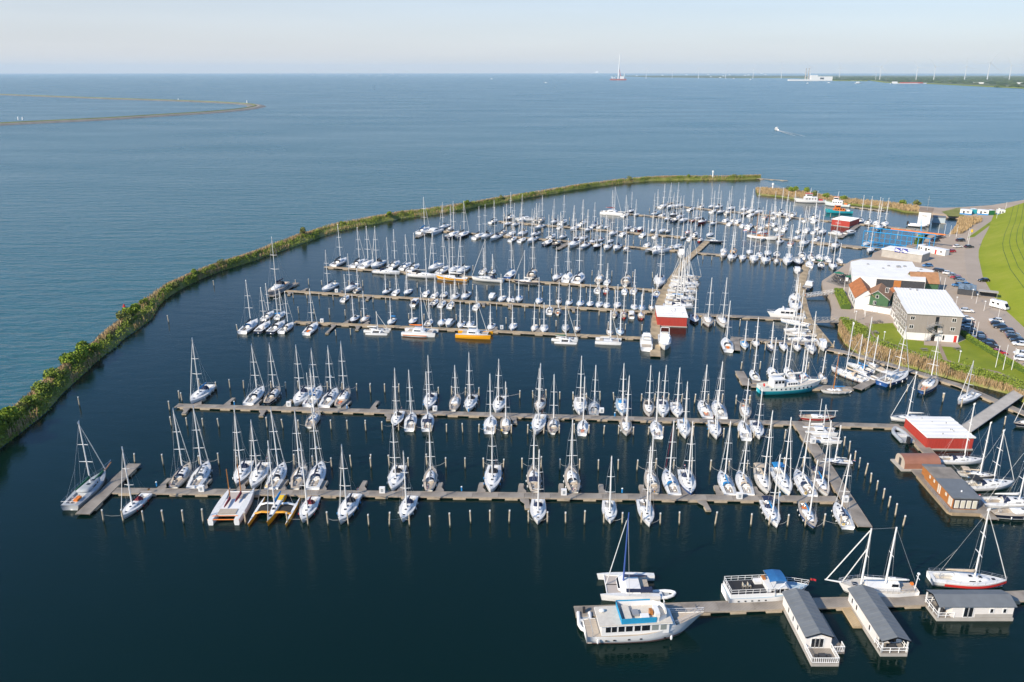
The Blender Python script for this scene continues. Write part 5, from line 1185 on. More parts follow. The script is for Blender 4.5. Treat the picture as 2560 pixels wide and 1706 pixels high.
# ---------------------------------------------------------------- mooring piles
M_PILE = mat('pile_timber', (0.50, 0.42, 0.31), 0.85, vary=0.3, scale=1.5)
M_CAP = mat('pile_cap', (0.66, 0.64, 0.60), 0.5)
nt = M_PILE.node_tree
tcp = nt.nodes.new('ShaderNodeTexCoord')
spz = nt.nodes.new('ShaderNodeSeparateXYZ')
nt.links.new(tcp.outputs['Object'], spz.inputs['Vector'])
wr = nt.nodes.new('ShaderNodeMapRange')          # weed and wet rot up to a hand above the water
wr.inputs['From Min'].default_value = 0.10
wr.inputs['From Max'].default_value = 0.24
nt.links.new(spz.outputs['Z'], wr.inputs['Value'])
wm = nt.nodes.new('ShaderNodeMix')
wm.data_type = 'RGBA'
wm.inputs['A'].default_value = (0.05, 0.05, 0.03, 1)
bs = nt.nodes['Principled BSDF']
nt.links.new(bs.inputs['Base Color'].links[0].from_socket, wm.inputs['B'])
nt.links.new(wr.outputs['Result'], wm.inputs['Factor'])
nt.links.new(wm.outputs['Result'], bs.inputs['Base Color'])
PILE = MB().tube((0, 0, -1.0), (0, 0, 1), 0.15, 0.145, 8).mesh('mooring_pile', M_PILE)
CAP = MB().tube((0, 0, 0), (0, 0, 0.24), 0.165, 0.155, 8).mesh('cap', M_CAP)
ROWTXT = {'A': 'in front of nearest long pontoon', 'B': 'behind nearest long pontoon', 'C': 'in front of second long pontoon', 'D': 'behind second long pontoon',
          'E': 'in front of third long pontoon', 'F': 'behind third long pontoon', 'G': 'in front of fourth long pontoon', 'H': 'between fourth and fifth pontoons',
          'I': 'behind fifth long pontoon', 'J': 'between sixth and seventh pontoons', 'K': 'behind sixth long pontoon', 'L': 'behind seventh long pontoon',
          'M': 'left of the curved walkway', 'N': 'before the bow-on white yachts', 'O': 'behind the eighth pontoon', 'Q': 'behind the farthest pontoon',
          'R1': 'right of the diagonal walkway', 'S': 'among the right-hand berths', 'W': 'standing alone in the left water'}
rows = {}
for r in PILES:
    rows.setdefault(r[0], []).append(r)
for k, lst in rows.items():
    lst.sort(key=lambda r: r[1] if k != 'R1' else -r[2])
    for i, (_, x, y, h) in enumerate(lst):
        e = 'from left' if k != 'R1' else 'from the top'
        h *= random.uniform(0.84, 1.12)
        o = put('mooring_pile', PILE, None, (x, y, 0), scale=(1, 1, h))
        o.rotation_euler = (random.gauss(0, 0.03), random.gauss(0, 0.03), random.uniform(0, 3))
        tag(o, 'white-capped mooring pile, %s %s in row %s' % (nth(i + 1), e, ROWTXT[k]) if k not in 'SW' else 'white-capped mooring pile, %s from left of those %s' % (nth(i + 1), ROWTXT[k]), 'pile', 'mooring piles')
        put('cap', CAP, o, (0, 0, 1.0), scale=(1, 1, 1 / h))

# ---------------------------------------------------------------- sailing boats in their berths
M_ROPE = mat('rope', (0.55, 0.52, 0.46), 0.9)
def describe(st, lod):
    hw = HULLWORD[st[0]]
    s = hw + ' sailboat' if st[0] != 'd' else 'dark-hulled sailboat'
    if lod < 2 and st[1] in CLOTHWORD:
        s += ' with %s sail cover' % CLOTHWORD[st[1]]
    elif lod < 2 and len(st) > 2 and st[2] == 't':
        s += ' with teak deck'
    return s
rows = {}
for r in BOATS:
    k = {'P6b': 'P6', 'P8b': 'P8'}.get(r[0], r[0])
    rows.setdefault((k, r[1]), []).append(r)
for (k, side), lst in rows.items():
    lst.sort(key=lambda r: r[2] if k != 'K' else r[3])
    for i, r in enumerate(lst):
        lod = 0 if k in ('P1', 'P2') else (1 if k in ('P3', 'P4', 'P5', 'PM', 'PN', 'PT', 'K') else 2)
        d = describe(r[7], lod)
        if k == 'K':
            lab = '%s, %s from the red boathouse in the side-by-side raft' % (d, nth(i + 1))
        elif side == 'row':
            lab = '%s, %s from left at %s' % (d, nth(i + 1), PNAME[k])
        elif side == 'along':
            lab = '%s lying alongside the %s, %s from left' % (d, PNAME[k], nth(i + 1))
        else:
            lab = '%s, %s from left, %s side of %s' % (d.replace(' sail cover', ' cover'), nth(i + 1), side, PNAME[k])
        bo = sailboat(r[2], r[3], r[4], r[5], r[6], r[7], lab, lod, 'sailboats moored in the marina')
        if lod == 0:                                   # ropes from the outer end to the nearest piles
            away = 1 if side == 'far' else -1
            e_ = 1 if math.sin(r[4]) * away > 0 else -1
            tip = Vector((r[2], r[3])) + Vector((math.cos(r[4]), math.sin(r[4]))) * e_ * r[5] * 0.47
            for p_ in sorted(PILES, key=lambda q: (q[1] - tip.x) ** 2 + (q[2] - tip.y) ** 2)[:2]:
                v_ = Vector((p_[1], p_[2]))
                if 0.8 < (v_ - tip).length < 5.0:
                    inv = Matrix.Rotation(-r[4], 2) @ (v_ - Vector((r[2], r[3]))) * (12.0 / r[5])
                    a_ = Vector((e_ * 5.6, math.copysign(0.5, inv.y), 1.2))
                    b_ = Vector((inv.x, inv.y, 1.5 * 12.0 / r[5]))
                    MB().path([a_, (a_ + b_) / 2 - Vector((0, 0, 0.25)), b_], 0.03, 4).build('mooring_line', M_ROPE, bo)
SLAB = {0: 'grey cutter with green sail covers along the left hammerhead pontoon', 1: 'tall grey yacht moored along the angled arm of fourth pontoon',
        2: 'large white yacht left of the finger pontoon below the lawn', 3: 'white sailboat with bright blue cover in the raft below the lawn',
        4: 'white sailboat with navy cover, smallest of raft below lawn', 5: 'white sailboat with wooden deck, nearest the reeds in the raft below lawn',
        6: 'blue-hulled two-masted yacht with white sides right of finger pontoon', 7: 'blue sailboat stern-on at the reed-bank pontoon',
        8: 'white sailboat bow-on at the reed-bank pontoon near the grey ramp', 9: 'small white sailboat with wooden mast right of the turquoise ship',
        10: 'red sailboat with its mast lowered on deck behind the second pontoon', 11: 'white yacht half hidden behind the near red boathouse',
        12: 'small dark-hulled sailboat right of the diagonal walkway', 13: 'white yacht with charcoal sprayhood in front of the near red boathouse',
        14: 'white sailboat with beige canopy behind the orange houseboat', 15: 'white yacht with black canopy right of orange houseboat roof',
        16: 'white yacht cut by right frame edge beside orange houseboat', 17: 'dark blue sailboat with teak deck at right frame edge',
        18: 'dark sailboat with wooden deck at right frame edge below ramp', 19: 'white racing yacht with red stripe behind the foreground pontoon',
        21: 'white sailboat topmost of the raft by the right walkway', 22: 'white sailboat with navy cover, second in raft by right walkway', 23: 'white sailboat with grey cover, third in raft by right walkway',
        24: 'white sailboat lowest in raft by the right walkway', 26: 'white sailboat tied to left side of the tan right walkway', 27: 'white sailboat with navy sprayhood left of the tan right walkway, nearer one',
        28: 'white yacht bow-on left of the raft behind big red boathouse'}
for i, r in enumerate(SINGLES):
    if i not in SLAB:
        continue
    L, h = r[5], r[6]
    if i == 0:
        L = 13.6
    if i == 28:
        L = 13.0
    if i == 4:
        L = 8.5
    if i == 10:
        h = 0.0
    if i == 21:
        L, h = 10.0, 12.5
    b = sailboat(r[2], r[3], r[4], L, h, r[7], SLAB[i], 0 if i in (0, 2, 6, 7, 8, 9, 10, 11, 12, 13, 14, 15, 16, 17, 18, 19) else 1, wood_mast=i in (9,))
    if i == 10:
        s = 12.0 / L
        MB().tube((-6.2 , 0.1, 3.0), (6.4, 0.1, 3.3), 0.10, 0.10).build('lowered_mast', M_ALU, b)
        MB().tube((5.6, 0.1, 1.2), (5.6, 0.1, 3.2), 0.08).tube((-5.6, 0.1, 1.0), (-5.6, 0.1, 3.0), 0.08).tube((0.6, 0.1, 1.2), (0.6, 0.1, 7.5), 0.10, 0.08).build('mast_crutch', M_ALU, b)
    if i == 19:
        m = MB()
        for sd in (-1, 1):
            st = HF['m']
            m.loft([[(x, sd * (b_ + 0.02), z - 0.62) for x, b_, z, w in st[2:]], [(x, sd * (b_ + 0.035), z - 0.16) for x, b_, z, w in st[2:]]], closed=False)
        m.build('red_side_stripe', M_REDP, b)
    if i == 0:
        put('staysail_cover', COVER, b, (5.2, 0, 0.5), scale=(0.75, 1, 0.8), material=CLOTH['G'])
        MB().tube((5.6, 0, 1.3), (8.0, 0, 1.75), 0.14, 0.10).build('bowsprit', M_WOOD, b)
        MB().path([(5.6, -0.4, 1.9), (8.0, -0.05, 2.3), (5.6, 0.4, 1.9)], 0.03, 4).build('pulpit', M_STEEL, b)
        MB().box(-5.0, -3.6, -0.9, -0.2, 1.1, 1.5).build('orange_locker', M_ORANGE, b)
# ---------------------------------------------------------------- vegetation helpers
def leaf_mat(name, c0, c1):
    m = bpy.data.materials.new(name)
    m.use_nodes = True
    nt = m.node_tree
    b = nt.nodes['Principled BSDF']
    b.inputs['Roughness'].default_value = 0.75
    b.inputs['Specular IOR Level'].default_value = 0.2
    g = nt.nodes.new('ShaderNodeNewGeometry')
    mx = nt.nodes.new('ShaderNodeMix')
    mx.data_type = 'RGBA'
    mx.inputs['A'].default_value = (*c0, 1)
    mx.inputs['B'].default_value = (*c1, 1)
    nt.links.new(g.outputs['Random Per Island'], mx.inputs['Factor'])
    nt.links.new(mx.outputs['Result'], b.inputs['Base Color'])
    return m
M_LEAF = [leaf_mat('leaves_mid', (0.13, 0.19, 0.022), (0.27, 0.33, 0.05)), leaf_mat('leaves_bright', (0.14, 0.22, 0.02), (0.28, 0.35, 0.04)), leaf_mat('leaves_olive', (0.14, 0.165, 0.04), (0.26, 0.27, 0.08))]
M_REED = leaf_mat('dry_reed', (0.34, 0.23, 0.11), (0.55, 0.40, 0.22))
M_REEDG = leaf_mat('green_reed', (0.10, 0.15, 0.03), (0.24, 0.25, 0.07))
M_BARK = mat('bark', (0.10, 0.075, 0.05), 0.9)
def leaf_quad(m, p, s):
    u = Vector((random.gauss(0, 1), random.gauss(0, 1), random.gauss(0, 1))).normalized()
    w = u.orthogonal().normalized()
    w2 = u.cross(w)
    a = random.uniform(0, 6.28)
    e1 = (w * math.cos(a) + w2 * math.sin(a)) * s
    e2 = u.cross(e1).normalized() * s * random.uniform(0.5, 0.9)
    m.add([p - e1, p + e2 * 0.8, p + e1, p - e2 * 0.8], [(0, 1, 2, 3)])
def crown_mesh(name, n, rx, rz, leaf, material, lobes=6, zc=None):
    m = MB()
    zc = rz if zc is None else zc
    cs = [(random.uniform(-0.55, 0.55) * rx, random.uniform(-0.55, 0.55) * rx, zc + random.uniform(-0.4, 0.45) * rz, random.uniform(0.4, 0.62)) for _ in range(lobes)]
    for _ in range(n):
        cx, cy, cz, k = random.choice(cs)
        d = Vector((random.gauss(0, 1), random.gauss(0, 1), random.gauss(0, 1))).normalized() * random.uniform(0.6, 1.0) ** 0.5
        p = Vector((cx + d.x * rx * k, cy + d.y * rx * k, max(0.1, cz + d.z * rz * k)))
        leaf_quad(m, p, leaf * random.uniform(0.6, 1.3))
    return m.mesh(name, material)
CROWNS = [crown_mesh('crown', 620, 2.0, 1.5, 0.30, M_LEAF[k % 3], 5 + k % 4) for k in range(6)]
TALLCROWN = crown_mesh('crown', 700, 1.6, 2.6, 0.30, M_LEAF[2], 6, 2.6)
TRUNK = MB()
for k in range(4):
    a = k * 1.57 + 0.4
    TRUNK.tube((0, 0, -0.3), (0.5 * math.cos(a), 0.5 * math.sin(a), 1.6), 0.12, 0.05, 5)
TRUNK = TRUNK.mesh('trunk', M_BARK)
def shrub(x, y, z, s, label, variant=None, group='shrubs on the breakwater', tall=False):
    t = thing('tree' if tall else 'shrub', label, 'tree' if tall else 'shrub', (x, y, z), random.uniform(0, 6.28), group)
    t.scale = (s * random.uniform(0.9, 1.15), s * random.uniform(0.9, 1.15), s * random.uniform(0.85, 1.1))
    put('trunk', TRUNK, t)
    put('crown', TALLCROWN if tall else CROWNS[random.randrange(6) if variant is None else variant], t)
    return t
def blades(m, x, y, z, h, w=0.12):
    a = random.uniform(0, 3.14)
    dx, dy = math.cos(a) * w, math.sin(a) * w
    lx, ly = random.gauss(0, 0.12) * h, random.gauss(0, 0.12) * h
    m.add([(x - dx, y - dy, z), (x + dx, y + dy, z), (x + lx + dx * 0.6, y + ly + dy * 0.6, z + h), (x + lx - dx * 0.6, y + ly - dy * 0.6, z + h * 0.95)], [(0, 1, 2, 3)])
def in_poly(x, y, poly):
    c = False
    n = len(poly)
    for i in range(n):
        (x0, y0), (x1, y1) = poly[i], poly[(i + 1) % n]
        if (y0 > y) != (y1 > y) and x < (x1 - x0) * (y - y0) / (y1 - y0) + x0:
            c = not c
    return c

# ---------------------------------------------------------------- breakwater
def ground_mat(name, c0, c1, c2, scale=0.12, bump=0.6):
    m = bpy.data.materials.new(name)
    m.use_nodes = True
    nt = m.node_tree
    b = nt.nodes['Principled BSDF']
    b.inputs['Roughness'].default_value = 0.9
    b.inputs['Specular IOR Level'].default_value = 0.2
    tc = nt.nodes.new('ShaderNodeTexCoord')
    n = nt.nodes.new('ShaderNodeTexNoise')
    n.inputs['Scale'].default_value = scale
    n.inputs['Detail'].default_value = 8
    n.inputs['Roughness'].default_value = 0.7
    nt.links.new(tc.outputs['Object'], n.inputs['Vector'])
    r = nt.nodes.new('ShaderNodeValToRGB')
    r.color_ramp.elements[0].position = 0.3
    r.color_ramp.elements[0].color = (*c0, 1)
    r.color_ramp.elements[1].position = 0.7
    r.color_ramp.elements[1].color = (*c2, 1)
    e = r.color_ramp.elements.new(0.5)
    e.color = (*c1, 1)
    nt.links.new(n.outputs['Fac'], r.inputs['Fac'])
    nt.links.new(r.outputs['Color'], b.inputs['Base Color'])
    n2 = nt.nodes.new('ShaderNodeTexNoise')
    n2.inputs['Scale'].default_value = 2.5
    n2.inputs['Detail'].default_value = 5
    nt.links.new(tc.outputs['Object'], n2.inputs['Vector'])
    bp = nt.nodes.new('ShaderNodeBump')
    bp.inputs['Strength'].default_value = bump
    bp.inputs['Distance'].default_value = 0.25
    nt.links.new(n2.outputs['Fac'], bp.inputs['Height'])
    nt.links.new(bp.outputs['Normal'], b.inputs['Normal'])
    return m
M_BANKSOIL = ground_mat('rough_grass', (0.12, 0.16, 0.03), (0.20, 0.21, 0.055), (0.34, 0.28, 0.15), 0.10)
M_LAWN = ground_mat('lawn', (0.15, 0.195, 0.016), (0.20, 0.245, 0.022), (0.26, 0.27, 0.04), 0.09, 0.4)
M_DIKEGRASS = ground_mat('dike_grass', (0.19, 0.24, 0.014), (0.25, 0.295, 0.02), (0.32, 0.325, 0.045), 0.045, 0.5)
M_PAVE = ground_mat('paving', (0.36, 0.29, 0.225), (0.41, 0.335, 0.265), (0.46, 0.375, 0.30), 0.05, 0.15)
M_ASPH = ground_mat('asphalt', (0.34, 0.285, 0.235), (0.38, 0.32, 0.265), (0.42, 0.35, 0.295), 0.05, 0.12)
M_PATHM = ground_mat('path_brick', (0.26, 0.19, 0.14), (0.31, 0.235, 0.18), (0.36, 0.28, 0.22), 0.1, 0.15)
M_ROCK = leaf_mat('basalt_rock', (0.07, 0.065, 0.06), (0.30, 0.27, 0.24))
N = len(BW_OUT)
# the outlines include the plants' height: pull the outer edge in a little so the bank has its real width
prof = [(0.0, -0.6), (0.10, 0.9), (0.24, 1.7), (0.5, 1.9), (0.75, 1.3), (0.92, 0.5), (1.0, -0.5)]
def bwp(i, t):
    a, b = BW_OUT[i], BW_IN[i]
    return a[0] + (b[0] - a[0]) * t, a[1] + (b[1] - a[1]) * t
def bwz(t):
    for (t0, z0), (t1, z1) in zip(prof[:-1], prof[1:]):
        if t <= t1:
            return z0 + (z1 - z0) * (t - t0) / (t1 - t0)
    return prof[-1][1]
rings = []
for i in range(N):
    rings.append([(*bwp(i, t), z + (random.uniform(-0.2, 0.2) if 0.05 < t < 0.95 else 0)) for t, z in prof])
m = MB().loft(rings, closed=False)
m.f = up(m.v, m.f)
m.build('breakwater', M_BANKSOIL, kind='structure')
def bw_at(s, t):
    i = min(N - 2, max(0, int(s)))
    u = s - i
    (xa, ya), (xb, yb) = bwp(i, t), bwp(i + 1, t)
    return xa + (xb - xa) * u, ya + (yb - ya) * u, bwz(t)
# rock armour on the lake side
m = MB()
for _ in range(3600):
    s, t = random.uniform(0, N - 1.01), abs(random.gauss(0.07, 0.09)) + 0.02
    x, y, z = bw_at(s, min(t, 0.3))
    r = random.uniform(0.25, 0.6)
    c = Vector((x, y, z + 0.05))
    q = Matrix.Rotation(random.uniform(0, 6), 3, 'Z') @ Matrix.Rotation(random.uniform(0, 6), 3, 'X')
    vv = [c + q @ Vector((sx * r * random.uniform(0.7, 1.1), sy * r * random.uniform(0.6, 1), sz * r * random.uniform(0.5, 0.9))) for sx in (-1, 1) for sy in (-1, 1) for sz in (-1, 1)]
    m.add(vv, [(0, 1, 3, 2), (4, 6, 7, 5), (0, 4, 5, 1), (2, 3, 7, 6), (0, 2, 6, 4), (1, 5, 7, 3)])
tag(m.build('rock_armour', M_ROCK), 'dark boulders lining the lake side of the breakwater', 'rocks', kind='stuff')
# scrub that covers the harbour side
m = MB()
for _ in range(46000):
    s = random.uniform(0, N - 1.01)
    t = min(0.97, max(0.28, random.gauss(0.66, 0.19)))
    clump = min(1, max(0, 0.55 + 0.5 * math.sin(s * 1.3 + t * 3) * math.sin(s * 0.37 + 1.0) + 0.25 * math.sin(s * 4.1)))
    if random.random() > 0.10 + 0.90 * clump:
        continue
    x, y, z = bw_at(s, t)
    h = (0.5 + 1.4 * clump) * (1 - abs(t - 0.65) * 0.9)
    leaf_quad(m, Vector((x + random.gauss(0, 0.3), y + random.gauss(0, 0.3), z + random.uniform(0.05, max(0.2, h)))), random.uniform(0.18, 0.40))
tag(m.build('scrub', M_LEAF[0]), 'low green scrub covering the harbour side of the breakwater', 'scrub', kind='stuff')
m = MB()
for _ in range(34000):
    s = random.uniform(0, N - 1.01)
    band = math.sin(s * 0.55 + 0.6) + 0.5 * math.sin(s * 1.7)
    t = random.gauss(0.36, 0.10) if band > -0.2 or random.random() < 0.75 else random.gauss(0.90, 0.05)
    if random.random() > 0.45 + 0.55 * max(0, band):
        continue
    x, y, z = bw_at(s, min(0.99, max(0.15, t)))
    blades(m, x, y, z - 0.1, random.uniform(0.8, 1.9), 0.10)
tag(m.build('reeds', M_REED), 'tan dry reeds along the breakwater', 'reeds', kind='stuff')
k = 0
spots = []
for i in range(44):
    s = 2 + (N - 4) * (i + random.uniform(-0.45, 0.45)) / 44.0
    if math.sin(s * 0.9) < -0.25 and i > 4:
        continue
    spots.append((s, random.uniform(0.40, 0.72), random.uniform(0.5, 1.2)))
for s, t, sc in [(1.0, 0.45, 2.0), (2.2, 0.6, 2.2), (3.4, 0.62, 1.9), (4.3, 0.5, 1.6), (13.5, 0.4, 1.2), (17.5, 0.62, 1.7), (19.0, 0.6, 1.5), (26.0, 0.45, 1.5), (27.5, 0.55, 1.6)]:
    spots.append((s, t, sc))
spots.sort()
for i, (s, t, sc) in enumerate(spots):
    x, y, z = bw_at(s, t)
    shrub(x, y, z - 0.2, sc, 'green shrub on the breakwater, %s from its near left end' % nth(i + 1), variant=(1 + 3 * (i % 2)) if s < 6 else None)
x, y, z = bw_at(58.0, 0.5)
shrub(x, y, z - 0.2, 1.15, 'tall pointed tree on the middle of the breakwater', tall=True)
# red and white beacon
x, y, z = bw_at(26.2, 0.12)
t = thing('beacon', 'red and white navigation beacon on the left breakwater', 'beacon', (x, y, z))
for kk in range(4):
    MB().tube((0, 0, kk * 0.9 - 0.2), (0, 0, kk * 0.9 + 0.7), 0.38 - kk * 0.02, 0.36 - kk * 0.02, 10).build('band', M_REDP if kk % 2 == 0 else M_WH, t)
MB().tube((0, 0, 3.4), (0, 0, 3.55), 0.6, 0.6, 10).tube((0, 0, 3.55), (0, 0, 4.3), 0.3, 0.25, 8).build('lantern', M_REDP, t)
MB().box(0.5, 1.5, -0.6, 0.4, -0.5, 0.8).build('control_box', M_WH, t)
# beacon and small jetty at the breakwater head
x, y, z = bw_at(N - 7.0, 0.5)
t = thing('light_tower', 'small white light tower on the far breakwater head', 'light tower', (x, y, 1.6))
MB().tube((0, 0, -0.3), (0, 0, 4.0), 0.55, 0.4, 10).build('tower', M_WH, t)
MB().tube((0, 0, 4.0), (0, 0, 4.2), 0.9, 0.9, 10).tube((0, 0, 4.2), (0, 0, 5.4), 0.7, 0.6, 10).build('lantern', M_WH, t)
pontoon([bw_at(N - 1.5, 0.6)[:2], (bw_at(N - 1.5, 0.6)[0] + 20, bw_at(N - 1.5, 0.6)[1] - 14)], 2.0, 'small jetty at the head of the far breakwater', M_PLANK_GREY)

# ---------------------------------------------------------------- land on the right
slab(SPIT, -1.0, 0.9).build('far_bank', M_BANKSOIL, kind='structure')
slab(LAND, -1.5, 1.5).build('quay_ground', M_PAVE, kind='structure')
sheet(LAWN, 1.506).build('lawn', M_LAWN, kind='structure')
def ribbon(pts, w, z):
    m = MB()
    L, Rr = [], []
    for i, p in enumerate(pts):
        a = Vector(pts[max(0, i - 1)])
        b = Vector(pts[min(len(pts) - 1, i + 1)])
        d = (b - a).normalized()
        nrm = Vector((-d.y, d.x)) * w / 2
        L.append((p[0] + nrm.x, p[1] + nrm.y, z))
        Rr.append((p[0] - nrm.x, p[1] - nrm.y, z))
    m.loft([L, Rr], closed=False)
    m.f = up(m.v, m.f)
    return m
ribbon(PATH, 1.3, 1.512).build('footpath', M_PATHM, kind='structure')
ribbon(PATH2, 1.1, 1.516).build('footpath', M_PATHM, kind='structure')
sheet(VERGE, 1.519).build('grass_verge', M_LAWN, kind='structure')
sheet(GREEN_FAR, 1.504).build('grass_verge', M_BANKSOIL, kind='structure')
# the bank between the lawn and the water slopes down
m = MB()
nb = 40
def along(pts, u):
    ls = [math.dist(a, b) for a, b in zip(pts[:-1], pts[1:])]
    d = u * sum(ls)
    for (a, b), l in zip(zip(pts[:-1], pts[1:]), ls):
        if d <= l:
            return a[0] + (b[0] - a[0]) * d / l, a[1] + (b[1] - a[1]) * d / l
        d -= l
    return pts[-1]
bank = []
for i in range(nb):
    a, b = along(BANK, i / (nb - 1)), along(BANKW, i / (nb - 1))
    bank.append((a, b))
m.loft([[(a[0], a[1], 1.52), ((a[0] + b[0]) / 2, (a[1] + b[1]) / 2, 1.7), (b[0], b[1], 0.7), (b[0] - 0.9, b[1] - 0.9, -0.4)] for a, b in bank], closed=False)
m.f = up(m.v, m.f)
m.build('reed_bank', M_BANKSOIL, kind='structure')
mr, ml = MB(), MB()
for _ in range(22000):
    u, w = random.random(), random.random() * 1.06
    i = min(nb - 2, int(u * (nb - 1)))
    (a, b), (c, d) = bank[i], bank[i + 1]
    f = u * (nb - 1) - i
    A = (a[0] + (c[0] - a[0]) * f, a[1] + (c[1] - a[1]) * f)
    Bq = (b[0] + (d[0] - b[0]) * f, b[1] + (d[1] - b[1]) * f)
    x, y = A[0] + (Bq[0] - A[0]) * w, A[1] + (Bq[1] - A[1]) * w
    dry = 0.22 < u < 0.55 or u > 0.86
    if w > (0.52 if dry else 0.80):
        blades(mr, x, y, 1.5 - 1.2 * max(0, w - 0.5) / 0.5, random.uniform(1.0, 1.9), 0.07)
    elif random.random() < 0.75:
        leaf_quad(ml, Vector((x, y, 1.7 + random.uniform(0, 0.7 + 0.5 * math.sin(u * 40)))), random.uniform(0.14, 0.3))
tag(mr.build('reeds', M_REED), 'tan reeds at the water edge below the lawn', 'reeds', kind='stuff')
tag(ml.build('scrub', M_LEAF[0]), 'green scrub on the bank below the lawn', 'scrub', kind='stuff')
mr = MB()
xs, ys = [p[0] for p in REEDLAND], [p[1] for p in REEDLAND]
for _ in range(9000):
    x, y = random.uniform(min(xs), max(xs)), random.uniform(min(ys), max(ys))
    if in_poly(x, y, REEDLAND):
        blades(mr, x, y, 1.4, random.uniform(1.0, 1.9), 0.12)
xs, ys = [p[0] for p in SPIT], [p[1] for p in SPIT]
for _ in range(34000):
    x, y = random.uniform(min(xs), max(xs)), random.uniform(min(ys), max(ys))
    if in_poly(x, y, SPIT):
        blades(mr, x, y, 0.8, random.uniform(0.8, 1.8), 0.14)
tag(mr.build('reeds', M_REED), 'tan reeds on the far bank beside the patrol ships and the access road', 'reeds', kind='stuff')
for i, (x, y, s) in enumerate([(SPIT[2][0] + 8, SPIT[2][1] - 10, 1.3), (SPIT[3][0] - 6, SPIT[3][1] - 8, 1.5), (SPIT[3][0] + 4, SPIT[3][1] - 9, 1.4), (SPIT[4][0] - 10, SPIT[4][1] - 4, 1.6), (SPIT[4][0] - 4, SPIT[4][1] - 10, 1.3), (SPIT[5][0] - 6, SPIT[5][1] - 4, 1.3), (SPIT[6][0] + 4, SPIT[6][1] - 6, 1.2), (SPIT[6][0] + 11, SPIT[6][1] - 9, 1.2)]):
    shrub(x, y, 0.8, s, 'green shrub on the far bank, %s from its left end' % nth(i + 1), group='shrubs on the far bank')
t = thing('light_tower', 'small white light on the left tip of the far bank', 'light tower', (SPIT[1][0] + 3, SPIT[1][1] - 7, 0.9))
MB().tube((0, 0, -0.2), (0, 0, 3.6), 0.5, 0.4, 10).build('tower', M_WH, t)
MB().tube((0, 0, 3.6), (0, 0, 4.8), 0.85, 0.8, 10).build('lantern', M_WH, t)
dd = (Vector(DIKE[-1]) - Vector(DIKE[-2])).normalized()
DIKE = DIKE + [tuple(Vector(DIKE[-1]) + dd * q) for q in (25, 60, 110)]
sheet([HEDGE2[-1], BANK[-1], (BANK[-1][0] + 60, BANK[-1][1] - 40), (DIKE[-1][0] + 6, DIKE[-1][1]), DIKE[-4]], 1.5045).build('meadow', M_LAWN, kind='structure')
# dike on the right: slope up from the road, crest, fall beyond
m = MB()
out = Vector((1.0, 0.12))
rings = []
for p in DIKE:
    rings.append([(p[0] + out.x * d, p[1] + out.y * d, z) for d, z in ((0, 1.515), (3, 1.75), (12, 4.6), (20, 6.9), (26, 7.6), (32, 7.6), (50, 2.0), (900, 1.6))])
m.loft(rings, closed=False)
m.f = up(m.v, m.f)
m.build('dike', M_DIKEGRASS, kind='structure', smooth=True)
for d0, z0, j in ((11.2, 4.42, 0), (14.4, 5.36, 1), (17.6, 6.28, 2), (20.6, 7.02, 3)):
    pts = []
    m = MB()
    a_, b_ = [], []
    for p in DIKE:
        for l, dd in ((a_, 0.0), (b_, 0.30)):
            d = d0 + dd
            seg = ((0, 1.515), (3, 1.75), (12, 4.6), (20, 6.9), (26, 7.6), (32, 7.6))
            for (s0, q0), (s1, q1) in zip(seg[:-1], seg[1:]):
                if s0 <= d <= s1:
                    zz = q0 + (q1 - q0) * (d - s0) / (s1 - s0)
            l.append((p[0] + out.x * d, p[1] + out.y * d, zz + 0.03))
    m.loft([a_, b_], closed=False)
    m.f = up(m.v, m.f)
    m.build('mown_track', mat('cut_grass_dark', (0.07, 0.12, 0.014), 0.9, vary=0.4, scale=0.3), kind='structure')
# road beside the dike
rd = [(p[0] - 3.2, p[1]) for p in DIKE]
ribbon(rd, 5.6, 1.511).build('road', M_ASPH, kind='structure')
def hedge(pts, w, h, label, closed=False):
    """clipped hedge: solid core set in leaf faces"""
    t = thing('hedge', label, 'hedge', (*pts[0], 1.5))
    o = Vector((*pts[0], 1.5))
    mc, mlf = MB(), MB()
    for a, b in zip(pts[:-1], pts[1:]):
        a, b = Vector((*a, 1.5)), Vector((*b, 1.5))
        d = b - a
        nn = Vector((-d.y, d.x, 0)).normalized() * w / 2
        q = [a + nn - o, a - nn - o, b - nn - o, b + nn - o]
        mc.add([(*p.xy, 0.0) for p in q] + [(*p.xy, h * 0.93) for p in q], [(4, 5, 6, 7), (0, 1, 5, 4), (1, 2, 6, 5), (2, 3, 7, 6), (3, 0, 4, 7)])
        for _ in range(int(d.length * 90)):
            u, v_, f = random.random(), random.uniform(-1, 1), random.random()
            if f < 0.5:
                p = a + d * u + nn * v_ - o
                z = h
            else:
                p = a + d * u + nn * (1 if v_ > 0 else -1) - o
                z = random.uniform(0.05, h)
            leaf_quad(mlf, Vector((p.x, p.y, z)), random.uniform(0.10, 0.2))
    mc.build('core', mat('hedge_core', (0.06, 0.11, 0.012), 0.9), t)
    mlf.build('leaves', M_LEAF[1], t)
    return t
hx = HEDGE
hedge([((hx[0][0] + hx[1][0]) / 2, (hx[0][1] + hx[1][1]) / 2), ((hx[2][0] + hx[3][0]) / 2, (hx[2][1] + hx[3][1]) / 2)], 3.0, 1.7, 'clipped green hedge between water and the white cottage')
hedge(HEDGE2, 1.3, 1.3, 'long clipped hedge between lawn and lower car park')
hedge([(SITE['sheds'][0][0] + 6, SITE['sheds'][0][1] + 12), (SITE['sheds'][0][0] + 20, SITE['sheds'][0][1] + 34)], 2.2, 2.0, 'dark green hedge left of the far parked cars')
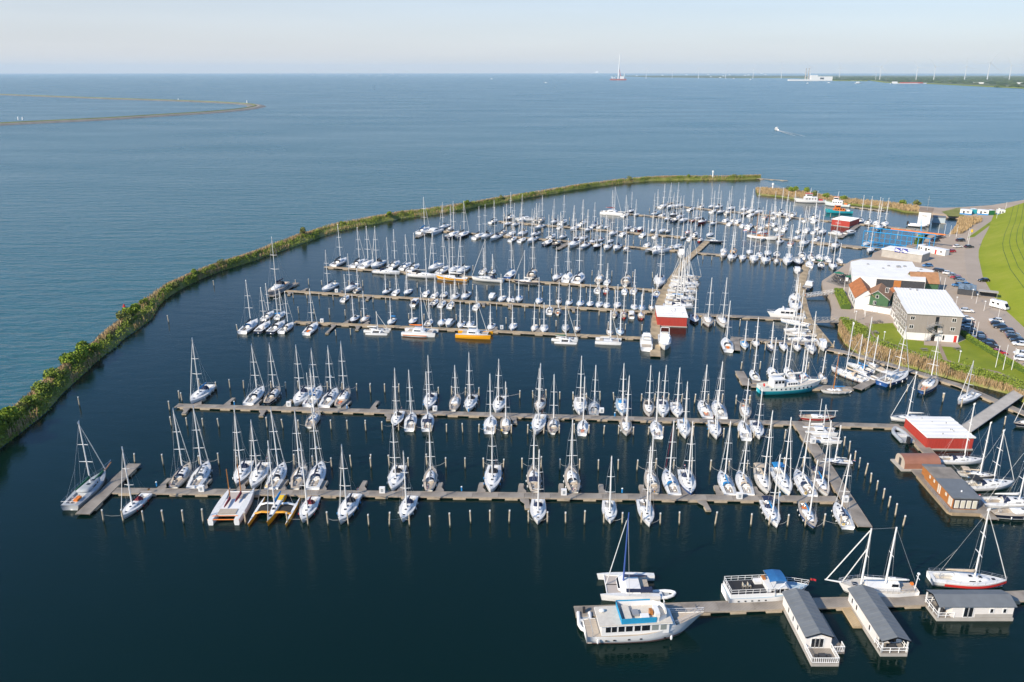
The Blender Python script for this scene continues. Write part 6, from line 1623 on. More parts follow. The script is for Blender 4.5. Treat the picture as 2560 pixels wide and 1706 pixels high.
# ---------------------------------------------------------------- building helpers (local frame: x along the front, y to the back)
M_WALLW = mat('white_render', (0.78, 0.76, 0.73), 0.8, vary=0.08, scale=0.5)
M_ROOFW = mat('white_roof_membrane', (0.83, 0.82, 0.79), 0.7, vary=0.08, scale=0.25)
M_ROOFM = mat('pale_metal_roof', (0.76, 0.76, 0.76), 0.45, vary=0.05, scale=0.2)
M_CLAD = mat('grey_cladding', (0.30, 0.265, 0.235), 0.8, vary=0.22, scale=1.2, stretch=(6, 6, 0.15))
M_GREENW = mat('green_boarding', (0.055, 0.13, 0.06), 0.7, vary=0.15, scale=1.2, stretch=(6, 6, 0.2))
M_TILE = mat('orange_roof_tiles', (0.42, 0.15, 0.045), 0.75, vary=0.28, scale=0.8, bump=0.5, bscale=5)
M_TILEB = mat('brown_roof_tiles', (0.36, 0.185, 0.09), 0.75, vary=0.22, scale=0.8, bump=0.5, bscale=5)
M_DARKW = mat('dark_boarding', (0.05, 0.052, 0.058), 0.7, vary=0.2, scale=1)
M_REDW = mat('red_boarding', (0.42, 0.045, 0.03), 0.7, vary=0.2, scale=1.5, stretch=(5, 5, 0.2))
M_ORW = mat('orange_boarding', (0.44, 0.165, 0.04), 0.65, vary=0.15, scale=1.5, stretch=(0.3, 5, 5))
M_GREYROOF = mat('slate_grey_roof', (0.15, 0.165, 0.178), 0.6, vary=0.12, scale=0.6)
M_CONC = mat('concrete', (0.42, 0.39, 0.35), 0.85, vary=0.15, scale=0.5)
M_GALV = mat('galvanised', (0.38, 0.38, 0.38), 0.5, metal=0.4)
M_LIFT = mat('lift_blue', (0.02, 0.30, 0.62), 0.5, vary=0.1, scale=1)
M_BROWNM = mat('brown_sheet_metal', (0.29, 0.13, 0.085), 0.55, vary=0.12, scale=0.5)
def frame_of(a, b):
    d = Vector(b) - Vector(a)
    return math.atan2(d.y, d.x), d.length
def window(par, x, z, w, h, y=0.0, side='front', mull=1, frame=None, glass=None, d=0.0):
    """window on a wall plane; side: front (y = const, facing -y), left (x = const facing -x), right"""
    frame = frame or M_WALLW
    glass = glass or M_GLASS
    f = MB()
    def bx(m, a0, a1, z0, z1, p0, p1):
        if side == 'front':
            m.box(a0, a1, y - p1, y - p0, z0, z1)
        elif side == 'left':
            m.box(y - p1, y - p0, a0, a1, z0, z1)
        else:
            m.box(y + p0, y + p1, a0, a1, z0, z1)
    t = 0.10
    bx(f, x - t, x, z - t, z + h + t, 0.0, 0.07)
    bx(f, x + w, x + w + t, z - t, z + h + t, 0.0, 0.07)
    bx(f, x, x + w, z - t, z, 0.0, 0.07)
    bx(f, x, x + w, z + h, z + h + t, 0.0, 0.07)
    for k in range(1, mull + 1):
        c = x + w * k / (mull + 1)
        bx(f, c - 0.04, c + 0.04, z, z + h, 0.0, 0.06)
    fr = f.build('window', frame, par)
    g = MB()
    bx(g, x, x + w, z, z + h, 0.004, 0.03)
    g.build('pane', glass, fr)
    return fr
def door(par, x, z, w, h, y=0.0, m=None, side='front'):
    d = MB()
    if side == 'front':
        d.box(x, x + w, y - 0.06, y - 0.003, z, z + h)
    elif side == 'left':
        d.box(y - 0.06, y - 0.003, x, x + w, z, z + h)
    return d.build('door', m or M_GLASS, par)
def gable(par, w, d, hw, hr, wall, roofm, over=0.35, ridge='y', name='wall', trim=None, x0=0.0, y0=0.0):
    """walls with gables and two roof slopes; ridge along y (gable to the front) or along x"""
    if ridge == 'y':
        MB().add([(x0, y0, 0), (x0 + w, y0, 0), (x0 + w, y0, hw), (x0 + w / 2, y0, hw + hr), (x0, y0, hw), (x0, y0 + d, 0), (x0 + w, y0 + d, 0), (x0 + w, y0 + d, hw), (x0 + w / 2, y0 + d, hw + hr), (x0, y0 + d, hw)],
                 [(0, 1, 2, 3, 4), (9, 8, 7, 6, 5), (1, 6, 7, 2), (0, 4, 9, 5)]).build(name, wall, par)
        for s in (-1, 1):
            e = hr / (w / 2) * over
            ax, az = x0 + w / 2 + s * (w / 2 + over), hw - e
            cx, cz = x0 + w / 2, hw + hr
            MB().add([(ax, y0 - over, az + 0.02), (cx, y0 - over, cz + 0.02), (cx, y0 + d + over, cz + 0.02), (ax, y0 + d + over, az + 0.02),
                      (ax, y0 - over, az + 0.17), (cx, y0 - over, cz + 0.17), (cx, y0 + d + over, cz + 0.17), (ax, y0 + d + over, az + 0.17)],
                     [(0, 1, 2, 3), (7, 6, 5, 4), (0, 4, 5, 1), (2, 6, 7, 3), (0, 3, 7, 4)]).build('roof_slope', roofm, par)
            if trim:
                MB().add([(ax, y0 - over - 0.05, az - 0.05), (cx, y0 - over - 0.05, cz - 0.05), (cx, y0 - over - 0.05, cz + 0.2), (ax, y0 - over - 0.05, az + 0.2)], [(0, 1, 2, 3), (3, 2, 1, 0)]).build('barge_board', trim, par)
    else:
        MB().add([(x0, y0, 0), (x0 + w, y0, 0), (x0 + w, y0 + d, 0), (x0, y0 + d, 0), (x0, y0, hw), (x0 + w, y0, hw), (x0 + w, y0 + d, hw), (x0, y0 + d, hw), (x0, y0 + d / 2, hw + hr), (x0 + w, y0 + d / 2, hw + hr)],
                 [(0, 1, 5, 4), (2, 3, 7, 6), (1, 2, 6, 9, 5), (3, 0, 4, 8, 7)]).build(name, wall, par)
        for s in (-1, 1):
            e = hr / (d / 2) * over
            ay, az = y0 + d / 2 + s * (d / 2 + over), hw - e
            cy, cz = y0 + d / 2, hw + hr
            MB().add([(x0 - over, ay, az + 0.02), (x0 + w + over, ay, az + 0.02), (x0 + w + over, cy, cz + 0.02), (x0 - over, cy, cz + 0.02),
                      (x0 - over, ay, az + 0.17), (x0 + w + over, ay, az + 0.17), (x0 + w + over, cy, cz + 0.17), (x0 - over, cy, cz + 0.17)],
                     [(3, 2, 1, 0), (4, 5, 6, 7), (0, 1, 5, 4), (0, 4, 7, 3), (1, 2, 6, 5)] if s < 0 else [(0, 1, 2, 3), (7, 6, 5, 4), (4, 5, 1, 0), (3, 7, 4, 0), (5, 6, 2, 1)]).build('roof_slope', roofm, par)

# ---------------------------------------------------------------- grey timber building with outside stair
a, b = SITE['grey_front']
an, w = frame_of(a, b)
t = thing('harbour_building', 'grey-clad building with white metal roof and outside stair on the lawn', 'building', (*a, 1.5), an)
for k, (xo, y0, y1) in enumerate(((0, 0, 9.0), (0.8, 9.0, 17.5), (1.7, 17.5, 26.0))):
    MB().box(xo, xo + w, y0 + 0.002, y1, 2.35, 8.3 + 0.15 * k).build('upper_wall', M_CLAD, t)
    MB().box(xo + 0.05, xo + w - 0.05, y0 + 0.05, y1 - 0.05, -0.2, 2.345).build('ground_floor_wall', M_WALLW, t)
    MB().add([(xo - 0.4, y0 - 0.4, 8.35 + 0.15 * k), (xo + w + 0.4, y0 - 0.4, 8.35 + 0.15 * k), (xo + w + 0.4, y1, 9.3 + 0.15 * k), (xo - 0.4, y1, 9.3 + 0.15 * k),
              (xo - 0.4, y0 - 0.4, 8.62 + 0.15 * k), (xo + w + 0.4, y0 - 0.4, 8.62 + 0.15 * k), (xo + w + 0.4, y1, 9.57 + 0.15 * k), (xo - 0.4, y1, 9.57 + 0.15 * k)],
             [(0, 3, 2, 1), (4, 5, 6, 7), (0, 1, 5, 4), (1, 2, 6, 5), (2, 3, 7, 6), (3, 0, 4, 7)]).build('roof', M_ROOFM, t)
    sm = MB()
    for q in range(1, 16):
        sm.add([(xo + q, y0 - 0.38, 8.625 + 0.15 * k), (xo + q + 0.06, y0 - 0.38, 8.625 + 0.15 * k), (xo + q + 0.06, y1 - 0.02, 9.575 + 0.15 * k), (xo + q, y1 - 0.02, 9.575 + 0.15 * k), (xo + q + 0.03, y0 - 0.38, 8.70 + 0.15 * k), (xo + q + 0.03, y1 - 0.02, 9.65 + 0.15 * k)], [(0, 4, 5, 3), (4, 1, 2, 5), (0, 1, 4)])
    sm.build('roof_seams', M_ROOFM, t)
    for s in range(3):
        window(t, y0 + 1.2 + s * 2.6, 3.4, 1.5, 1.4, xo, 'left')
        window(t, y0 + 1.2 + s * 2.6, 6.0, 1.5, 1.4, xo, 'left')
        window(t, y0 + 1.2 + s * 2.6, 0.6, 1.5, 1.4, xo + 0.05, 'left')
for x, z in ((0.9, 6.5), (0.9, 3.7), (12.6, 6.5), (12.6, 3.7)):
    window(t, x, z, 1.1, 1.0, 0.002)
door(t, 8.0, 5.6, 0.9, 2.2)
door(t, 8.0, 2.9, 0.9, 2.0)
door(t, 7.6, 0.0, 1.0, 2.1, 0.05)
door(t, 14.0, 0.0, 0.8, 2.1, 0.05, M_REDP)
window(t, 10.8, 0.5, 0.5, 1.5, 0.05, mull=0)
st = MB()
for n_, (xa, xb, za, zb) in enumerate(((5.6, 8.0, 0.0, 2.8), (8.2, 5.6, 2.8, 4.2), (5.6, 8.2, 4.2, 5.5))):
    for s in range(9):
        u = s / 9.0
        x = xa + (xb - xa) * u
        st.box(min(x, x + (xb - xa) / 9), max(x, x + (xb - xa) / 9), -1.3 + 0.0 * n_, -0.1, za + (zb - za) * u, za + (zb - za) * u + 0.09)
st.box(7.9, 9.3, -1.4, -0.07, 5.45, 5.55).box(7.8, 9.3, -1.4, -0.07, 2.75, 2.85)
stair = st.build('outside_stair', M_GALV, t)
rl = MB()
for xa, xb, za, zb in ((5.6, 8.0, 1.0, 3.8), (8.2, 5.6, 3.8, 5.2), (5.6, 8.2, 5.2, 6.5), (7.9, 9.3, 6.5, 6.5)):
    rl.tube((xa, -1.35, za), (xb, -1.35, zb), 0.05).tube((xa, -1.35, za - 0.5), (xb, -1.35, zb - 0.5), 0.04)
for x in (5.5, 9.3):
    rl.tube((x, -1.35, 0), (x, -1.35, 6.5), 0.06)
rl.build('handrail', M_GALV, stair)
for x in (9.2, 9.8):
    MB().box(x, x + 0.5, -0.5, -0.01, 2.9, 3.5).build('air_conditioner', M_WALLW, t)
for x, y in ((6.0, 24.5), (8.0, 24.0)):
    MB().tube((x, y, 9.5), (x, y, 10.4), 0.25).build('roof_vent', M_GALV, t)

# ---------------------------------------------------------------- restaurant with flat white roof
rp = SITE['rest_roof']
o = rp[8]
t = thing('restaurant', 'large low white building with flat white roof behind the orange cottages', 'building', (*o, 1.5))
loc = [(x - o[0], y - o[1]) for x, y in rp]
slab(loc, -0.3, 4.7).build('wall', M_WALLW, t)
slab(loc, 4.703, 5.0).build('roof', M_ROOFW, t)
cx, cy = sum(p[0] for p in loc) / 9, sum(p[1] for p in loc) / 9
for i, (dx, dy, s) in enumerate(((-6, 2, 0.35), (-2, 6, 0.45), (1, 4, 0.7), (4, 5, 0.5), (5, -4, 0.4), (-9, 9, 0.4), (8, 0, 0.4))):
    MB().box(cx + dx - s, cx + dx + s, cy + dy - s * 0.7, cy + dy + s * 0.7, 5.0, 5.0 + s).build('roof_vent', M_GALV, t)
# dark front with an orange panel facing the cottages
fa, fb = Vector(loc[8]), Vector(loc[7])
fan, fl = frame_of(loc[8], loc[7])
fr = MB().box(8.5, fl - 0.2, -0.12, -0.004, 1.5, 4.6).build('front_panel', M_DARKW, t, loc=(*fa, 0), rz=fan)
MB().box(14.5, 17.0, -0.20, -0.124, 1.2, 4.5).build('orange_panel', M_ORW, t, loc=(*fa, 0), rz=fan)
la, lb = loc[8], loc[0]
lan, ll = frame_of(la, lb)
for k in range(8):
    m = MB().box(1.2 + k * 2.7, 2.9 + k * 2.7, 0.004, 0.06, 0.6, 2.6)
    m.build('window', M_GLASS, t, loc=(*la, 0), rz=lan)
# ---------------------------------------------------------------- cottages
a, b = SITE['cotA']
an, w = frame_of(a, b)
t = thing('cottage', 'green gabled cottage with orange tiled roof above a white base', 'cottage', (*a, 1.5), an)
gable(t, w, 11.0, 4.6, 2.6, M_GREENW, M_TILEB, 0.4, 'y', 'green_wall', M_WALLW)
MB().box(-0.06, w + 0.06, -0.08, 10.9, -0.2, 1.3).build('base_wall', M_WALLW, t)
window(t, w / 2 - 0.4, 4.6, 0.8, 1.0, -0.002, mull=0)
window(t, w / 2 - 0.9, 2.3, 0.8, 1.1, -0.002, mull=1)
window(t, w / 2 + 1.3, 1.6, 0.9, 1.6, -0.002, mull=1)
for k in range(2):
    MB().box(-0.3, 0.5, 2.4 + k * 1.6, 3.3 + k * 1.6, 0, 0.08).build('skylight', M_GLASS, t).rotation_euler = (0, -math.atan2(2.6, w / 2), 0)
    t.children[-1].location = (1.0, 0, 5.35)
a, b = SITE['cotA_l']
an, w = frame_of(b, a)
t = thing('long_cottage', 'long white-walled cottage with orange tiled roof beside the terrace', 'cottage', (*b, 1.5), an)
gable(t, w, 6.5, 4.2, 2.8, M_WALLW, M_TILE, 0.35, 'x', 'wall', M_WALLW, y0=-6.5)
for k in range(4):
    window(t, 1.5 + k * 4.0, 1.2, 1.2, 1.3, 0.0, 'front') if False else MB().box(1.5 + k * 4.0, 2.7 + k * 4.0, 0.004, 0.06, 1.2, 2.5).build('window', M_GLASS, t)
for k in range(2):
    o_ = MB().box(6.5 + k * 3, 7.7 + k * 3, -0.45, 0.45, 0, 0.1).build('skylight', M_GLASS, t)
    o_.location = (0, -1.9, 5.55)
    o_.rotation_euler = (-math.atan2(2.8, 3.25), 0, 0)
a, b = SITE['cotB']
an, w = frame_of(a, b)
t = thing('small_cottage', 'small green gabled cottage between the grey building and the restaurant', 'cottage', (*a, 1.5), -0.3)
gable(t, 5.0, 6.0, 3.4, 2.0, M_GREENW, M_TILE, 0.3, 'y', 'green_wall', M_WALLW)
window(t, 2.1, 1.6, 0.8, 1.1, -0.002, mull=0)
a, b = SITE['cotC']
an, w = frame_of(a, b)
t = thing('side_cottage', 'cottage with broad brown-orange roof right of the dark restaurant front', 'cottage', (a[0] - 3.0, a[1] + 2.0, 1.5), -0.15)
gable(t, 9.5, 7.0, 3.2, 3.2, M_GREENW, M_TILEB, 0.35, 'x', 'green_wall', M_WALLW)
window(t, 1.0, 1.0, 1.2, 1.3, -0.002, mull=1)
a, b = SITE['wall_white']
an, w = frame_of(a, b)
t = thing('garden_wall', 'low white wall and flat-roofed annexe in front of the green cottage', 'wall', (*a, 1.5), an)
MB().box(0, w + 1.5, -0.4, 3.6, -0.2, 1.9).build('wall', M_WALLW, t)
door(t, w - 0.4, 0, 1.0, 1.8, -0.4, M_DARKW)
MB().box(1.0, w - 1.0, 0.2, 3.4, 1.9, 1.95).build('roof_terrace', M_PLANK_GREY, t)

# ---------------------------------------------------------------- harbour tower, floating cube, containers
a, b = SITE['tower_front']
an, w = frame_of(a, b)
t = thing('harbour_tower', 'white harbour office tower with brown flat roof standing in the water', 'building', (*a, 0), an + 0.1)
MB().box(0.1, w - 0.1, 0, 13.0, 1.0, 7.6).build('wall', M_WALLW, t)
for x in (0.5, w - 0.9):
    for y in (0.5, 6.0, 12.0):
        MB().box(x, x + 0.5, y, y + 0.5, -1.0, 1.0).build('support_post', M_CONC, t)
MB().box(-0.4, w + 0.4, -0.5, 13.5, 7.603, 8.1).build('roof', mat('bitumen_roof', (0.26, 0.20, 0.15), 0.9, vary=0.2, scale=0.4), t)
for k in range(6):
    MB().box(w - 0.098, w - 0.06, 0.6 + k * 2.1, 2.2 + k * 2.1, 5.2, 7.0).build('window', M_GLASS, t)
    MB().box(w - 0.098, w - 0.06, 0.6 + k * 2.1, 2.2 + k * 2.1, 2.2, 4.2).build('window', M_GLASS, t)
MB().tube((w * 0.6, 3, 8.1), (w * 0.6, 3, 16.0), 0.12, 0.06).tube((w * 0.6 - 0.8, 3, 14.0), (w * 0.6 + 0.8, 3, 14.0), 0.05).build('signal_mast', M_GALV, t)
MB().box(w * 0.3, w * 0.7, -0.06, -0.01, 5.2, 5.5).build('sign_bar', M_DARKW, t)
a, b = SITE['cube']
an, w = frame_of(a, b)
t = thing('floating_office', 'pale blue-grey floating cabin beside the white tower', 'building', (*a, 0), an)
MB().box(0, w, 0, 5.5, 0.3, 3.2).build('wall', mat('pale_blue_wall', (0.42, 0.50, 0.55), 0.7, vary=0.08, scale=0.5), t)
MB().box(-0.2, w + 0.2, -0.2, 5.7, 3.203, 3.5).build('roof', M_GREYROOF, t)
MB().box(-0.4, w + 0.4, -0.4, 5.9, -0.4, 0.297).build('float', M_CONC, t)
MB().box(w - 0.0 + 0.003, w + 0.05, 0.5, 4.5, 1.2, 2.6).build('window', M_GLASS, t)
c = SITE['cont']
for i, (p, q, m_, lab) in enumerate(((c[0], c[1], M_WH, 'white site cabin, leftmost in the row by the far sea edge'), (c[2], c[3], HULL['t'], 'turquoise site cabin in the row by the far sea edge'),
                                     (c[4], c[5], M_WH, 'long white site cabin in the middle of the far row'), (c[6], c[7], HULL['e'], 'dark green container in the far row of cabins'),
                                     (c[8], c[9], M_WH, 'white and blue site cabin, rightmost in the far row'))):
    an, w = frame_of(p, q)
    t = thing('site_cabin', lab, 'cabin', (*p, 1.5), an, 'site cabins by the sea')
    MB().box(0, w, 0, 3.2, 0.0, 2.7).build('wall', m_, t)
    MB().box(-0.05, w + 0.05, -0.05, 3.25, 2.703, 2.85).build('roof', M_WH, t)
    if m_ is M_WH:
        MB().box(-0.02, w + 0.02, -0.02, 3.22, 0.0, 0.7).build('blue_base', M_BLUEP, t)
        MB().box(w * 0.55, w * 0.8, -0.03, -0.002, 1.3, 2.0).build('window', M_GLASS, t)
        MB().box(w * 0.25, w * 0.4, -0.03, -0.002, 0.72, 2.2).build('door', M_DARKW, t)
# ---------------------------------------------------------------- curved hall with two blue signs
h = SITE['hall']
an, w = frame_of(h[0], h[1])
t = thing('workshop_hall', 'long white-roofed workshop with tapering roof beside the blue lift', 'building', (*h[0], 1.5), an)
hl = [(0, 0), (w, -0.5), (w + 0.6, 8.0), (w * 0.4, 9.5), (0.5, 8.5)]
slab(hl, -0.3, 3.3).build('wall', M_CONC, t)
slab([(x * 1.03 - 0.3, y * 1.06 - 0.3) for x, y in hl], 3.303, 3.6).build('roof', M_ROOFW, t)
for k in range(2):
    s = MB().box(5.5 + k * 3.0, 7.9 + k * 3.0, -0.6, -0.5, 3.1, 5.0).build('sign_board', mat('sign_blue', (0.03, 0.04, 0.30), 0.5), t)
    MB().add([(5.8 + k * 3.0, -0.604, 3.5), (7.6 + k * 3.0, -0.604, 3.4), (7.6 + k * 3.0, -0.604, 4.0), (5.8 + k * 3.0, -0.604, 4.7)], [(0, 1, 2, 3)]).build('white_sail_mark', M_WH, s)
c = SITE['sheds']
for i in range(3):
    an, w = frame_of(c[i], c[i + 1])
    t = thing('shed', 'white shed, %s from the lift in the row on the quay' % nth(i + 1), 'shed', (*c[i], 1.5), an, 'white sheds on the quay')
    MB().box(0.05, w - 0.1, 0, 3.0, 0, 2.5).build('wall', M_WALLW, t)
    MB().box(-0.02, w - 0.03, -0.1, 3.1, 2.503, 2.65).build('roof', M_ROOFM, t)
    MB().box(w * 0.3, w * 0.3 + 0.8, -0.05, -0.003, 0, 2.0).build('door', M_REDP if i == 2 else M_DARKW, t)
    MB().box(w * 0.65, w * 0.65 + 0.8, -0.05, -0.003, 1.1, 1.8).build('window', M_GLASS, t)
# ---------------------------------------------------------------- blue boat lift frame and yard crane
p = Vector(SITE['lift'][0])
q = Vector(SITE['lift'][4])
an = math.atan2(-0.62, 0.78)
t = thing('boat_lift', 'bright blue steel boat-lift frame standing over the slip', 'boat lift', (*p, 0.4), an)
def beam(m, a, b, r=0.22):
    return m.tube(a, b, r, r, 4)
W_, L_, H_ = 11.0, 29.0, 7.2
k = 0
for y in (0, W_):
    for i in range(7):
        x = L_ * i / 6.0
        MB().tube((x, y, -1.2), (x, y, H_), 0.16, 0.16, 4).build('column', M_LIFT, t)
    MB().tube((0, y, H_), (L_, y, H_), 0.22, 0.22, 4).build('top_rail', M_LIFT, t)
    MB().tube((0, y, 2.6), (L_ * 0.66, y, 2.6), 0.12, 0.12, 4).build('mid_rail', M_LIFT, t)
    MB().box(-0.3, L_ + 0.3, y - 0.5, y + 0.5, -0.1, 0.15).build('walkway', M_LIFT, t)
for i in (0, 1, 2, 4, 5):
    MB().tube((L_ * i / 6.0, 0, H_), (L_ * i / 6.0, W_, H_), 0.15, 0.15, 4).build('cross_beam', M_LIFT, t)
MB().box(9.0, L_ + 4, W_ + 0.6, W_ + 1.8, H_ + 0.2, H_ + 0.6).build('gantry_rail', M_ORANGE, t)
for i in range(6):
    MB().tube((L_ * i / 6.0, 0, 0), (L_ * (i + 1) / 6.0, 0, 2.6), 0.07, 0.07, 4).build('brace', M_LIFT, t)
t = thing('yard_crane', 'blue yard crane with raised jib beside the boat lift', 'crane', (SITE['lift'][0][0] + 34, SITE['lift'][0][1] + 12, 1.5), 0.4)
MB().box(-1.2, 1.2, -1.2, 1.2, 0, 1.8).build('base', M_CONC, t)
MB().box(-1.0, 1.0, -0.9, 0.9, 1.8, 3.6).build('cab', M_LIFT, t)
MB().tube((0, 0, 3.0), (1.2, 2.5, 9.5), 0.25, 0.15, 4).build('jib', M_LIFT, t)
MB().tube((1.2, 2.5, 9.5), (1.2, 2.5, 5.0), 0.04, n=4).build('cable', M_WIRE, t)

# ---------------------------------------------------------------- red floating boathouses
def boathouse(a, b, depth, h, label, z0=0.3):
    an, w = frame_of(a, b)
    t = thing('boathouse', label, 'boathouse', (*a, 0), an, 'red floating boathouses')
    MB().box(-0.2, w + 0.2, -0.2, depth + 0.2, -0.5, z0).build('float', M_CONC, t)
    MB().box(0, w, 0, depth, z0 + 0.003, h).build('wall', M_REDW, t)
    bt = MB()
    q = 0.3
    while q < w - 0.2:
        bt.box(q, q + 0.05, -0.04, -0.002, z0 + 0.01, h - 0.02)
        q += 0.6
    q = 0.3
    while q < depth - 0.2:
        bt.box(-0.04, -0.002, q, q + 0.05, z0 + 0.01, h - 0.02)
        q += 0.6
    bt.build('wall_battens', M_REDW, t)
    n = 6
    for k in range(n):                         # roof panels stepped along the length
        y0, y1 = -0.25 + (depth + 0.5) * k / n, -0.25 + (depth + 0.5) * (k + 1) / n
        MB().add([(-0.3, y0, h + 0.003), (w + 0.3, y0, h + 0.003), (w + 0.3, y1 - 0.01, h + 0.003), (-0.3, y1 - 0.01, h + 0.003),
                  (-0.3, y0, h + 0.30), (w + 0.3, y0, h + 0.30), (w + 0.3, y1 - 0.01, h + 0.16), (-0.3, y1 - 0.01, h + 0.16)],
                 [(0, 3, 2, 1), (4, 5, 6, 7), (0, 1, 5, 4), (1, 2, 6, 5), (2, 3, 7, 6), (3, 0, 4, 7)]).build('roof_panel', M_ROOFW, t)
    for i in range(7):
        x, y = random.uniform(1, w - 1), random.uniform(1, depth - 1)
        MB().tube((x, y, h + 0.1), (x, y, h + 0.5), 0.14, 0.10, 6).build('roof_vent', M_GALV, t)
    return t
boathouse(SITE['red1_front'][0], SITE['red1_front'][1], 12.5, 3.4, 'large red floating boathouse with white roof at the curved walkway')
boathouse((92.7, 157.4), (102.9, 157.2), 10.8, 3.0, 'red floating boathouse with white roof right of the second pontoon')
boathouse(SITE['red3'][0], SITE['red3'][1], 13.5, 3.3, 'small far red boathouse below the patrol ships')

# ---------------------------------------------------------------- brown arched floating shed
a = (83.0, 147.8)
t = thing('floating_shed', 'floating shed with rounded brown metal roof beside the orange houseboat', 'shed', (*a, 0), 0.0)
MB().box(-0.5, 8.2, -0.5, 4.6, -0.4, 0.3).build('float', M_CONC, t)
rings = []
for x in (0.3, 8.0):
    rings.append([(x, 4.2 - 4.2 * (0.5 + 0.5 * math.cos(math.pi * k / 10)) , 0.3 + 2.3 * math.sin(math.pi * k / 10) ** 0.55) for k in range(11)])
m = MB().loft(rings, closed=False)
m.build('arched_roof', M_BROWNM, t)
MB().add([p for p in rings[0]], [tuple(range(11))]).build('end_wall', mat('end_wall_beige', (0.50, 0.42, 0.34), 0.8), t)
MB().add([p for p in rings[1]], [tuple(range(10, -1, -1))]).build('end_wall', mat('end_wall_beige', (0.5, 0.42, 0.34), 0.8), t)
door(t, 1.6, 0.3, 0.9, 1.6, 0.3, M_DARKW, 'left')

# ---------------------------------------------------------------- orange houseboat
a, b, c = SITE['orange']
an, w = frame_of(b, a)
t = thing('houseboat', 'orange-clad houseboat with dark flat roof right of the diagonal walkway', 'houseboat', (*b, 0), an)
L_ = w
MB().prism([(-0.6, -0.1), (0.2, 0.5), (L_ + 0.5, 0.5), (L_ + 0.5, -6.2), (-0.6, -6.2)], -0.4, 0.55).build('float', mat('houseboat_hull', (0.36, 0.27, 0.17), 0.8, vary=0.2, scale=1), t)
MB().box(-0.4, L_ + 0.4, -6.1, 0.4, 0.553, 0.62).build('side_deck', M_PLANK_GREY, t)
MB().box(0.8, L_ - 0.6, -5.3, -0.6, 0.623, 3.0).build('wall', M_ORW, t)
MB().box(0.55, L_ * 0.60, -5.6, -0.3, 3.003, 3.22).build('roof', M_GREYROOF, t)
MB().box(L_ * 0.605, L_ - 0.4, -5.6, -0.3, 3.003, 3.16).build('roof_deck', M_PLANK_GREY, t)
MB().box(L_ - 0.5, L_ + 1.4, -5.0, -0.9, 0.623, 2.5).build('stern_cabin', M_ORW, t)
MB().box(L_ - 0.7, L_ + 1.6, -5.2, -0.7, 2.503, 2.7).build('stern_roof', M_GREYROOF, t)
M_CURT = mat('curtain_cream', (0.62, 0.58, 0.46), 0.8)
for x0, x1, z0, z1 in ((1.1, 1.7, 0.95, 2.6), (1.9, 2.5, 0.95, 2.6), (3.4, 4.0, 1.9, 2.5), (6.0, 6.4, 0.9, 2.6), (6.7, 7.1, 0.9, 2.6), (8.6, 9.1, 1.9, 2.5), (10.5, 11.0, 1.8, 2.4)):
    f = MB().box(x0, x1, -0.597, -0.54, z0, z1).build('window', M_WALLW, t)
    MB().box(x0 + 0.08, x1 - 0.08, -0.539, -0.52, z0 + 0.08, z1 - 0.08).build('pane', M_CURT, f)
MB().box(0.70, 0.797, -5.2, -0.7, 0.8, 2.9).build('front_panel', M_DARKW, t)
for k in range(4):
    f = MB().box(0.64, 0.698, -5.0 + k * 1.1, -4.2 + k * 1.1, 0.95, 2.6).build('window', M_WALLW, t)
    MB().box(0.61, 0.638, -4.92 + k * 1.1, -4.28 + k * 1.1, 1.03, 2.52).build('pane', M_CURT, f)
m = MB()
for pts in ([(-0.4, 0.3, 1.3), (L_ * 0.7, 0.35, 1.3)], [(-0.4, 0.3, 0.95), (L_ * 0.7, 0.35, 0.95)]):
    m.path(pts, 0.03, 4)
for k in range(8):
    m.tube((-0.4 + k * 1.3, 0.31, 0.55), (-0.4 + k * 1.3, 0.31, 1.3), 0.03, n=4)
m.path([(L_ - 0.6, -5.5, 4.0), (L_ * 0.62, -5.5, 4.0), (L_ * 0.62, -5.5, 3.1)], 0.04, 4)
m.build('railing', M_GALV, t)
MB().box(L_ + 0.5, L_ + 3.2, -5.8, 0.4, 0.1, 0.5).build('stern_platform', M_PLANK_GREY, t)
MB().tube((3.0, -3.0, 3.2), (3.0, -3.0, 3.5), 0.15).build('roof_vent', M_WH, t)

# ---------------------------------------------------------------- three white houseboats on the foreground pontoon
def slat_rail(par, pts, z, gap=0.28, h=0.85, m=None):
    r = MB()
    for a_, b_ in zip(pts[:-1], pts[1:]):
        a_, b_ = Vector((*a_, z)), Vector((*b_, z))
        d = b_ - a_
        n = max(2, int(d.length / gap))
        r.tube(a_ + Vector((0, 0, h)), b_ + Vector((0, 0, h)), 0.06, n=4)
        r.tube(a_ + Vector((0, 0, 0.08)), b_ + Vector((0, 0, 0.08)), 0.05, n=4)
        for k in range(n + 1):
            r.tube(a_ + d * k / n, a_ + d * k / n + Vector((0, 0, h)), 0.045, n=4)
    return r.build('railing', m or M_WH, par)
def bar_rail(par, pts, z, h=0.9):
    r = MB()
    for a_, b_ in zip(pts[:-1], pts[1:]):
        a_, b_ = Vector((*a_, z)), Vector((*b_, z))
        for q in (0.45, h):
            r.tube(a_ + Vector((0, 0, q)), b_ + Vector((0, 0, q)), 0.06, n=4)
        n = max(1, round((b_ - a_).length / 1.3))
        for k in range(n + 1):
            p_ = a_ + (b_ - a_) * k / n
            r.tube(p_, p_ + Vector((0, 0, h)), 0.07, n=4)
    return r.build('railing', M_WH, par)
M_SIDING = mat('white_siding', (0.78, 0.74, 0.70), 0.7, vary=0.05, scale=1.5, bump=0.3, bscale=1.0, stretch=(0.2, 0.2, 7))
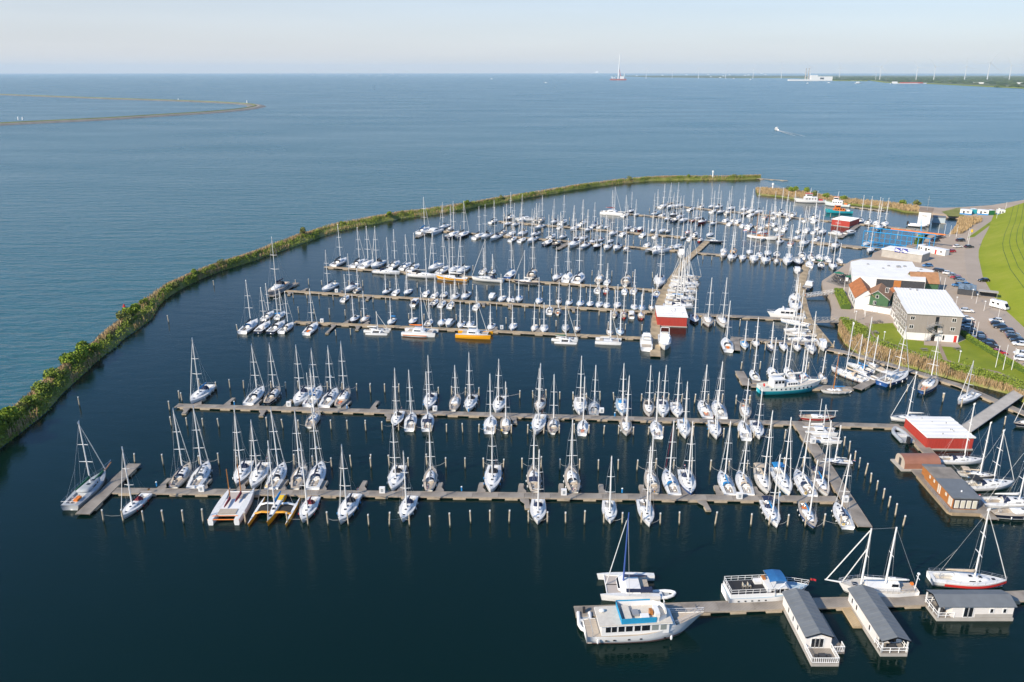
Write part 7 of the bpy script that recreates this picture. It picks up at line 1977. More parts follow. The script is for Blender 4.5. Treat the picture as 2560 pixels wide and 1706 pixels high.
def roof_pair(par, w, y0, y1, hw, hr, over=0.25):
    for s in (-1, 1):
        ax, az = s * (w / 2 + over), hw - hr / (w / 2) * over
        v_ = [(ax, y0 - over, az), (0, y0 - over, hw + hr), (0, y1 + over, hw + hr), (ax, y1 + over, az)]
        MB().add(v_ + [(x, y, z + 0.12) for x, y, z in v_], [(0, 1, 2, 3), (7, 6, 5, 4), (0, 4, 5, 1), (2, 6, 7, 3), (0, 3, 7, 4)]).build('roof_slope', M_GREYROOF, par)
        sm = MB()
        q = y0
        while q < y1:
            sm.tube((ax, q, az + 0.13), (0, q, hw + hr + 0.13), 0.035, n=4)
            q += 0.9
        sm.build('roof_seams', M_GREYROOF, par)
        MB().add([(ax, y0 - over - 0.03, az - 0.08), (0, y0 - over - 0.03, hw + hr - 0.08), (0, y0 - over - 0.03, hw + hr + 0.14), (ax, y0 - over - 0.03, az + 0.14)], [(0, 1, 2, 3), (3, 2, 1, 0)]).build('barge_board', M_WH, par)
# first: gable to the camera, open deck with slatted rail in front
p = SITE['hb1']
t = thing('white_houseboat', 'white houseboat with grey roof and slatted front deck, leftmost of three', 'houseboat', (44.55, 89.9, 0), 0.0, 'white houseboats on the foreground pontoon')
MB().box(-1.95, 1.95, 0, 13.2, -0.4, 0.55).build('float', M_CONC, t)
MB().box(-1.95, 1.95, 0.0, 3.2, 0.553, 0.62).build('front_deck', M_PLANK_GREY, t)
MB().add([(-1.85, 3.0, 0.62), (1.85, 3.0, 0.62), (1.85, 3.0, 2.7), (0, 3.0, 3.35), (-1.85, 3.0, 2.7), (-1.85, 13.0, 0.62), (1.85, 13.0, 0.62), (1.85, 13.0, 2.7), (0, 13.0, 3.35), (-1.85, 13.0, 2.7)],
         [(0, 1, 2, 3, 4), (9, 8, 7, 6, 5), (1, 6, 7, 2), (0, 4, 9, 5)]).build('wall', M_SIDING, t)
roof_pair(t, 3.7, 3.0, 13.0, 2.72, 0.65)
for k in range(3):
    window(t, -1.05 + k * 0.62, 0.85, 0.50, 1.5, 2.998, mull=0, frame=M_WH)
for y in (6.0, 8.0, 10.0):
    window(t, y, 1.2, 0.45, 0.9, -1.85, 'left', 0, frame=M_WH)
slat_rail(t, [(-1.9, 3.0), (-1.9, 0.05), (1.9, 0.05), (1.9, 3.0)], 0.6)
MB().box(1.97, 3.7, 2.4, 11.0, 0.1, 0.5).build('side_deck', M_PLANK_GREY, t)
slat_rail(t, [(2.0, 2.45), (3.65, 2.45), (3.65, 3.6)], 0.5)
MB().box(-0.5, 0.4, 0.9, 1.6, 0.62, 1.0).build('deck_table', M_DARKW, t)
for x in (-0.9, 0.9):
    MB().box(x - 0.2, x + 0.2, 1.0, 1.5, 0.62, 0.95).build('deck_chair', M_DARKW, t)
# second: roof runs out over the front deck
t = thing('white_houseboat', 'white houseboat with roofed front veranda, middle of three', 'houseboat', (55.25, 91.9, 0), 0.0, 'white houseboats on the foreground pontoon')
MB().box(-1.95, 1.95, 0, 12.0, -0.4, 0.55).build('float', M_CONC, t)
MB().box(-1.95, 1.95, 0.0, 2.4, 0.553, 0.62).build('front_deck', M_PLANK_GREY, t)
MB().box(-1.85, 1.85, 2.2, 11.9, 0.62, 2.7).build('wall', M_SIDING, t)
MB().add([(-1.85, 2.2, 2.7), (1.85, 2.2, 2.7), (0, 2.2, 3.35)], [(0, 1, 2)]).build('gable_wall', M_SIDING, t)
roof_pair(t, 3.7, 0.15, 11.9, 2.72, 0.65)
for x in (-1.8, 1.8):
    MB().box(x - 0.09, x + 0.09, 0.1, 0.28, 0.62, 2.72).build('veranda_post', M_WH, t)
for k in range(2):
    window(t, -1.3 + k * 1.4, 0.75, 1.1, 1.6, 2.198, mull=0, frame=M_WH)
for y in (4.0, 8.6, 10.2):
    window(t, y, 1.2, 0.45, 0.9, -1.85, 'left', 0, frame=M_WH)
bar_rail(t, [(-1.9, 2.2), (-1.9, 0.05), (1.9, 0.05), (1.9, 2.2)], 0.6)
MB().box(-0.6, 0.6, 0.8, 1.5, 0.62, 1.05).build('deck_table', M_DARKW, t)
MB().box(-3.4, -2.0, 6.0, 11.5, 0.05, 0.4).build('side_deck', M_PLANK_TAN, t)
# third: lies along the pontoon, veranda at its left end
t = thing('white_houseboat', 'white houseboat lying lengthwise with veranda at left, rightmost of three', 'houseboat', (65.4, 101.55, 0), 0.0, 'white houseboats on the foreground pontoon')
MB().box(0, 11.8, -1.95, 1.95, -0.4, 0.55).build('float', M_CONC, t)
MB().box(0, 2.4, -1.95, 1.95, 0.553, 0.62).build('front_deck', M_PLANK_GREY, t)
MB().box(2.2, 11.6, -1.85, 1.85, 0.62, 2.7).build('wall', M_SIDING, t)
for s in (-1, 1):
    ay, az = s * 2.1, 2.64
    v_ = [(-0.1, ay, az), (11.85, ay, az), (11.85, 0, 3.37), (-0.1, 0, 3.37)]
    f_ = [(0, 1, 2, 3), (7, 6, 5, 4), (4, 5, 1, 0), (3, 7, 4, 0), (5, 6, 2, 1)]
    MB().add([(x, y, z) for x, y, z in v_] + [(x, y, z + 0.12) for x, y, z in v_], f_ if s > 0 else [tuple(reversed(q)) for q in f_]).build('roof_slope', M_GREYROOF, t)
    MB().add([(-0.13, ay, az - 0.08), (-0.13, 0, 3.29), (-0.13, 0, 3.5), (-0.13, ay, az + 0.14)], [(0, 1, 2, 3), (3, 2, 1, 0)]).build('barge_board', M_WH, t)
for y in (-1.85, 1.85):
    MB().box(0.05, 0.23, y - 0.09, y + 0.09, 0.62, 2.72).build('veranda_post', M_WH, t)
for k in range(2):
    window(t, 4.0 + k * 0.75, 0.75, 0.62, 1.7, -1.852, mull=0, frame=M_WH)
for x in (8.0, 10.0):
    window(t, x, 1.5, 0.45, 0.7, -1.852, mull=0, frame=M_WH)
bar_rail(t, [(2.2, 1.9), (0.05, 1.9), (0.05, -1.9), (2.6, -1.9)], 0.6)
MB().box(1.0, 1.8, -0.6, 0.4, 0.62, 1.05).build('deck_table', M_DARKW, t)
MB().box(5.8, 11.6, -1.90, -1.853, 0.62, 1.25).build('lower_panel', M_CONC, t)
# ---------------------------------------------------------------- multihulls in the berths
D_ = math.radians
multihull(-53.9, 132.3, D_(91), 11.6, 6.3, 0, 'w', 'white catamaran with two orange masts and maroon sail covers at nearest pontoon', cabin=False, cover='r')
c1 = [o for o in bpy.data.objects if o.name == 'catamaran'][0]
for y, x in ((0.9, 2.2), (-0.6, 4.2)):
    MB().tube((x - 1.0, y, 1.4), (x - 1.0, y, 8.0), 0.11, 0.08).build('mast', M_WOOD, c1)
    put('sail_cover', COVER, c1, (x - 1.0, y, 0.6), scale=(0.75, 1.2, 1.0), material=CLOTH['r'])
MB().tube((-5.6, -3.0, 1.1), (-5.6, 3.0, 1.1), 0.10).build('stern_beam', M_ORANGE, c1)
MB().tube((-4.6, -2.4, 1.3), (-4.6, 2.4, 1.3), 0.07).build('stern_rail', M_ORANGE, c1)
multihull(-45.4, 131.2, D_(-91), 10.6, 7.6, 15.2, 'y', 'yellow trimaran with dark nets, bow-on at the nearest pontoon', 'trimaran', 'trimaran', tri=True, cover='b', deckc='g', float_len=0.95)
multihull(-43.9, 240.6, D_(-5), 8.6, 5.6, 7.0, 'w', 'small white trimaran alongside the left of third pontoon', 'trimaran', 'trimaran', tri=True)
multihull(-29.6, 238.8, D_(-9), 11.2, 5.6, 15.7, 'w', 'white catamaran with orange stripes and orange cover at third pontoon', trim=M_ORANGE, cover='o')
multihull(-12.0, 236.8, D_(-9), 11.5, 5.6, 13.2, 'y', 'yellow catamaran alongside the middle of third pontoon', cover='w')
multihull(16.6, 231.8, D_(-9), 8.4, 5.4, 12.8, 'w', 'white trimaran with green boom cover at third pontoon', 'trimaran', 'trimaran', tri=True, cover='G')
multihull(30.2, 230.6, D_(-9), 8.2, 4.6, 10.6, 'w', 'small white catamaran near the right end of third pontoon', cabin=False)
multihull(60.0, 463.6, D_(-25), 14.0, 7.0, 16.3, 'w', 'large white catamaran at left end of the eighth pontoon', cover='r')
multihull(68.8, 361.8, D_(-140), 12.5, 6.8, 16.3, 'w', 'large white catamaran on the sixth row left of the curved walkway')
multihull(72.3, 166.0, D_(-8), 7.4, 3.6, 7.2, 'w', 'small white catamaran right of the diagonal walkway, upper one', cat='catamaran')
multihull(72.0, 161.6, D_(-8), 6.6, 2.6, 0, 'w', 'small white pontoon boat right of the diagonal walkway, below the catamaran', 'boat', 'pontoon_boat')
multihull(-41.4, 406.0, D_(-112), 13.5, 6.2, 0, 'w', 'large white motor catamaran at the left of the sixth pontoon')
multihull(7.5, 444.0, D_(-165), 11.0, 5.4, 0, 'w', 'white motor catamaran behind the seventh pontoon')
fc = multihull(18.9, 107.4, D_(180), 9.6, 6.6, 14.4, 'w', 'white catamaran with blue mast and navy covers behind the motor yacht', cover='n', mast='b')
MB().box(-3.6, 0.6, 1.6, 2.5, 1.3, 1.75).build('navy_cover', CLOTH['n'], fc)
# ---------------------------------------------------------------- smaller motor boats
motor_boat(41.6, 228.3, D_(81), 11.8, 'white flybridge cruiser stern-on, left of the walkway end', fly=True)
motor_boat(47.3, 228.4, D_(-99), 12.6, 'white flybridge cruiser bow-on, right of the walkway end', fly=True)
motor_boat(-20.9, 248.6, D_(-100), 7.5, 'small motor boat with black canopy behind third pontoon', canopy=CLOTH['k'])
motor_boat(-35.3, 273.8, D_(80), 7.5, 'small motor boat with navy canopy in front of fourth pontoon', canopy=CLOTH['n'])
motor_boat(-7.4, 280.6, D_(-100), 8.0, 'small motor boat with charcoal canopy behind fourth pontoon', canopy=CLOTH['k'])
motor_boat(41.5, 258.8, D_(80), 6.8, 'small white motor boat between two red sailboats at fourth pontoon', canopy=CLOTH['w'])
motor_boat(68.3, 412.7, D_(-115), 8.0, 'white and red motor boat behind the seventh pontoon', hullc='r')
motor_boat(77.9, 352.0, D_(-100), 11.0, 'white motor cruiser left of the curved walkway at its narrow middle', fly=True)
motor_boat(94.2, 256.6, D_(168), 12.5, 'white motor yacht with signal mast above the right pontoon', fly=True, wheelhouse=False)
motor_boat(95.2, 225.6, D_(-102), 8.0, 'white motor boat with wheelhouse, rightmost at the short pontoon', wheelhouse=True)
motor_boat(120.5, 321.0, D_(-105), 9.0, 'motor boat with dark glass left of the far right walkway', canopy=CLOTH['n'])
motor_boat(176.8, 403.6, D_(30), 8.5, 'white motor boat right of the small far boathouse walkway', canopy=CLOTH['w'])
motor_boat(168.5, 401.8, D_(-60), 8.0, 'white motor boat left of the small far boathouse walkway')
w_ = motor_boat(116.8, 297.0, D_(58), 10.0, 'dark workboat with two white flags right of the tan walkway', hullc='d', deckc='g', cab=(-0.1, 0.12))
for k in range(2):
    MB().tube((2.6 - k * 2.2, 0.9, 1.0), (2.6 - k * 2.2, 0.9, 7.5 - k), 0.05).build('flagpole', M_WH, w_)
    MB().loft([[(2.6 - k * 2.2 + 0.3 * i, 0.9 + 0.12 * math.sin(i * 1.4), 7.3 - k) for i in range(7)], [(2.6 - k * 2.2 + 0.3 * i, 0.9 + 0.12 * math.sin(i * 1.4), 5.9 - k) for i in range(7)]], closed=False).build('flag', M_FW, w_)
def dinghy(x, y, hd, L, label, tubec, z=0.0, engine=True):
    t = thing('dinghy', label, 'dinghy', (x, y, z), hd)
    t.scale = (L / 4.0,) * 3
    m = MB().path([(-2, -0.8, 0.35), (0.6, -0.8, 0.38), (1.5, -0.5, 0.45), (2.0, 0, 0.55), (1.5, 0.5, 0.45), (0.6, 0.8, 0.38), (-2, 0.8, 0.35)], 0.26, 8)
    m.build('inflatable_tube', tubec, t)
    MB().box(-1.9, 1.2, -0.7, 0.7, 0.05, 0.22).build('floor', DECK['g'], t)
    MB().box(-0.4, 0.0, -0.6, 0.6, 0.22, 0.55).build('seat', DECK['w'], t)
    if engine:
        MB().box(-2.4, -1.95, -0.18, 0.18, 0.2, 1.1).build('outboard_engine', M_RUB, t)
    return t
dinghy(90.1, 163.6, D_(88), 6.6, 'grey rigid inflatable boat left of the near red boathouse', DECK['g'])
dinghy(11.1, 98.6, D_(-92), 4.4, 'white tender hanging at the stern of the foreground motor yacht', M_WH, 0.25)
dinghy(24.2, 105.6, D_(5), 4.2, 'pale inflatable dinghy between motor yacht and pontoon', M_WH)
dinghy(222.0, 424.5, D_(-30), 9.0, 'large white inflatable rescue boat in front of the white tower', M_WH)

# ---------------------------------------------------------------- big foreground motor yacht
def ship_hull(L, b, z_st, z_bow, rake=0.09, fine=2.2, sternw=0.85):
    rings = []
    for i in range(15):
        t = i / 14.0
        x = -L / 2 + L * t
        bb = max(0.05, b * (1 - max(0, (t - 0.5) / 0.5) ** fine) * (sternw + (1 - sternw) * min(1, t / 0.3)))
        z = z_st + (z_bow - z_st) * max(0, (t - 0.35) / 0.65) ** 1.6
        xw = x - rake * L * max(0, (t - 0.5) * 2) ** 2.5
        rings.append([(x, -bb, z), ((x + xw) / 2, -bb * 0.97, z * 0.5), (xw, -bb * 0.88, 0.0), (xw, -bb * 0.5, -0.5), (xw, bb * 0.5, -0.5), (xw, bb * 0.88, 0.0), ((x + xw) / 2, bb * 0.97, z * 0.5), (x, bb, z)])
    return rings
def hull_parts(root, rings, hullm, deckm, bandm=None, dz=0.08):
    m = MB().loft(rings, closed=False)
    m.f.append(tuple(range(8)))
    m.build('hull', hullm, root, True)
    MB().loft([[(r[0][0], r[0][1] * 0.96, r[0][2] - dz), (r[7][0], r[7][1] * 0.96, r[7][2] - dz)] for r in rings], closed=False).build('deck', deckm, root)
    if bandm:
        m = MB()
        for s in (1, 5):
            sg = -1 if s == 1 else 1
            lo = [(r[2][0], sg * (abs(r[2][1]) + 0.02), 0.04) for r in rings]
            hi = [(r[2][0] + (r[1][0] - r[2][0]) * 0.25, sg * (abs(r[2][1]) + (abs(r[1][1]) - abs(r[2][1])) * 0.25 + 0.02), 0.04 + r[1][2] * 0.22) for r in rings]
            m.loft([lo, hi], closed=False)
        m.build('waterline_stripe', bandm, root)
def rail(par, rings, i0, h=0.8, m=None, off=0.12, n=4):
    r_ = MB()
    for sd in (0, 7):
        pts = [(r[sd][0], r[sd][1] * (1 - off / max(abs(r[sd][1]), 0.3)) if abs(r[sd][1]) > 0.15 else 0.0, r[sd][2]) for r in rings[i0:]]
        r_.path([(x, y, z + h) for x, y, z in pts], 0.035, n)
        r_.path([(x, y, z + h * 0.55) for x, y, z in pts], 0.022, n)
        for x, y, z in pts:
            r_.tube((x, y, z - 0.1), (x, y, z + h), 0.025, n=n)
    return r_.build('guard_rail', m or M_STEEL, par)
t = thing('motor_yacht', 'large white motor yacht with bright blue flybridge dodger in the foreground', 'motor yacht', (19.9, 97.0, 0), D_(4.5))
rg = ship_hull(18.0, 2.35, 1.45, 3.25, 0.16, 1.45)
hull_parts(t, rg, HULL['w'], M_TEAK, mat('antifoul_brown', (0.16, 0.05, 0.03), 0.6))
c0 = MB().box(-6.9, 3.2, -2.0, 2.0, 1.42, 3.25)
cb = c0.build('deck_cabin', M_WH, t)
xs = [-6.3, -5.4, -4.4, -3.3, -2.0, -0.9, 0.6, 1.9]
for sd in (-1, 1):
    for k, x in enumerate(xs):
        wv = (0.75, 0.75, 0.9, 1.0, 0.9, 1.2, 1.0, 0.9)[k]
        MB().box(x, x + wv, sd * 2.012 - 0.01, sd * 2.012 + 0.01, 2.05, 2.95).build('window', M_GLASS if k < 6 else mat('pale_glass', (0.25, 0.28, 0.27), 0.1), cb)
    MB().box(-7.0, 3.3, sd * 2.04 - 0.03, sd * 2.04 + 0.03, 3.16, 3.25).build('wooden_trim', M_WOOD, cb)
    for x in (-6.4, -5.2, -3.0, -1.2, 2.4):
        MB().box(x, x + 0.35, sd * 2.33 - 0.03, sd * 2.33 + 0.03, 0.72, 0.92).build('porthole', M_GLASS, t)
MB().loft([[(3.2, -1.95, 1.5), (3.2, -1.85, 3.25), (3.2, 1.85, 3.25), (3.2, 1.95, 1.5)], [(4.7, -1.3, 1.6), (4.1, -1.4, 3.0), (4.1, 1.4, 3.0), (4.7, 1.3, 1.6)]]).build('wheelhouse_front', M_WH, t)
for k in range(3):
    y0 = -1.25 + k * 0.88
    MB().add([(4.66, y0, 1.98), (4.66, y0 + 0.76, 1.98), (4.28, y0 + 0.76, 2.85), (4.28, y0, 2.85)], [(0, 1, 2, 3), (3, 2, 1, 0)]).build('windscreen', M_GLASS, t)
MB().box(-7.3, 3.6, -2.2, 2.2, 3.253, 3.42).build('upper_deck', DECK['e'], t)
MB().box(-7.35, 3.65, -2.25, 2.25, 3.21, 3.25).build('roof_edge', M_WH, t)
m = MB()
dl = [(-3.9, -2.05), (1.6, -1.95), (2.9, -1.2), (3.1, 0), (2.9, 1.2), (1.6, 1.95), (-3.9, 2.05)]
m.loft([[(x, y, 3.42) for x, y in dl], [(x * 1.01, y * 1.02, 4.25) for x, y in dl]], closed=False)
m.build('flybridge_wall', M_WH, t)
m = MB()
dl2 = [(-4.0, 2.12), (-4.0, -2.12), (1.2, -2.05)]
m.loft([[(x, y, 3.44) for x, y in dl2], [(x * 1.01, y * 1.02, 4.45) for x, y in dl2]], closed=False)
m.loft([[(x, -y, 3.44) for x, y in dl2[1:]], [(x * 1.01, -y * 1.02, 4.45) for x, y in dl2[1:]]], closed=False)
m.build('blue_dodger', mat('dodger_blue', (0.015, 0.30, 0.55), 0.8, vary=0.12, scale=2), t)
MB().box(-3.4, -2.3, -1.6, 1.6, 3.42, 3.9).build('bench', DECK['e'], t)
MB().box(-0.9, 0.3, -1.7, -0.5, 3.42, 3.95).build('sofa', M_WH, t)
MB().box(1.3, 2.0, -1.0, 1.0, 3.42, 4.2).build('helm_console', M_WH, t)
MB().box(-2.0, -1.0, -0.5, 0.7, 3.42, 3.8).build('deck_table', mat('table_grey', (0.25, 0.27, 0.3), 0.5), t)
MB().box(0.6, 1.1, -0.4, 0.4, 3.42, 4.1).build('helm_seat', M_WOOD, t)
MB().ball((-6.4, 0.9, 3.7), 0.45, 0.3, 0.3).build('life_raft', M_WH, t)
MB().ball((2.6, 1.7, 3.75), 0.35, 0.35, 0.4).build('radome', M_WH, t)
MB().tube((3.0, 0, 3.42), (2.6, 0, 6.4), 0.08, 0.05).tube((2.65, -0.7, 5.9), (2.65, 0.7, 5.9), 0.04).build('signal_mast', M_WH, t)
MB().box(-8.9, -8.25, -1.9, 1.9, 0.15, 0.35).build('swim_platform', M_TEAK, t)
MB().box(5.2, 6.3, -0.6, 0.6, 1.85, 2.15).build('foredeck_hatch', M_TEAK, t)
rail(t, rg, 9, 0.75)
MB().path([(-8.2, -2.0, 1.4), (-8.2, -2.0, 2.3), (-8.2, 2.0, 2.3), (-8.2, 2.0, 1.4)], 0.05, 5).build('stern_rail', M_STEEL, t)
for x in (3.5, -7.5):
    MB().ball((x, -2.45, 0.9), 0.2, 0.16, 0.45).build('fender', M_WH, t)

# ---------------------------------------------------------------- cruiser with blue bimini
t = thing('motor_cruiser', 'white cruiser with blue bimini and black aft deck behind the foreground pontoon', 'motor cruiser', (41.0, 105.6, 0), D_(4.0))
rg = ship_hull(13.6, 2.1, 1.35, 1.95, sternw=0.95)
hull_parts(t, rg, HULL['w'], DECK['b'], M_BOOT)
MB().box(-6.6, 0.6, -1.85, 1.85, 1.30, 2.0).build('aft_cabin', M_WH, t)
MB().box(-6.5, 0.5, -1.75, 1.75, 2.003, 2.03).build('aft_deck', mat('deck_black', (0.022, 0.022, 0.025), 0.8), t)
cb = MB().loft([[(-0.6, -1.7, 1.3), (-0.6, -1.6, 2.75), (-0.6, 1.6, 2.75), (-0.6, 1.7, 1.3)], [(2.6, -1.65, 1.3), (2.6, -1.5, 2.7), (2.6, 1.5, 2.7), (2.6, 1.65, 1.3)], [(3.4, -1.4, 1.4), (3.2, -1.3, 2.3), (3.2, 1.3, 2.3), (3.4, 1.4, 1.4)]]).build('wheelhouse', M_WH, t)
for sd in (-1, 1):
    for k in range(4):
        x = 0.0 + k * 0.75
        MB().add([(x, sd * 1.675, 1.85), (x + 0.6, sd * 1.665, 1.85), (x + 0.6, sd * 1.60, 2.5), (x, sd * 1.61, 2.5)], [(0, 1, 2, 3), (3, 2, 1, 0)]).build('window', M_GLASS, cb)
    for x in (-5.5, -4.4, -3.3, -2.2, -1.1):
        MB().box(x, x + 0.3, sd * 2.10 - 0.02, sd * 2.10 + 0.02, 0.8, 0.98).build('porthole', M_GLASS, t)
m = MB().loft([[(x, 1.55 * math.cos(math.pi * k / 6), 3.9 + dz + 0.35 * math.sin(math.pi * k / 6)) for k in range(7)] for x, dz in ((-0.4, 0.0), (1.0, 0.12), (2.4, -0.1))], closed=False)
m.build('bimini', mat('bimini_blue', (0.02, 0.13, 0.33), 0.8, vary=0.12, scale=1), t)
m = MB()
for sd in (-1, 1):
    m.tube((-0.3, sd * 1.5, 3.9), (0.6, sd * 1.6, 2.2), 0.04, n=4).tube((2.3, sd * 1.5, 3.8), (0.9, sd * 1.6, 2.2), 0.04, n=4)
m.build('bimini_frame', M_STEEL, t)
m = MB()
pts = [(0.4, -1.8, 2.0), (-6.5, -1.8, 2.0), (-6.5, 1.8, 2.0), (0.4, 1.8, 2.0)]
for a_, b_ in zip(pts[:-1], pts[1:]):
    a_, b_ = Vector(a_), Vector(b_)
    for q in (0.45, 0.85):
        m.tube(a_ + Vector((0, 0, q)), b_ + Vector((0, 0, q)), 0.04, n=4)
    n_ = max(2, int((b_ - a_).length / 1.1))
    for k in range(n_ + 1):
        p_ = a_ + (b_ - a_) * k / n_
        m.tube(p_, p_ + Vector((0, 0, 0.85)), 0.035, n=4)
m.build('deck_rail', M_WH, t)
for x, y in ((-4.2, -0.5), (-3.4, -0.5)):
    ch = MB().box(x, x + 0.55, y, y + 0.55, 2.45, 2.52).box(x, x + 0.06, y, y + 0.55, 2.52, 3.0)
    for dx in (0.03, 0.5):
        for dy in (0.03, 0.5):
            ch.tube((x + dx, y + dy, 2.03), (x + dx, y + dy, 2.45), 0.025, n=4)
    ch.build('deck_chair', mat('chair_cream', (0.5, 0.45, 0.36), 0.7), t)
MB().box(-1.9, -0.7, 0.5, 1.5, 2.03, 2.5).build('cushion_box', M_WH, t)
MB().box(-0.6, -0.1, 0.6, 1.4, 2.76, 3.1).build('helm_seat', M_WOOD, t)
rail(t, rg, 9, 0.8, M_WH)
put('flag_staff', FLAG_POLE, t, (6.7, 0, 1.9), D_(180))
put('flag', flag_mesh('flag', [M_FR, M_FR]), t, (6.7, 0, 1.9), D_(180))

# ---------------------------------------------------------------- white ketch
t = thing('ketch', 'white two-masted ketch with long bowsprit behind the middle houseboat', 'ketch', (59.2, 106.6, 0), D_(176))
rg = ship_hull(12.4, 1.9, 1.25, 1.75, sternw=0.6)
hull_parts(t, rg, HULL['w'], DECK['e'], M_BOOT)
MB().tube((5.8, 0, 1.7), (8.4, 0, 2.1), 0.16, 0.10).build('bowsprit', M_WH, t)
for x, h_, nm in ((2.6, 11.9, 'main_mast'), (-1.2, 12.3, 'mizzen_mast')):
    mm = MB().tube((x, 0, 1.3), (x - 0.15, 0, h_), 0.17, 0.13, 8).build(nm, M_ALU, t)
    MB().tube((x - 0.1, -0.9, h_ * 0.6), (x - 0.1, 0.9, h_ * 0.6), 0.05, n=4).build('spreader', M_ALU, mm)
    m = MB()
    for sd in (-1, 1):
        m.path([(x - 0.3, sd * 1.75, 1.4), (x - 0.1, sd * 0.9, h_ * 0.6), (x - 0.15, 0, h_ * 0.98)], 0.018, 4)
    m.build('shrouds', M_WIRE, mm)
MB().tube((8.2, 0, 2.1), (2.6, 0, 11.5), 0.09, 0.09).build('furled_jib', M_SAIL, t)
MB().tube((5.6, 0, 1.8), (2.55, 0, 8.2), 0.08, 0.08).build('furled_staysail', M_SAIL, t)
MB().tube((-1.35, 0, 12.2), (-6.0, 0, 2.0), 0.02, n=4).tube((2.5, 0, 11.8), (-1.3, 0, 12.2), 0.015, n=4).build('stays', M_WIRE, t)
for x, l in ((2.4, 3.3), (-1.4, 3.4)):
    put('sail_cover', COVER, t, (x, 0, 1.6), scale=(l / 4.65, 1.1, 0.9), material=CLOTH['w'])
    MB().tube((x, 0, 2.55), (x - l, 0, 2.65), 0.09).build('boom', M_ALU, t)
cb = MB().box(-3.2, 1.9, -1.1, 1.1, 1.2, 1.75).build('coachroof', M_WH, t)
dh = MB().loft([[(-3.0, -1.0, 1.7), (-3.0, -0.85, 2.5), (-3.0, 0.85, 2.5), (-3.0, 1.0, 1.7)], [(-1.6, -1.0, 1.7), (-1.8, -0.85, 2.45), (-1.8, 0.85, 2.45), (-1.6, 1.0, 1.7)]]).build('deckhouse', M_WH, t)
for sd in (-1, 1):
    MB().add([(-2.9, sd * 0.99, 1.88), (-1.8, sd * 0.99, 1.88), (-1.9, sd * 0.9, 2.35), (-2.9, sd * 0.9, 2.35)], [(0, 1, 2, 3), (3, 2, 1, 0)]).build('window', M_GLASS, dh)
MB().box(3.2, 4.0, -0.4, 0.4, 1.5, 1.62).build('hatch', M_GLASS, t)
MB().box(-5.6, -3.4, -0.9, 0.9, 1.2, 1.34).build('cockpit_seats', M_TEAK, t)
MB().tube((-5.6, 0.6, 1.3), (-5.8, 0.6, 4.2), 0.07).tube((-5.8, 0.0, 3.6), (-5.8, 1.2, 3.6), 0.05).ball((-5.8, 0.6, 4.3), 0.25, 0.25, 0.2).build('wind_generator_pole', M_WH, t)
rail(t, rg, 1, 0.7)
MB().box(-5.9, -5.5, -1.0, -0.5, 1.3, 1.7).build('orange_lifebuoy_box', M_ORANGE, t)

# ---------------------------------------------------------------- turquoise ship
t = thing('turquoise_ship', 'turquoise and white motor sailer with portholes below the right-hand berths', 'ship', (73.8, 191.6, 0), D_(9.5))
rg = ship_hull(17.6, 2.3, 2.1, 2.7, sternw=0.7)
m = MB()
m.loft([[p for p in r[1:7]] for r in rg], closed=False)
m.f.append(tuple(range(6)))
m.build('hull', HULL['t'], t, True)
m = MB()
m.loft([[r[0], r[1]] for r in rg], closed=False).loft([[r[6], r[7]] for r in rg], closed=False)
m.add([rg[0][0], rg[0][1], rg[0][6], rg[0][7]], [(0, 1, 2, 3)])
m.build('upper_hull', mat('pale_mint', (0.66, 0.72, 0.70), 0.4), t)
MB().loft([[(r[0][0], r[0][1] * 0.97, r[0][2] - 0.3), (r[7][0], r[7][1] * 0.97, r[7][2] - 0.3)] for r in rg], closed=False).build('deck', DECK['e'], t)
for i in range(2, 12):
    r = rg[i]
    for sd in (0, 7):
        y = r[sd][1] * 0.985 + (0.03 if sd else -0.03)
        MB().box(r[0][0] - 0.17, r[0][0] + 0.17, y - 0.03, y + 0.03, 1.35, 1.75).build('porthole', M_GLASS, t)
wh = MB().box(-5.6, -2.6, -1.5, 1.5, 1.8, 3.9).build('wheelhouse', M_WH, t)
MB().box(-5.8, -2.4, -1.7, 1.7, 3.903, 4.05).build('roof', M_WH, wh)
for sd in (-1, 1):
    for k in range(3):
        MB().box(-5.3 + k * 0.95, -4.6 + k * 0.95, sd * 1.52 - 0.01, sd * 1.52 + 0.01, 2.9, 3.6).build('window', M_GLASS, wh)
ch = MB().loft([[(-1.6, -1.2, 1.8), (-1.6, -1.0, 3.0), (-1.6, 1.0, 3.0), (-1.6, 1.2, 1.8)], [(1.6, -1.1, 1.8), (1.6, -0.9, 2.9), (1.6, 0.9, 2.9), (1.6, 1.1, 1.8)]]).build('deckhouse', M_WH, t)
for sd in (-1, 1):
    for k in range(4):
        MB().box(-1.3 + k * 0.7, -0.9 + k * 0.7, sd * 1.13 - 0.06, sd * 1.13 + 0.03, 2.2, 2.65).build('window', M_GLASS, ch)
for x, h_ in ((-2.0, 12.0), (3.0, 11.5)):
    mm = MB().tube((x, 0, 1.8), (x - 0.1, 0, h_), 0.17, 0.12, 8).build('mast', M_ALU, t)
    MB().tube((x, 0, 4.6), (x - 4.2, 0, 4.8), 0.10).build('boom', M_ALU, t)
    put('sail_cover', COVER, t, (x, 0, 3.75), scale=(0.9, 1.2, 1.0), material=CLOTH['w'])
    m = MB()
    for sd in (-1, 1):
        m.tube((x - 0.3, sd * 2.1, 2.1), (x - 0.1, 0, h_), 0.02, n=4)
    m.tube((x + 5.4, 0, 2.5), (x - 0.1, 0, h_), 0.025, n=4)
    m.build('stays', M_WIRE, mm)
MB().tube((8.3, 0, 2.5), (10.2, 0, 3.0), 0.12, 0.08).build('bowsprit', M_WH, t)
MB().ball((-8.4, -1.6, 2.9), 0.15, 0.5, 0.5).build('lifebuoy', M_REDP, t)
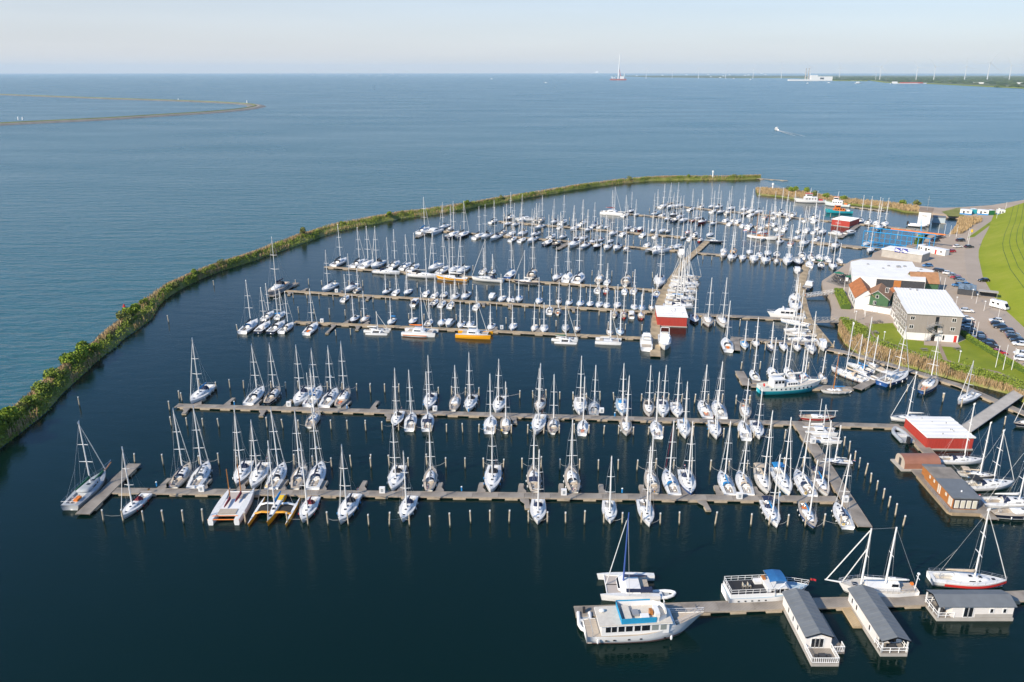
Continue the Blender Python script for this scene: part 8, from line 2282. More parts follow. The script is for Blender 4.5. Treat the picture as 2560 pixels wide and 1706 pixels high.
rail(t, rg, 8, 0.6)

# ---------------------------------------------------------------- ships by the far bank
def work_ship(x, y, hd, L, hm, upm, label, accent, zc=2.2):
    t = thing('patrol_ship', label, 'ship', (x, y, 0), hd)
    rg = ship_hull(L, L * 0.13, 1.6, 2.8)
    hull_parts(t, rg, hm, DECK['g'], M_BOOT, 0.3)
    MB().box(-0.22 * L, 0.18 * L, -L * 0.09, L * 0.09, 1.5, 1.5 + zc).build('deckhouse', upm, t)
    wh = MB().box(-0.05 * L, 0.13 * L, -L * 0.075, L * 0.075, 1.503 + zc, 1.5 + zc + 2.0).build('wheelhouse', upm, t)
    for sd in (-1, 1):
        MB().box(-0.04 * L, 0.12 * L, sd * (L * 0.075 + 0.01) - 0.01, sd * (L * 0.075 + 0.01) + 0.01, 2.3 + zc, 3.1 + zc).build('window', M_GLASS, wh)
        for k in range(4):
            MB().box(-0.18 * L + k * 0.09 * L, -0.13 * L + k * 0.09 * L, sd * (L * 0.09 + 0.01) - 0.01, sd * (L * 0.09 + 0.01) + 0.01, 2.2, 2.9).build('window', M_GLASS, t)
    MB().box(-0.07 * L, 0.15 * L, -L * 0.08, L * 0.08, 3.503 + zc, 3.65 + zc).build('roof', accent, t)
    MB().tube((0, 0, 3.65 + zc), (-0.3, 0, 7.4 + zc), 0.15, 0.06).tube((-0.2, -1.2, 5.6 + zc), (-0.2, 1.2, 5.6 + zc), 0.07).build('signal_mast', M_WH, t)
    MB().box(-0.4 * L, -0.28 * L, -1.0, 1.0, 1.4, 2.2).build('deck_crane', accent, t)
    rail(t, rg, 8, 0.9)
work_ship(193.2, 508.5, D_(175), 20.0, HULL['w'], M_WH, 'white patrol ship with red accents moored on the far bank', M_REDP)
work_ship(205.0, 493.5, D_(150), 15.5, mat('pale_mint', (0.66, 0.72, 0.70), 0.4), M_WH, 'pale green work ship with orange superstructure on the far bank', M_ORANGE)
work_ship(195.6, 467.5, D_(172), 16.0, HULL['t'], M_ORANGE, 'turquoise work ship with orange deckhouse behind the small boathouse', M_WH, 1.4)
# old wooden ketch
t = thing('wooden_ketch', 'old white ketch with brown masts lying across the seventh row', 'ketch', (127.2, 391.5, 0), D_(-35))
rg = ship_hull(15.5, 2.1, 1.4, 2.1, sternw=0.55)
hull_parts(t, rg, HULL['w'], M_TEAK, M_BOOT)
MB().tube((7.2, 0, 2.0), (10.2, 0, 2.8), 0.15, 0.10).build('bowsprit', M_WOOD, t)
for x, h_ in ((2.6, 14.5), (-3.2, 13.0)):
    mm = MB().tube((x, 0, 1.4), (x - 0.3, 0, h_), 0.2, 0.12, 8).build('mast', M_WOOD, t)
    m = MB()
    for sd in (-1, 1):
        m.tube((x - 0.3, sd * 2.0, 1.5), (x - 0.3, 0, h_ * 0.95), 0.03, n=4)
    m.tube((10.0 if x > 0 else 2.6, 0, 2.8), (x - 0.3, 0, h_), 0.03, n=4)
    m.build('stays', M_WIRE, mm)
    put('sail_cover', COVER, t, (x, 0, 1.7), scale=(0.9, 1.2, 1.0), material=CLOTH['r'])
MB().box(-2.5, 1.6, -1.1, 1.1, 1.4, 2.1).build('coachroof', M_WOOD, t)
MB().box(-6.2, -4.0, -0.9, 0.9, 1.35, 1.6).build('cockpit_seats', M_TEAK, t)
put('flag_staff', FLAG_POLE, t, (-7.6, 0, 1.5), scale=(2, 2, 2))
put('flag', FLAG_NL, t, (-7.6, 0, 1.5), scale=(2, 2, 2))
# ---------------------------------------------------------------- pontoon furniture
UB = [(-62.2, 138.1), (-25.9, 137.5), (10.3, 136.7), (44.8, 135.3), (-56.1, 180.2), (-19.1, 177.4), (22.1, 176.3), (-67.0, 287.7), (-63.8, 249.8), (0.3, 274.4), (-3.4, 242.6), (68.1, 159.5), (65.1, 134.0)]
BXM = MB().box(-0.55, 0.55, -0.32, 0.32, 0, 1.25).mesh('cabinet', M_WH)
BXD = MB().box(-0.25, 0.25, -0.34, -0.322, 0.3, 1.0).mesh('door', DECK['g'])
UBT = ['first from left on nearest pontoon', 'second from left on nearest pontoon', 'third from left on nearest pontoon', 'fourth from left on nearest pontoon', 'first from left on second pontoon', 'second from left on second pontoon', 'third from left on second pontoon',
       'left one on fourth pontoon', 'left one on third pontoon', 'right one on fourth pontoon', 'right one on third pontoon', 'upper one on diagonal walkway', 'lower one on diagonal walkway']
for (x, y), tx in zip(UB, UBT):
    t = thing('utility_cabinet', 'white utility cabinet, ' + tx, 'cabinet', (x, y, 0.57), 0.0, 'utility cabinets on the pontoons')
    put('cabinet', BXM, t)
    put('door', BXD, t)
PD = [(-72.1, 140.1), (-10.1, 138.2), (22.0, 137.5), (53.0, 136.1), (-70.1, 181.0), (-41.2, 178.8), (-10.7, 176.9), (25.1, 174.1)]
PBM = MB().tube((0, 0, 0), (0, 0, 0.9), 0.16, 0.14, 6).mesh('pedestal', M_BLUEP)
PBT = MB().tube((0, 0, 0.9), (0, 0, 1.05), 0.2, 0.12, 6).mesh('lamp_head', M_WH)
for i, (x, y) in enumerate(PD):
    t = thing('power_pedestal', 'blue power pedestal, %s from left on %s pontoon' % (nth(i % 4 + 1), 'nearest' if i < 4 else 'second'), 'pedestal', (x, y, 0.57), 0.0, 'power pedestals on the pontoons')
    put('pedestal', PBM, t)
    put('lamp_head', PBT, t)

# ---------------------------------------------------------------- gangway, footbridge, ramp
def truss(a, b, w, z0, z1, label, deck, name='gangway', h=1.1):
    an, l = frame_of(a, b)
    t = thing(name, label, name, (*a, 0), an)
    MB().add([(0, -w / 2, z0 - 0.15), (l, -w / 2, z1 - 0.15), (l, w / 2, z1 - 0.15), (0, w / 2, z0 - 0.15), (0, -w / 2, z0), (l, -w / 2, z1), (l, w / 2, z1), (0, w / 2, z0)],
             [(0, 3, 2, 1), (4, 5, 6, 7), (0, 1, 5, 4), (1, 2, 6, 5), (2, 3, 7, 6), (3, 0, 4, 7)]).build('deck', deck, t)
    n = max(3, int(l / 1.4))
    for sd in (-1, 1):
        m = MB()
        P_ = lambda u, q: (l * u, sd * w / 2, z0 + (z1 - z0) * u + q)
        m.tube(P_(0, h), P_(1, h), 0.06, n=4)
        for k in range(n + 1):
            m.tube(P_(k / n, 0), P_(k / n, h), 0.045, n=4)
            if k < n:
                m.tube(P_(k / n, 0), P_((k + 1) / n, h), 0.03, n=4)
        m.build('railing', M_WH if name == 'gangway' else M_GALV, t)
    return t
truss((109.6, 280.6), (120.8, 282.8), 1.6, 0.7, 1.6, 'white truss gangway from the tan walkway to the terrace', M_PLANK_GREY)
truss((101.5, 250.4), (111.5, 247.8), 2.2, 0.7, 1.6, 'flat footbridge from the right walkway to the plaza', M_PLANK_GREY, 'footbridge')
truss((106.4, 166.5), (136.0, 190.5), 3.0, 0.6, 1.7, 'wide grey ramp rising from the water to the reed bank', M_CONC, 'ramp', 0.05)

# ---------------------------------------------------------------- terrace with tables and parasols
tp = [(127.5, 291.5), (124.5, 300.0), (131.0, 309.5), (138.5, 312.5), (136.5, 304.0), (131.2, 292.5)]
slab(tp, 0.4, 1.56).build('terrace_deck', M_PLANK_GREY, kind='structure')
def parasol(x, y, label, m_):
    t = thing('parasol', label, 'parasol', (x, y, 1.56), 0, 'parasols on the terrace')
    MB().tube((0, 0, 0), (0, 0, 2.6), 0.05, n=6).build('pole', M_ALU, t)
    v = [(2.0 * math.cos(k * math.pi / 4), 2.0 * math.sin(k * math.pi / 4), 2.15) for k in range(8)] + [(0, 0, 2.75)]
    MB().add(v, [(k, (k + 1) % 8, 8) for k in range(8)]).build('canopy', m_, t)
parasol(133.6, 299.5, 'green parasol on the waterside terrace', CLOTH['G'])
parasol(131.5, 305.5, 'dark green parasol at the far terrace corner', HULL['e'])
TB = MB().tube((0, 0, 0.68), (0, 0, 0.74), 0.55, 0.55, 10).tube((0, 0, 0), (0, 0, 0.68), 0.06).mesh('table_top', M_DARKW)
CH = MB().box(-0.22, 0.22, -0.22, 0.22, 0.42, 0.47).box(-0.22, 0.22, 0.18, 0.22, 0.47, 0.9)
for dx in (-0.2, 0.2):
    for dy in (-0.2, 0.2):
        CH.tube((dx, dy, 0), (dx, dy, 0.42), 0.025, n=4)
CH = CH.mesh('chair_body', M_DARKW)
k = 0
for (x, y) in ((128.5, 295.5), (130.6, 296.8), (127.6, 299.2), (130.0, 300.6), (132.2, 302.6), (129.5, 303.8), (133.8, 305.6), (131.9, 308.0), (135.2, 308.6), (134.6, 303.4)):
    k += 1
    t = thing('terrace_table', 'dark round table on terrace, %s from the near end' % nth(k), 'table', (x, y, 1.56), random.uniform(0, 3), 'tables on the terrace')
    put('table_top', TB, t)
    for q in range(4):
        a_ = q * math.pi / 2
        tag(put('terrace_chair', CH, None, (x + 1.0 * math.cos(a_), y + 1.0 * math.sin(a_), 1.56), a_ - math.pi / 2), 'dark chair among the tables on the waterside terrace', 'chair', 'chairs on the terrace')
# ---------------------------------------------------------------- cars
def car_meshes():
    side = [(-2.1, 0.35), (-2.15, 0.75), (-1.95, 0.95), (-1.0, 1.0), (1.05, 0.98), (1.9, 0.85), (2.12, 0.62), (2.1, 0.35)]
    body = MB()
    rings = []
    for y, k in ((-0.86, 0.94), (-0.80, 1.0), (0.80, 1.0), (0.86, 0.94)):
        rings.append([(x * (0.985 if k < 1 else 1), y, 0.35 + (z - 0.35) * k) for x, z in side])
    body.loft(rings)
    cab = MB()
    cab.loft([[(-1.85, -w0, 0.96), (-1.45, -w1, 1.42), (0.25, -w1, 1.45), (1.05, -w0, 0.98)] for w0, w1 in ((0.78, 0.64), (-0.78, -0.64))])
    roof = MB()
    roof.loft([[(-1.42, -w, 1.425), (-1.3, -w, 1.47), (0.15, -w, 1.49), (0.28, -w, 1.455)] for w in (0.66, -0.66)])
    for s in (-1, 1):
        for x0, x1 in ((-1.5, -1.38), (-0.55, -0.45), (0.35, 0.48)):
            roof.add([(x0 - 0.1, s * 0.79, 0.97), (x1 - 0.1, s * 0.79, 0.97), (x1, s * 0.665, 1.43), (x0, s * 0.665, 1.43)], [(0, 1, 2, 3), (3, 2, 1, 0)])
    wheel = MB().tube((0, -0.11, 0), (0, 0.11, 0), 0.32, 0.32, 12)
    rim = MB().tube((0, -0.12, 0), (0, 0.12, 0), 0.19, 0.19, 8)
    light = MB().box(-0.04, 0.04, -0.2, 0.2, -0.07, 0.07)
    return [x.mesh(n, m_) for x, n, m_ in ((body, 'body', M_WH), (cab, 'glasshouse', M_GLASS), (roof, 'roof', M_WH), (wheel, 'wheel', M_RUB), (rim, 'rim', M_STEEL), (light, 'headlight', M_WH))]
CARM = car_meshes()
PAINT = {'w': mat('car_white', (0.75, 0.75, 0.75), 0.25, coat=0.6), 'd': mat('car_dark', (0.03, 0.035, 0.045), 0.25, coat=0.6), 'g': mat('car_grey', (0.28, 0.30, 0.32), 0.3, metal=0.4, coat=0.5),
         'r': mat('car_red', (0.40, 0.02, 0.03), 0.25, coat=0.6), 'k': mat('car_black', (0.012, 0.012, 0.014), 0.2, coat=0.6), 'b': mat('car_blue', (0.04, 0.17, 0.38), 0.25, coat=0.6)}
CW = {'w': 'white', 'd': 'dark', 'g': 'grey', 'r': 'red', 'k': 'black', 'b': 'blue'}
def car(x, y, hd, c, label, tail=M_REDP):
    t = thing('parked_car', label, 'car', (x, y, 1.52), hd, 'cars parked on the quay')
    put('body', CARM[0], t, material=PAINT[c])
    put('glasshouse', CARM[1], t)
    put('roof', CARM[2], t, material=PAINT[c])
    for wx in (-1.3, 1.3):
        for wy in (-0.78, 0.78):
            wo = put('wheel', CARM[3], t, (wx, wy, 0.32))
            put('rim', CARM[4], wo)
    for wy in (-0.6, 0.6):
        put('headlight', CARM[5], t, (2.08, wy, 0.66))
        put('tail_light', CARM[5], t, (-2.12, wy, 0.78), material=tail)
    return t
zones = [(0, 11, 'beside the grey building', -0.22), (11, 21, 'in the row along the road', -0.35), (21, 28, 'in the row behind the restaurant', -0.55), (28, 31, 'near the blue-roofed stall', 0.1), (31, 42, 'on the far quay yard', 0.15)]
for i0, i1, txt, hd in zones:
    lst = sorted(CARS[i0:i1], key=lambda c: -c[1])
    cnt = {}
    for c in lst:
        cnt[c[2]] = cnt.get(c[2], 0) + 1
    seen = {}
    for x, y, c in lst:
        seen[c] = seen.get(c, 0) + 1
        pos = ('the only one ' if cnt[c] == 1 else '%s from the far end of those ' % nth(seen[c]))
        car(x, y, hd + random.uniform(-0.08, 0.08) + (math.pi if random.random() < 0.4 else 0), c, '%s parked car, %s%s' % (CW[c], pos, txt))
# camper van
x, y = VAN[0]
t = thing('camper_van', 'white camper van beside the green dike', 'camper van', (x, y, 1.52), -1.15)
MB().loft([[(-3.0, -1.05, 0.45), (-3.0, -1.0, 2.8), (-3.0, 1.0, 2.8), (-3.0, 1.05, 0.45)], [(1.6, -1.05, 0.45), (1.6, -1.0, 2.85), (1.6, 1.0, 2.85), (1.6, 1.05, 0.45)], [(2.5, -1.0, 0.45), (2.1, -0.95, 2.4), (2.1, 0.95, 2.4), (2.5, 1.0, 0.45)], [(3.1, -0.95, 0.45), (3.0, -0.9, 1.1), (3.0, 0.9, 1.1), (3.1, 0.95, 0.45)]]).build('body', M_WH, t)
MB().add([(2.96, -0.8, 1.2), (2.96, 0.8, 1.2), (2.26, 0.85, 2.25), (2.26, -0.85, 2.25)], [(0, 1, 2, 3), (3, 2, 1, 0)]).build('windscreen', M_GLASS, t)
for sd in (-1, 1):
    for x0 in (-2.2, -0.4):
        MB().box(x0, x0 + 0.9, sd * 1.045 - 0.02, sd * 1.045 + 0.02, 1.5, 2.1).build('window', M_GLASS, t)
    for wx in (-1.9, 2.0):
        wo = put('wheel', CARM[3], t, (wx, sd * 0.9, 0.35), scale=(1.15, 1.2, 1.15))
        put('rim', CARM[4], wo)
MB().box(-1.5, -0.7, -0.4, 0.4, 2.83, 2.95).build('roof_hatch', DECK['g'], t)
MB().box(-2.6, -2.0, -0.3, 0.3, 2.83, 2.92).build('roof_hatch', DECK['g'], t)
# small stall with a blue roof, noticeboard gables
t = thing('kiosk', 'low kiosk with three slanted glass roofs right of the cottages', 'kiosk', (166.5, 281.5, 1.5), -0.5)
MB().box(0, 6.0, 0, 4.0, 0, 2.2).build('wall', M_DARKW, t)
for k in range(3):
    MB().add([(k * 2.0, -0.3, 2.2), (k * 2.0 + 1.9, -0.3, 2.2), (k * 2.0 + 1.9, 4.3, 3.3), (k * 2.0, 4.3, 3.3)], [(0, 1, 2, 3), (3, 2, 1, 0)]).build('glass_roof', mat('roof_glass_blue', (0.30, 0.40, 0.50), 0.15), t)
t = thing('bike_shelter', 'flat grey shelter beside the kiosk', 'shelter', (172.0, 277.5, 1.5), -0.5)
for x_ in (0.1, 5.9):
    for y_ in (0.1, 2.9):
        MB().tube((x_, y_, 0), (x_, y_, 2.2), 0.06).build('post', M_GALV, t)
MB().box(-0.2, 6.2, -0.2, 3.2, 2.2, 2.35).build('roof', M_CONC, t)
MB().box(0, 6.0, 2.95, 3.0, 0.2, 2.0).build('back_wall', M_DARKW, t)
# ---------------------------------------------------------------- flagpoles, lamps, picnic tables
POLE = MB().tube((0, 0, 0), (0, 0, 1), 0.09, 0.06, 6).mesh('pole', M_WH)
for i, (x, y, h_) in enumerate(sorted(POLES)):
    t = thing('flagpole', 'white flagpole on the quay, %s from left' % nth(i + 1), 'flagpole', (x, y, 1.5), 0, 'flagpoles on the quay')
    put('pole', POLE, t, scale=(1, 1, max(h_, 5.5)))
    MB().ball((0, 0, max(h_, 5.5)), 0.13, 0.13, 0.1, 6, 4).build('finial', M_WH, t)
    if i in (2, 6, 13, 19):
        MB().loft([[(0.06 + 0.22 * k, 0.1 * math.sin(k * 1.3), max(h_, 5.5) - 0.2) for k in range(6)], [(0.06 + 0.22 * k, 0.1 * math.sin(k * 1.3), max(h_, 5.5) - 1.5) for k in range(6)]], closed=False).build('flag', M_FY if i == 13 else M_FW, t)
for i, (x, y, h_) in enumerate(sorted(LAMPS)):
    t = thing('lamp_post', 'white lamp post by the path or car park, %s from left' % nth(i + 1), 'lamp post', (x, y, 1.5), 0, 'lamp posts')
    put('pole', POLE, t, scale=(0.8, 0.8, 3.4))
    MB().tube((0, 0, 3.4), (0, 0, 3.6), 0.32, 0.22, 8).build('lamp_head', M_WH, t)
for i, (x, y) in enumerate(TABLES):
    t = thing('picnic_table', 'weathered picnic table on the lawn, %s from right' % nth(i + 1), 'picnic table', (x, y, 1.51), 0.3 * i, 'picnic tables')
    MB().box(-0.9, 0.9, -0.4, 0.4, 0.70, 0.76).build('table_top', M_PLANK_GREY, t)
    for sd in (-1, 1):
        MB().box(-0.9, 0.9, sd * 0.75 - 0.14, sd * 0.75 + 0.14, 0.42, 0.47).build('bench', M_PLANK_GREY, t)
        MB().tube((sd * 0.6, -0.7, 0), (sd * 0.6, 0.3, 0.7), 0.05, n=4).tube((sd * 0.6, 0.7, 0), (sd * 0.6, -0.3, 0.7), 0.05, n=4).build('leg_frame', M_PLANK_GREY, t)
# ---------------------------------------------------------------- people
def person_mesh(name, cols):
    """standing figure, one continuous outline of legs, torso, arms and head; cols = legs, top, skin"""
    m = MB()
    ring = lambda cx, cy, z, rx, ry: [(cx + rx * math.cos(k * math.pi / 4), cy + ry * math.sin(k * math.pi / 4), z) for k in range(8)]
    n0 = []
    for s in (-1, 1):
        m.loft([ring(s * 0.10, 0.06, 0.0, 0.05, 0.12), ring(s * 0.10, 0, 0.08, 0.05, 0.06), ring(s * 0.10, 0, 0.48, 0.065, 0.07), ring(s * 0.09, 0, 0.88, 0.09, 0.10)])
    n0.append(len(m.f))
    m.loft([ring(0, 0, 0.84, 0.17, 0.11), ring(0, 0, 1.05, 0.15, 0.10), ring(0, 0, 1.30, 0.20, 0.12), ring(0, 0, 1.44, 0.17, 0.10), ring(0, 0, 1.48, 0.07, 0.06)])
    for s in (-1, 1):
        m.loft([ring(s * 0.21, 0, 1.42, 0.055, 0.055), ring(s * 0.26, 0.0, 1.14, 0.045, 0.045), ring(s * 0.25, 0.10, 0.90, 0.035, 0.035)])
    n0.append(len(m.f))
    m.loft([ring(0, 0, 1.46, 0.055, 0.055), ring(0, 0.01, 1.54, 0.06, 0.065), ring(0, 0.02, 1.64, 0.085, 0.10), ring(0, 0.01, 1.74, 0.06, 0.07), ring(0, 0.01, 1.77, 0.02, 0.02)])
    me = m.mesh(name, cols[0])
    me.materials.append(cols[1])
    me.materials.append(cols[2])
    for i, p in enumerate(me.polygons):
        p.material_index = 0 if i < n0[0] else (1 if i < n0[1] else 2)
    return me
M_SKIN = mat('skin', (0.45, 0.27, 0.19), 0.6)
HAIR = MB().ball((0, -0.01, 1.70), 0.10, 0.115, 0.10, 8, 5).mesh('hair', mat('hair_brown', (0.06, 0.035, 0.02), 0.8))
FIG = [('red jacket and dark trousers', CLOTH['r'], CLOTH['k']), ('dark jacket and jeans', CLOTH['k'], CLOTH['n']), ('white shirt and blue trousers', M_FW, CLOTH['n']), ('orange vest and dark trousers', CLOTH['o'], CLOTH['k']), ('green top and beige trousers', CLOTH['G'], CLOTH['e'])]
for i, (x, y, z, rz, k, where) in enumerate([(62.2, 252.4, 0.56, 2.0, 0, 'on the pontoon beside the bow-on yachts'), (72.3, 251.0, 0.56, -1.0, 1, 'on the pontoon right of two bow-on yachts'), (129.3, 298.0, 1.56, 0.5, 2, 'near the front of the waterside terrace'),
                                        (132.8, 301.0, 1.56, 2.4, 1, 'under the green parasol on the terrace'), (134.2, 307.0, 1.56, 4.0, 4, 'at the back of the terrace'), (109.0, 279.4, 0.56, 1.0, 3, 'at the foot of the white gangway'), (172.0, 283.5, 1.52, 0.3, 2, 'beside the kiosk in the car park')]):
    t = thing('person', 'person in %s standing %s' % (FIG[k][0], where), 'person', (x, y, z), rz)
    put('body', person_mesh('body', [FIG[k][2], FIG[k][1], M_SKIN]), t)
    put('hair', HAIR, t)
# ---------------------------------------------------------------- far dike that loops into the lake on the left
def strip(pts, prof_, closed=False):
    rings = []
    for i, p in enumerate(pts):
        a = Vector(pts[max(0, i - 1)])
        b = Vector(pts[min(len(pts) - 1, i + 1)])
        d = (b - a).normalized()
        nv = Vector((-d.y, d.x))
        rings.append([(p[0] + nv.x * o_, p[1] + nv.y * o_, z) for o_, z in prof_])
    m = MB().loft(rings, closed=False)
    m.f = up(m.v, m.f)
    return m
def smooth(pts, n=6):
    out = []
    for i in range(len(pts) - 1):
        p0, p1, p2, p3 = (Vector(pts[max(0, min(len(pts) - 1, i + k))]) for k in (-1, 0, 1, 2))
        for k in range(n):
            t_ = k / n
            out.append(tuple(0.5 * ((2 * p1) + (-p0 + p2) * t_ + (2 * p0 - 5 * p1 + 4 * p2 - p3) * t_ * t_ + (-p0 + 3 * p1 - 3 * p2 + p3) * t_ ** 3)))
    out.append(pts[-1])
    return out
fd = smooth(FARDIKE)
strip(fd, [(-24, -0.5), (-15, 1.8), (-9, 2.2), (9, 2.2), (15, 1.8), (24, -0.5)]).build('far_dike', mat('dike_stone', (0.20, 0.185, 0.165), 0.9, vary=0.3, scale=0.05), kind='structure')
strip(fd, [(-1.5, 2.22), (2, 3.6), (5.0, 3.6), (8.0, 2.1)]).build('far_dike_grass', mat('far_dike_green', (0.17, 0.185, 0.06), 0.9, vary=0.3, scale=0.02), kind='structure')
strip(fd, [(-6.5, 2.23), (-3.0, 2.23)]).build('far_dike_path', mat('pale_path', (0.42, 0.38, 0.31), 0.9), kind='structure')
for i, (x, y) in enumerate(BEACONS):
    t = thing('dike_beacon', ['left white beacon of a pair on the near arm of the lake dike', 'right white beacon of a pair on the near arm of the lake dike', 'white marker on the far arm of the lake dike', 'white light tower at the tip of the lake dike'][i], 'beacon', (x, y, 2.0))
    MB().tube((0, 0, 0), (0, 0, 7.0 if i == 3 else 4.2), 1.3, 1.0, 8).build('tower', M_WH, t)
    MB().tube((0, 0, 7.0 if i == 3 else 4.2), (0, 0, 8.2 if i == 3 else 5.0), 0.9, 0.6, 8).build('lantern', M_WH, t)

# ---------------------------------------------------------------- far shore on the right
fs = FARSHORE + [(9000, 3600), (16000, 9000), (16000, 20000), (2400, 20000), (2300, 13500)]
slab(fs, -1.0, 1.2).build('far_shore', ground_mat('far_fields', (0.06, 0.10, 0.03), (0.11, 0.13, 0.05), (0.20, 0.17, 0.09), 0.004, 0.1), kind='structure')
strip([(p[0], p[1] + 6) for p in FARSHORE], [(-20, 1.25), (-10, 4.0), (10, 4.0), (20, 1.25)]).build('far_shore_dike', M_DIKEGRASS, kind='structure')
m = MB()
rs = random.Random(3)
for _ in range(2600):
    y = 4300 + rs.random() ** 1.5 * 9000
    x = y * rs.uniform(0.36, 0.80)
    if not in_poly(x, y - 60, fs) or (y < 8300 and abs(x - PLANT[0][0]) < 260 and y < PLANT[0][1] + 120):
        continue
    s = rs.uniform(7, 16)
    w_ = s * rs.uniform(1.0, 3.0)
    rings = []
    for z, k in ((0.5, 0.8), (0.45 * s, 1.0), (0.8 * s, 0.75), (s, 0.25)):
        rings.append([(x + w_ * k * math.cos(q * 1.047 + 0.3) * rs.uniform(0.8, 1.2), y + 8 * k * math.sin(q * 1.047 + 0.3), z) for q in range(6)])
    m.loft(rings)
tag(m.build('far_woods', leaf_mat('far_foliage', (0.030, 0.055, 0.018), (0.08, 0.11, 0.03))), 'hazy belts of trees on the far right shore', 'woods', kind='stuff')
x, y = PLANT[0]
t = thing('power_station', 'white power station with two tall chimneys on the far shore', 'power station', (x, y + 40, 1.0))
MB().box(-120, -55, 0, 60, 0, 52).build('boiler_hall', M_WALLW, t)
MB().box(-55, 90, 0, 60, 0, 40).build('turbine_hall', M_WALLW, t)
MB().box(-30, 5, -0.9, -0.2, 14, 30).build('dark_opening', M_DARKW, t)
MB().box(-330, -120, 0, 50, 0, 12).build('annexe', M_WALLW, t)
for cx_ in (-168, -142):
    MB().tube((cx_, 20, 0), (cx_, 20, 118), 6.0, 4.5, 10).build('chimney', M_CONC, t)
x, y = REDSHIP[0]
t = thing('moored_barge', 'long white and red barge moored at the far right shore', 'barge', (x, y - 20, 0), -0.12)
rg = ship_hull(250, 10, 5, 8, 0.02)
hull_parts(t, rg, HULL['w'], DECK['r'])
MB().box(-115, -80, -8, 8, 5, 16).build('wheelhouse', M_WH, t)
MB().box(-60, 95, -8, 8, 5, 10).build('red_cargo', M_REDP, t)
for i, (dx, w_) in enumerate(((760, 90), (860, 70), (1010, 150), (520, 60), (1250, 260), (1600, 200))):
    t = thing('far_hall', 'pale long hall on the far right shore, %s from left' % nth(i + 1), 'building', (x + dx, y - 50 - dx * 0.35 + (700 if i > 3 else 230), 1.0), -0.2, 'halls on the far shore')
    MB().box(-w_ / 2, w_ / 2, 0, 30, 0, 9).build('wall', M_WALLW, t)
    MB().box(-w_ / 2 - 1, w_ / 2 + 1, -1, 31, 9.01, 10.5).build('roof', M_ROOFM, t)
# ---------------------------------------------------------------- wind turbines
M_TURB = mat('turbine_grey', (0.58, 0.60, 0.62), 0.5)
TW = MB().tube((0, 0, 0), (0, 0, 1), 0.019, 0.011, 8).mesh('tower', M_TURB)
NC = MB().box(-0.02, 0.05, -0.022, 0.022, 0.985, 1.03).mesh('nacelle', M_TURB)
BL = MB()
BL.add([(-0.025, -0.012, 0), (-0.025, 0.016, 0.03), (-0.025, 0.004, 0.62), (-0.025, -0.004, 0.62), (-0.012, -0.012, 0), (-0.012, 0.016, 0.03), (-0.02, 0.004, 0.62), (-0.02, -0.004, 0.62)],
       [(0, 1, 2, 3), (7, 6, 5, 4), (0, 4, 5, 1), (1, 5, 6, 2), (3, 2, 6, 7), (0, 3, 7, 4)])
BL = BL.mesh('blade', M_TURB)
tl = sorted(TURBINES)
for i, (x, y, top) in enumerate(tl):
    hub = max(60.0, top * 0.74)
    t = thing('wind_turbine', 'pale wind turbine on the horizon, %s from left' % nth(i + 1), 'wind turbine', (x, y, 0), 1.3 + 0.3 * random.random(), 'wind turbines on the horizon')
    t.scale = (hub * 1.7, hub * 1.7, hub) if y < 12000 else (hub * 2.2, hub * 2.2, hub)
    put('tower', TW, t)
    put('nacelle', NC, t)
    a0 = random.uniform(0, 2.0)
    for k in range(3):
        b_ = put('blade', BL, t, (0, 0, 1.0))
        b_.rotation_euler = (a0 + k * 2.0944, 0, 0)
# ---------------------------------------------------------------- crane vessel
x, y = CRANESHIP[0]
t = thing('crane_vessel', 'crane vessel with one very tall mast standing on the horizon', 'vessel', (x, y, 0))
MB().box(-85, 85, -15, 15, 0, 14).build('hull', mat('faded_red', (0.36, 0.10, 0.08), 0.7), t)
MB().box(20, 60, -12, 12, 14, 40).build('deckhouse', M_WH, t)
MB().tube((0, 0, 14), (10, 0, 262), 7.0, 4.0, 6).build('main_boom', M_WH, t)
MB().tube((30, 0, 14), (4, 0, 130), 3.5, 2.0, 5).build('back_stay', M_REDP, t)
MB().tube((62, 0, 14), (64, 0, 75), 4.0, 3.0, 6).build('leg', M_WH, t)
MB().tube((-62, 0, 14), (-62, 0, 30), 4.0, 3.0, 6).build('leg', M_WH, t)
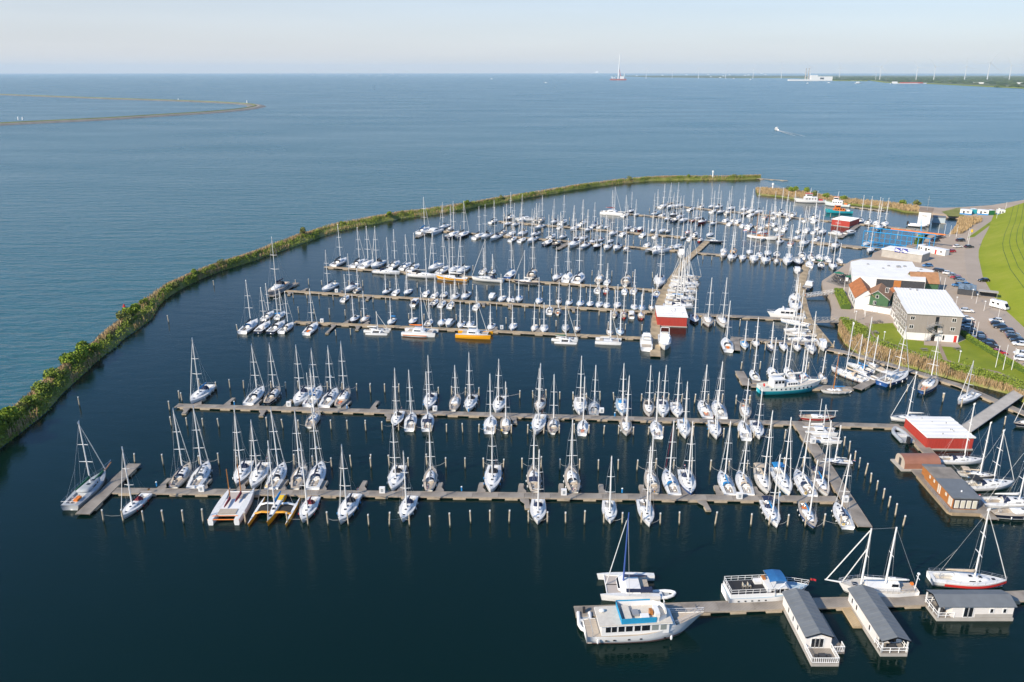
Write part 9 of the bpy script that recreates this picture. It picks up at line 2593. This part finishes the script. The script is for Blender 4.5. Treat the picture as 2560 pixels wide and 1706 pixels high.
# ---------------------------------------------------------------- boats far out on the lake
mt = st_ = 0
far_sorted = sorted(FARBOATS)
for x, y, k in far_sorted:
    d = math.hypot(x, y)
    s = max(9.0, d * (0.0034 if k == 'm' else 0.0075 if k == 'L' else 0.0022))
    if k in 'sS':
        st_ += 1
        t = thing('sailing_boat', 'tiny white sailboat under sail far out, %s from left' % nth(st_), 'sailboat', (x, y, 0), 1.2, 'boats far out on the lake')
        hh = d * (0.0045 if k == 'S' else 0.003)
        MB().loft([[(a, -b * s * 0.12, 1.0), (a, 0, -0.3), (a, b * s * 0.12, 1.0)] for a, b in ((-s / 2, 0.7), (0, 1), (s / 2, 0.05))]).build('hull', HULL['w'], t)
        MB().tube((0, 0, 1), (0, 0, hh), 0.25, 0.15).build('mast', M_ALU, t)
        MB().add([(0, 0.1, 1.5), (-s * 0.45, 0.8, 1.7), (-s * 0.1, 0.3, hh), (0, 0, hh), (0.1, 0.0, 1.5), (-s * 0.45, 0.7, 1.7)], [(0, 1, 2, 3), (3, 2, 5, 4)]).build('sail', M_SAIL, t)
    else:
        mt += 1
        t = thing('far_ship', 'tiny white vessel on the horizon water, %s from left' % nth(mt), 'ship', (x, y, 0), random.uniform(-0.3, 0.3), 'boats far out on the lake')
        rg = ship_hull(s, s * 0.12, s * 0.11, s * 0.15)
        hull_parts(t, rg, HULL['w'], DECK['w'], None, 0.1)
        MB().box(-s * 0.3, s * 0.1, -s * 0.09, s * 0.09, s * 0.1, s * 0.26).build('deckhouse', M_WH, t)
# motor boat under way with its wake
a, b = WAKEBOAT
hd = math.atan2(a[1] - b[1], a[0] - b[0])
motor_boat(a[0], a[1], hd, 13.0, 'white motor boat under way on the lake with a pale wake', fly=True)
fo = mat('wake_foam', (0.75, 0.78, 0.78), 0.6, vary=0.2, scale=0.2)
m = MB()
d = Vector((math.cos(hd + math.pi), math.sin(hd + math.pi)))
nv = Vector((-d.y, d.x))
for k in range(260):
    u = random.random() ** 1.4
    for sd in (-1, 1):
        c = Vector(a) + d * (6 + 110 * u) + nv * sd * (0.8 + 5.0 * u + random.uniform(-0.5, 0.5))
        l, w_ = random.uniform(0.8, 2.6) * (1 - 0.5 * u), random.uniform(0.4, 1.1) * (1 - 0.5 * u)
        q = [c - d * l - nv * w_, c + d * l - nv * w_ * 0.5, c + d * l + nv * w_ * 0.5, c - d * l + nv * w_]
        m.add([(p.x, p.y, 0.05 + 0.001 * k) for p in q], [(0, 1, 2, 3)])
tag(m.build('wake', fo), 'pale foam wake behind the motor boat on the lake', 'wake', kind='stuff')
# ---------------------------------------------------------------- summer haze: one even volume around everything
hz = MB().box(-32000, 32000, -3000, 32000, -2.5, 330).build('haze', None, kind='stuff')
hm = bpy.data.materials.new('haze')
hm.use_nodes = True
nt = hm.node_tree
nt.nodes.clear()
out_ = nt.nodes.new('ShaderNodeOutputMaterial')
pv = nt.nodes.new('ShaderNodeVolumePrincipled')
pv.inputs['Density'].default_value = 2.9e-5
pv.inputs['Color'].default_value = (0.68, 0.86, 1.0, 1)
nt.links.new(pv.outputs['Volume'], out_.inputs['Volume'])
hz.data.materials[0] = hm
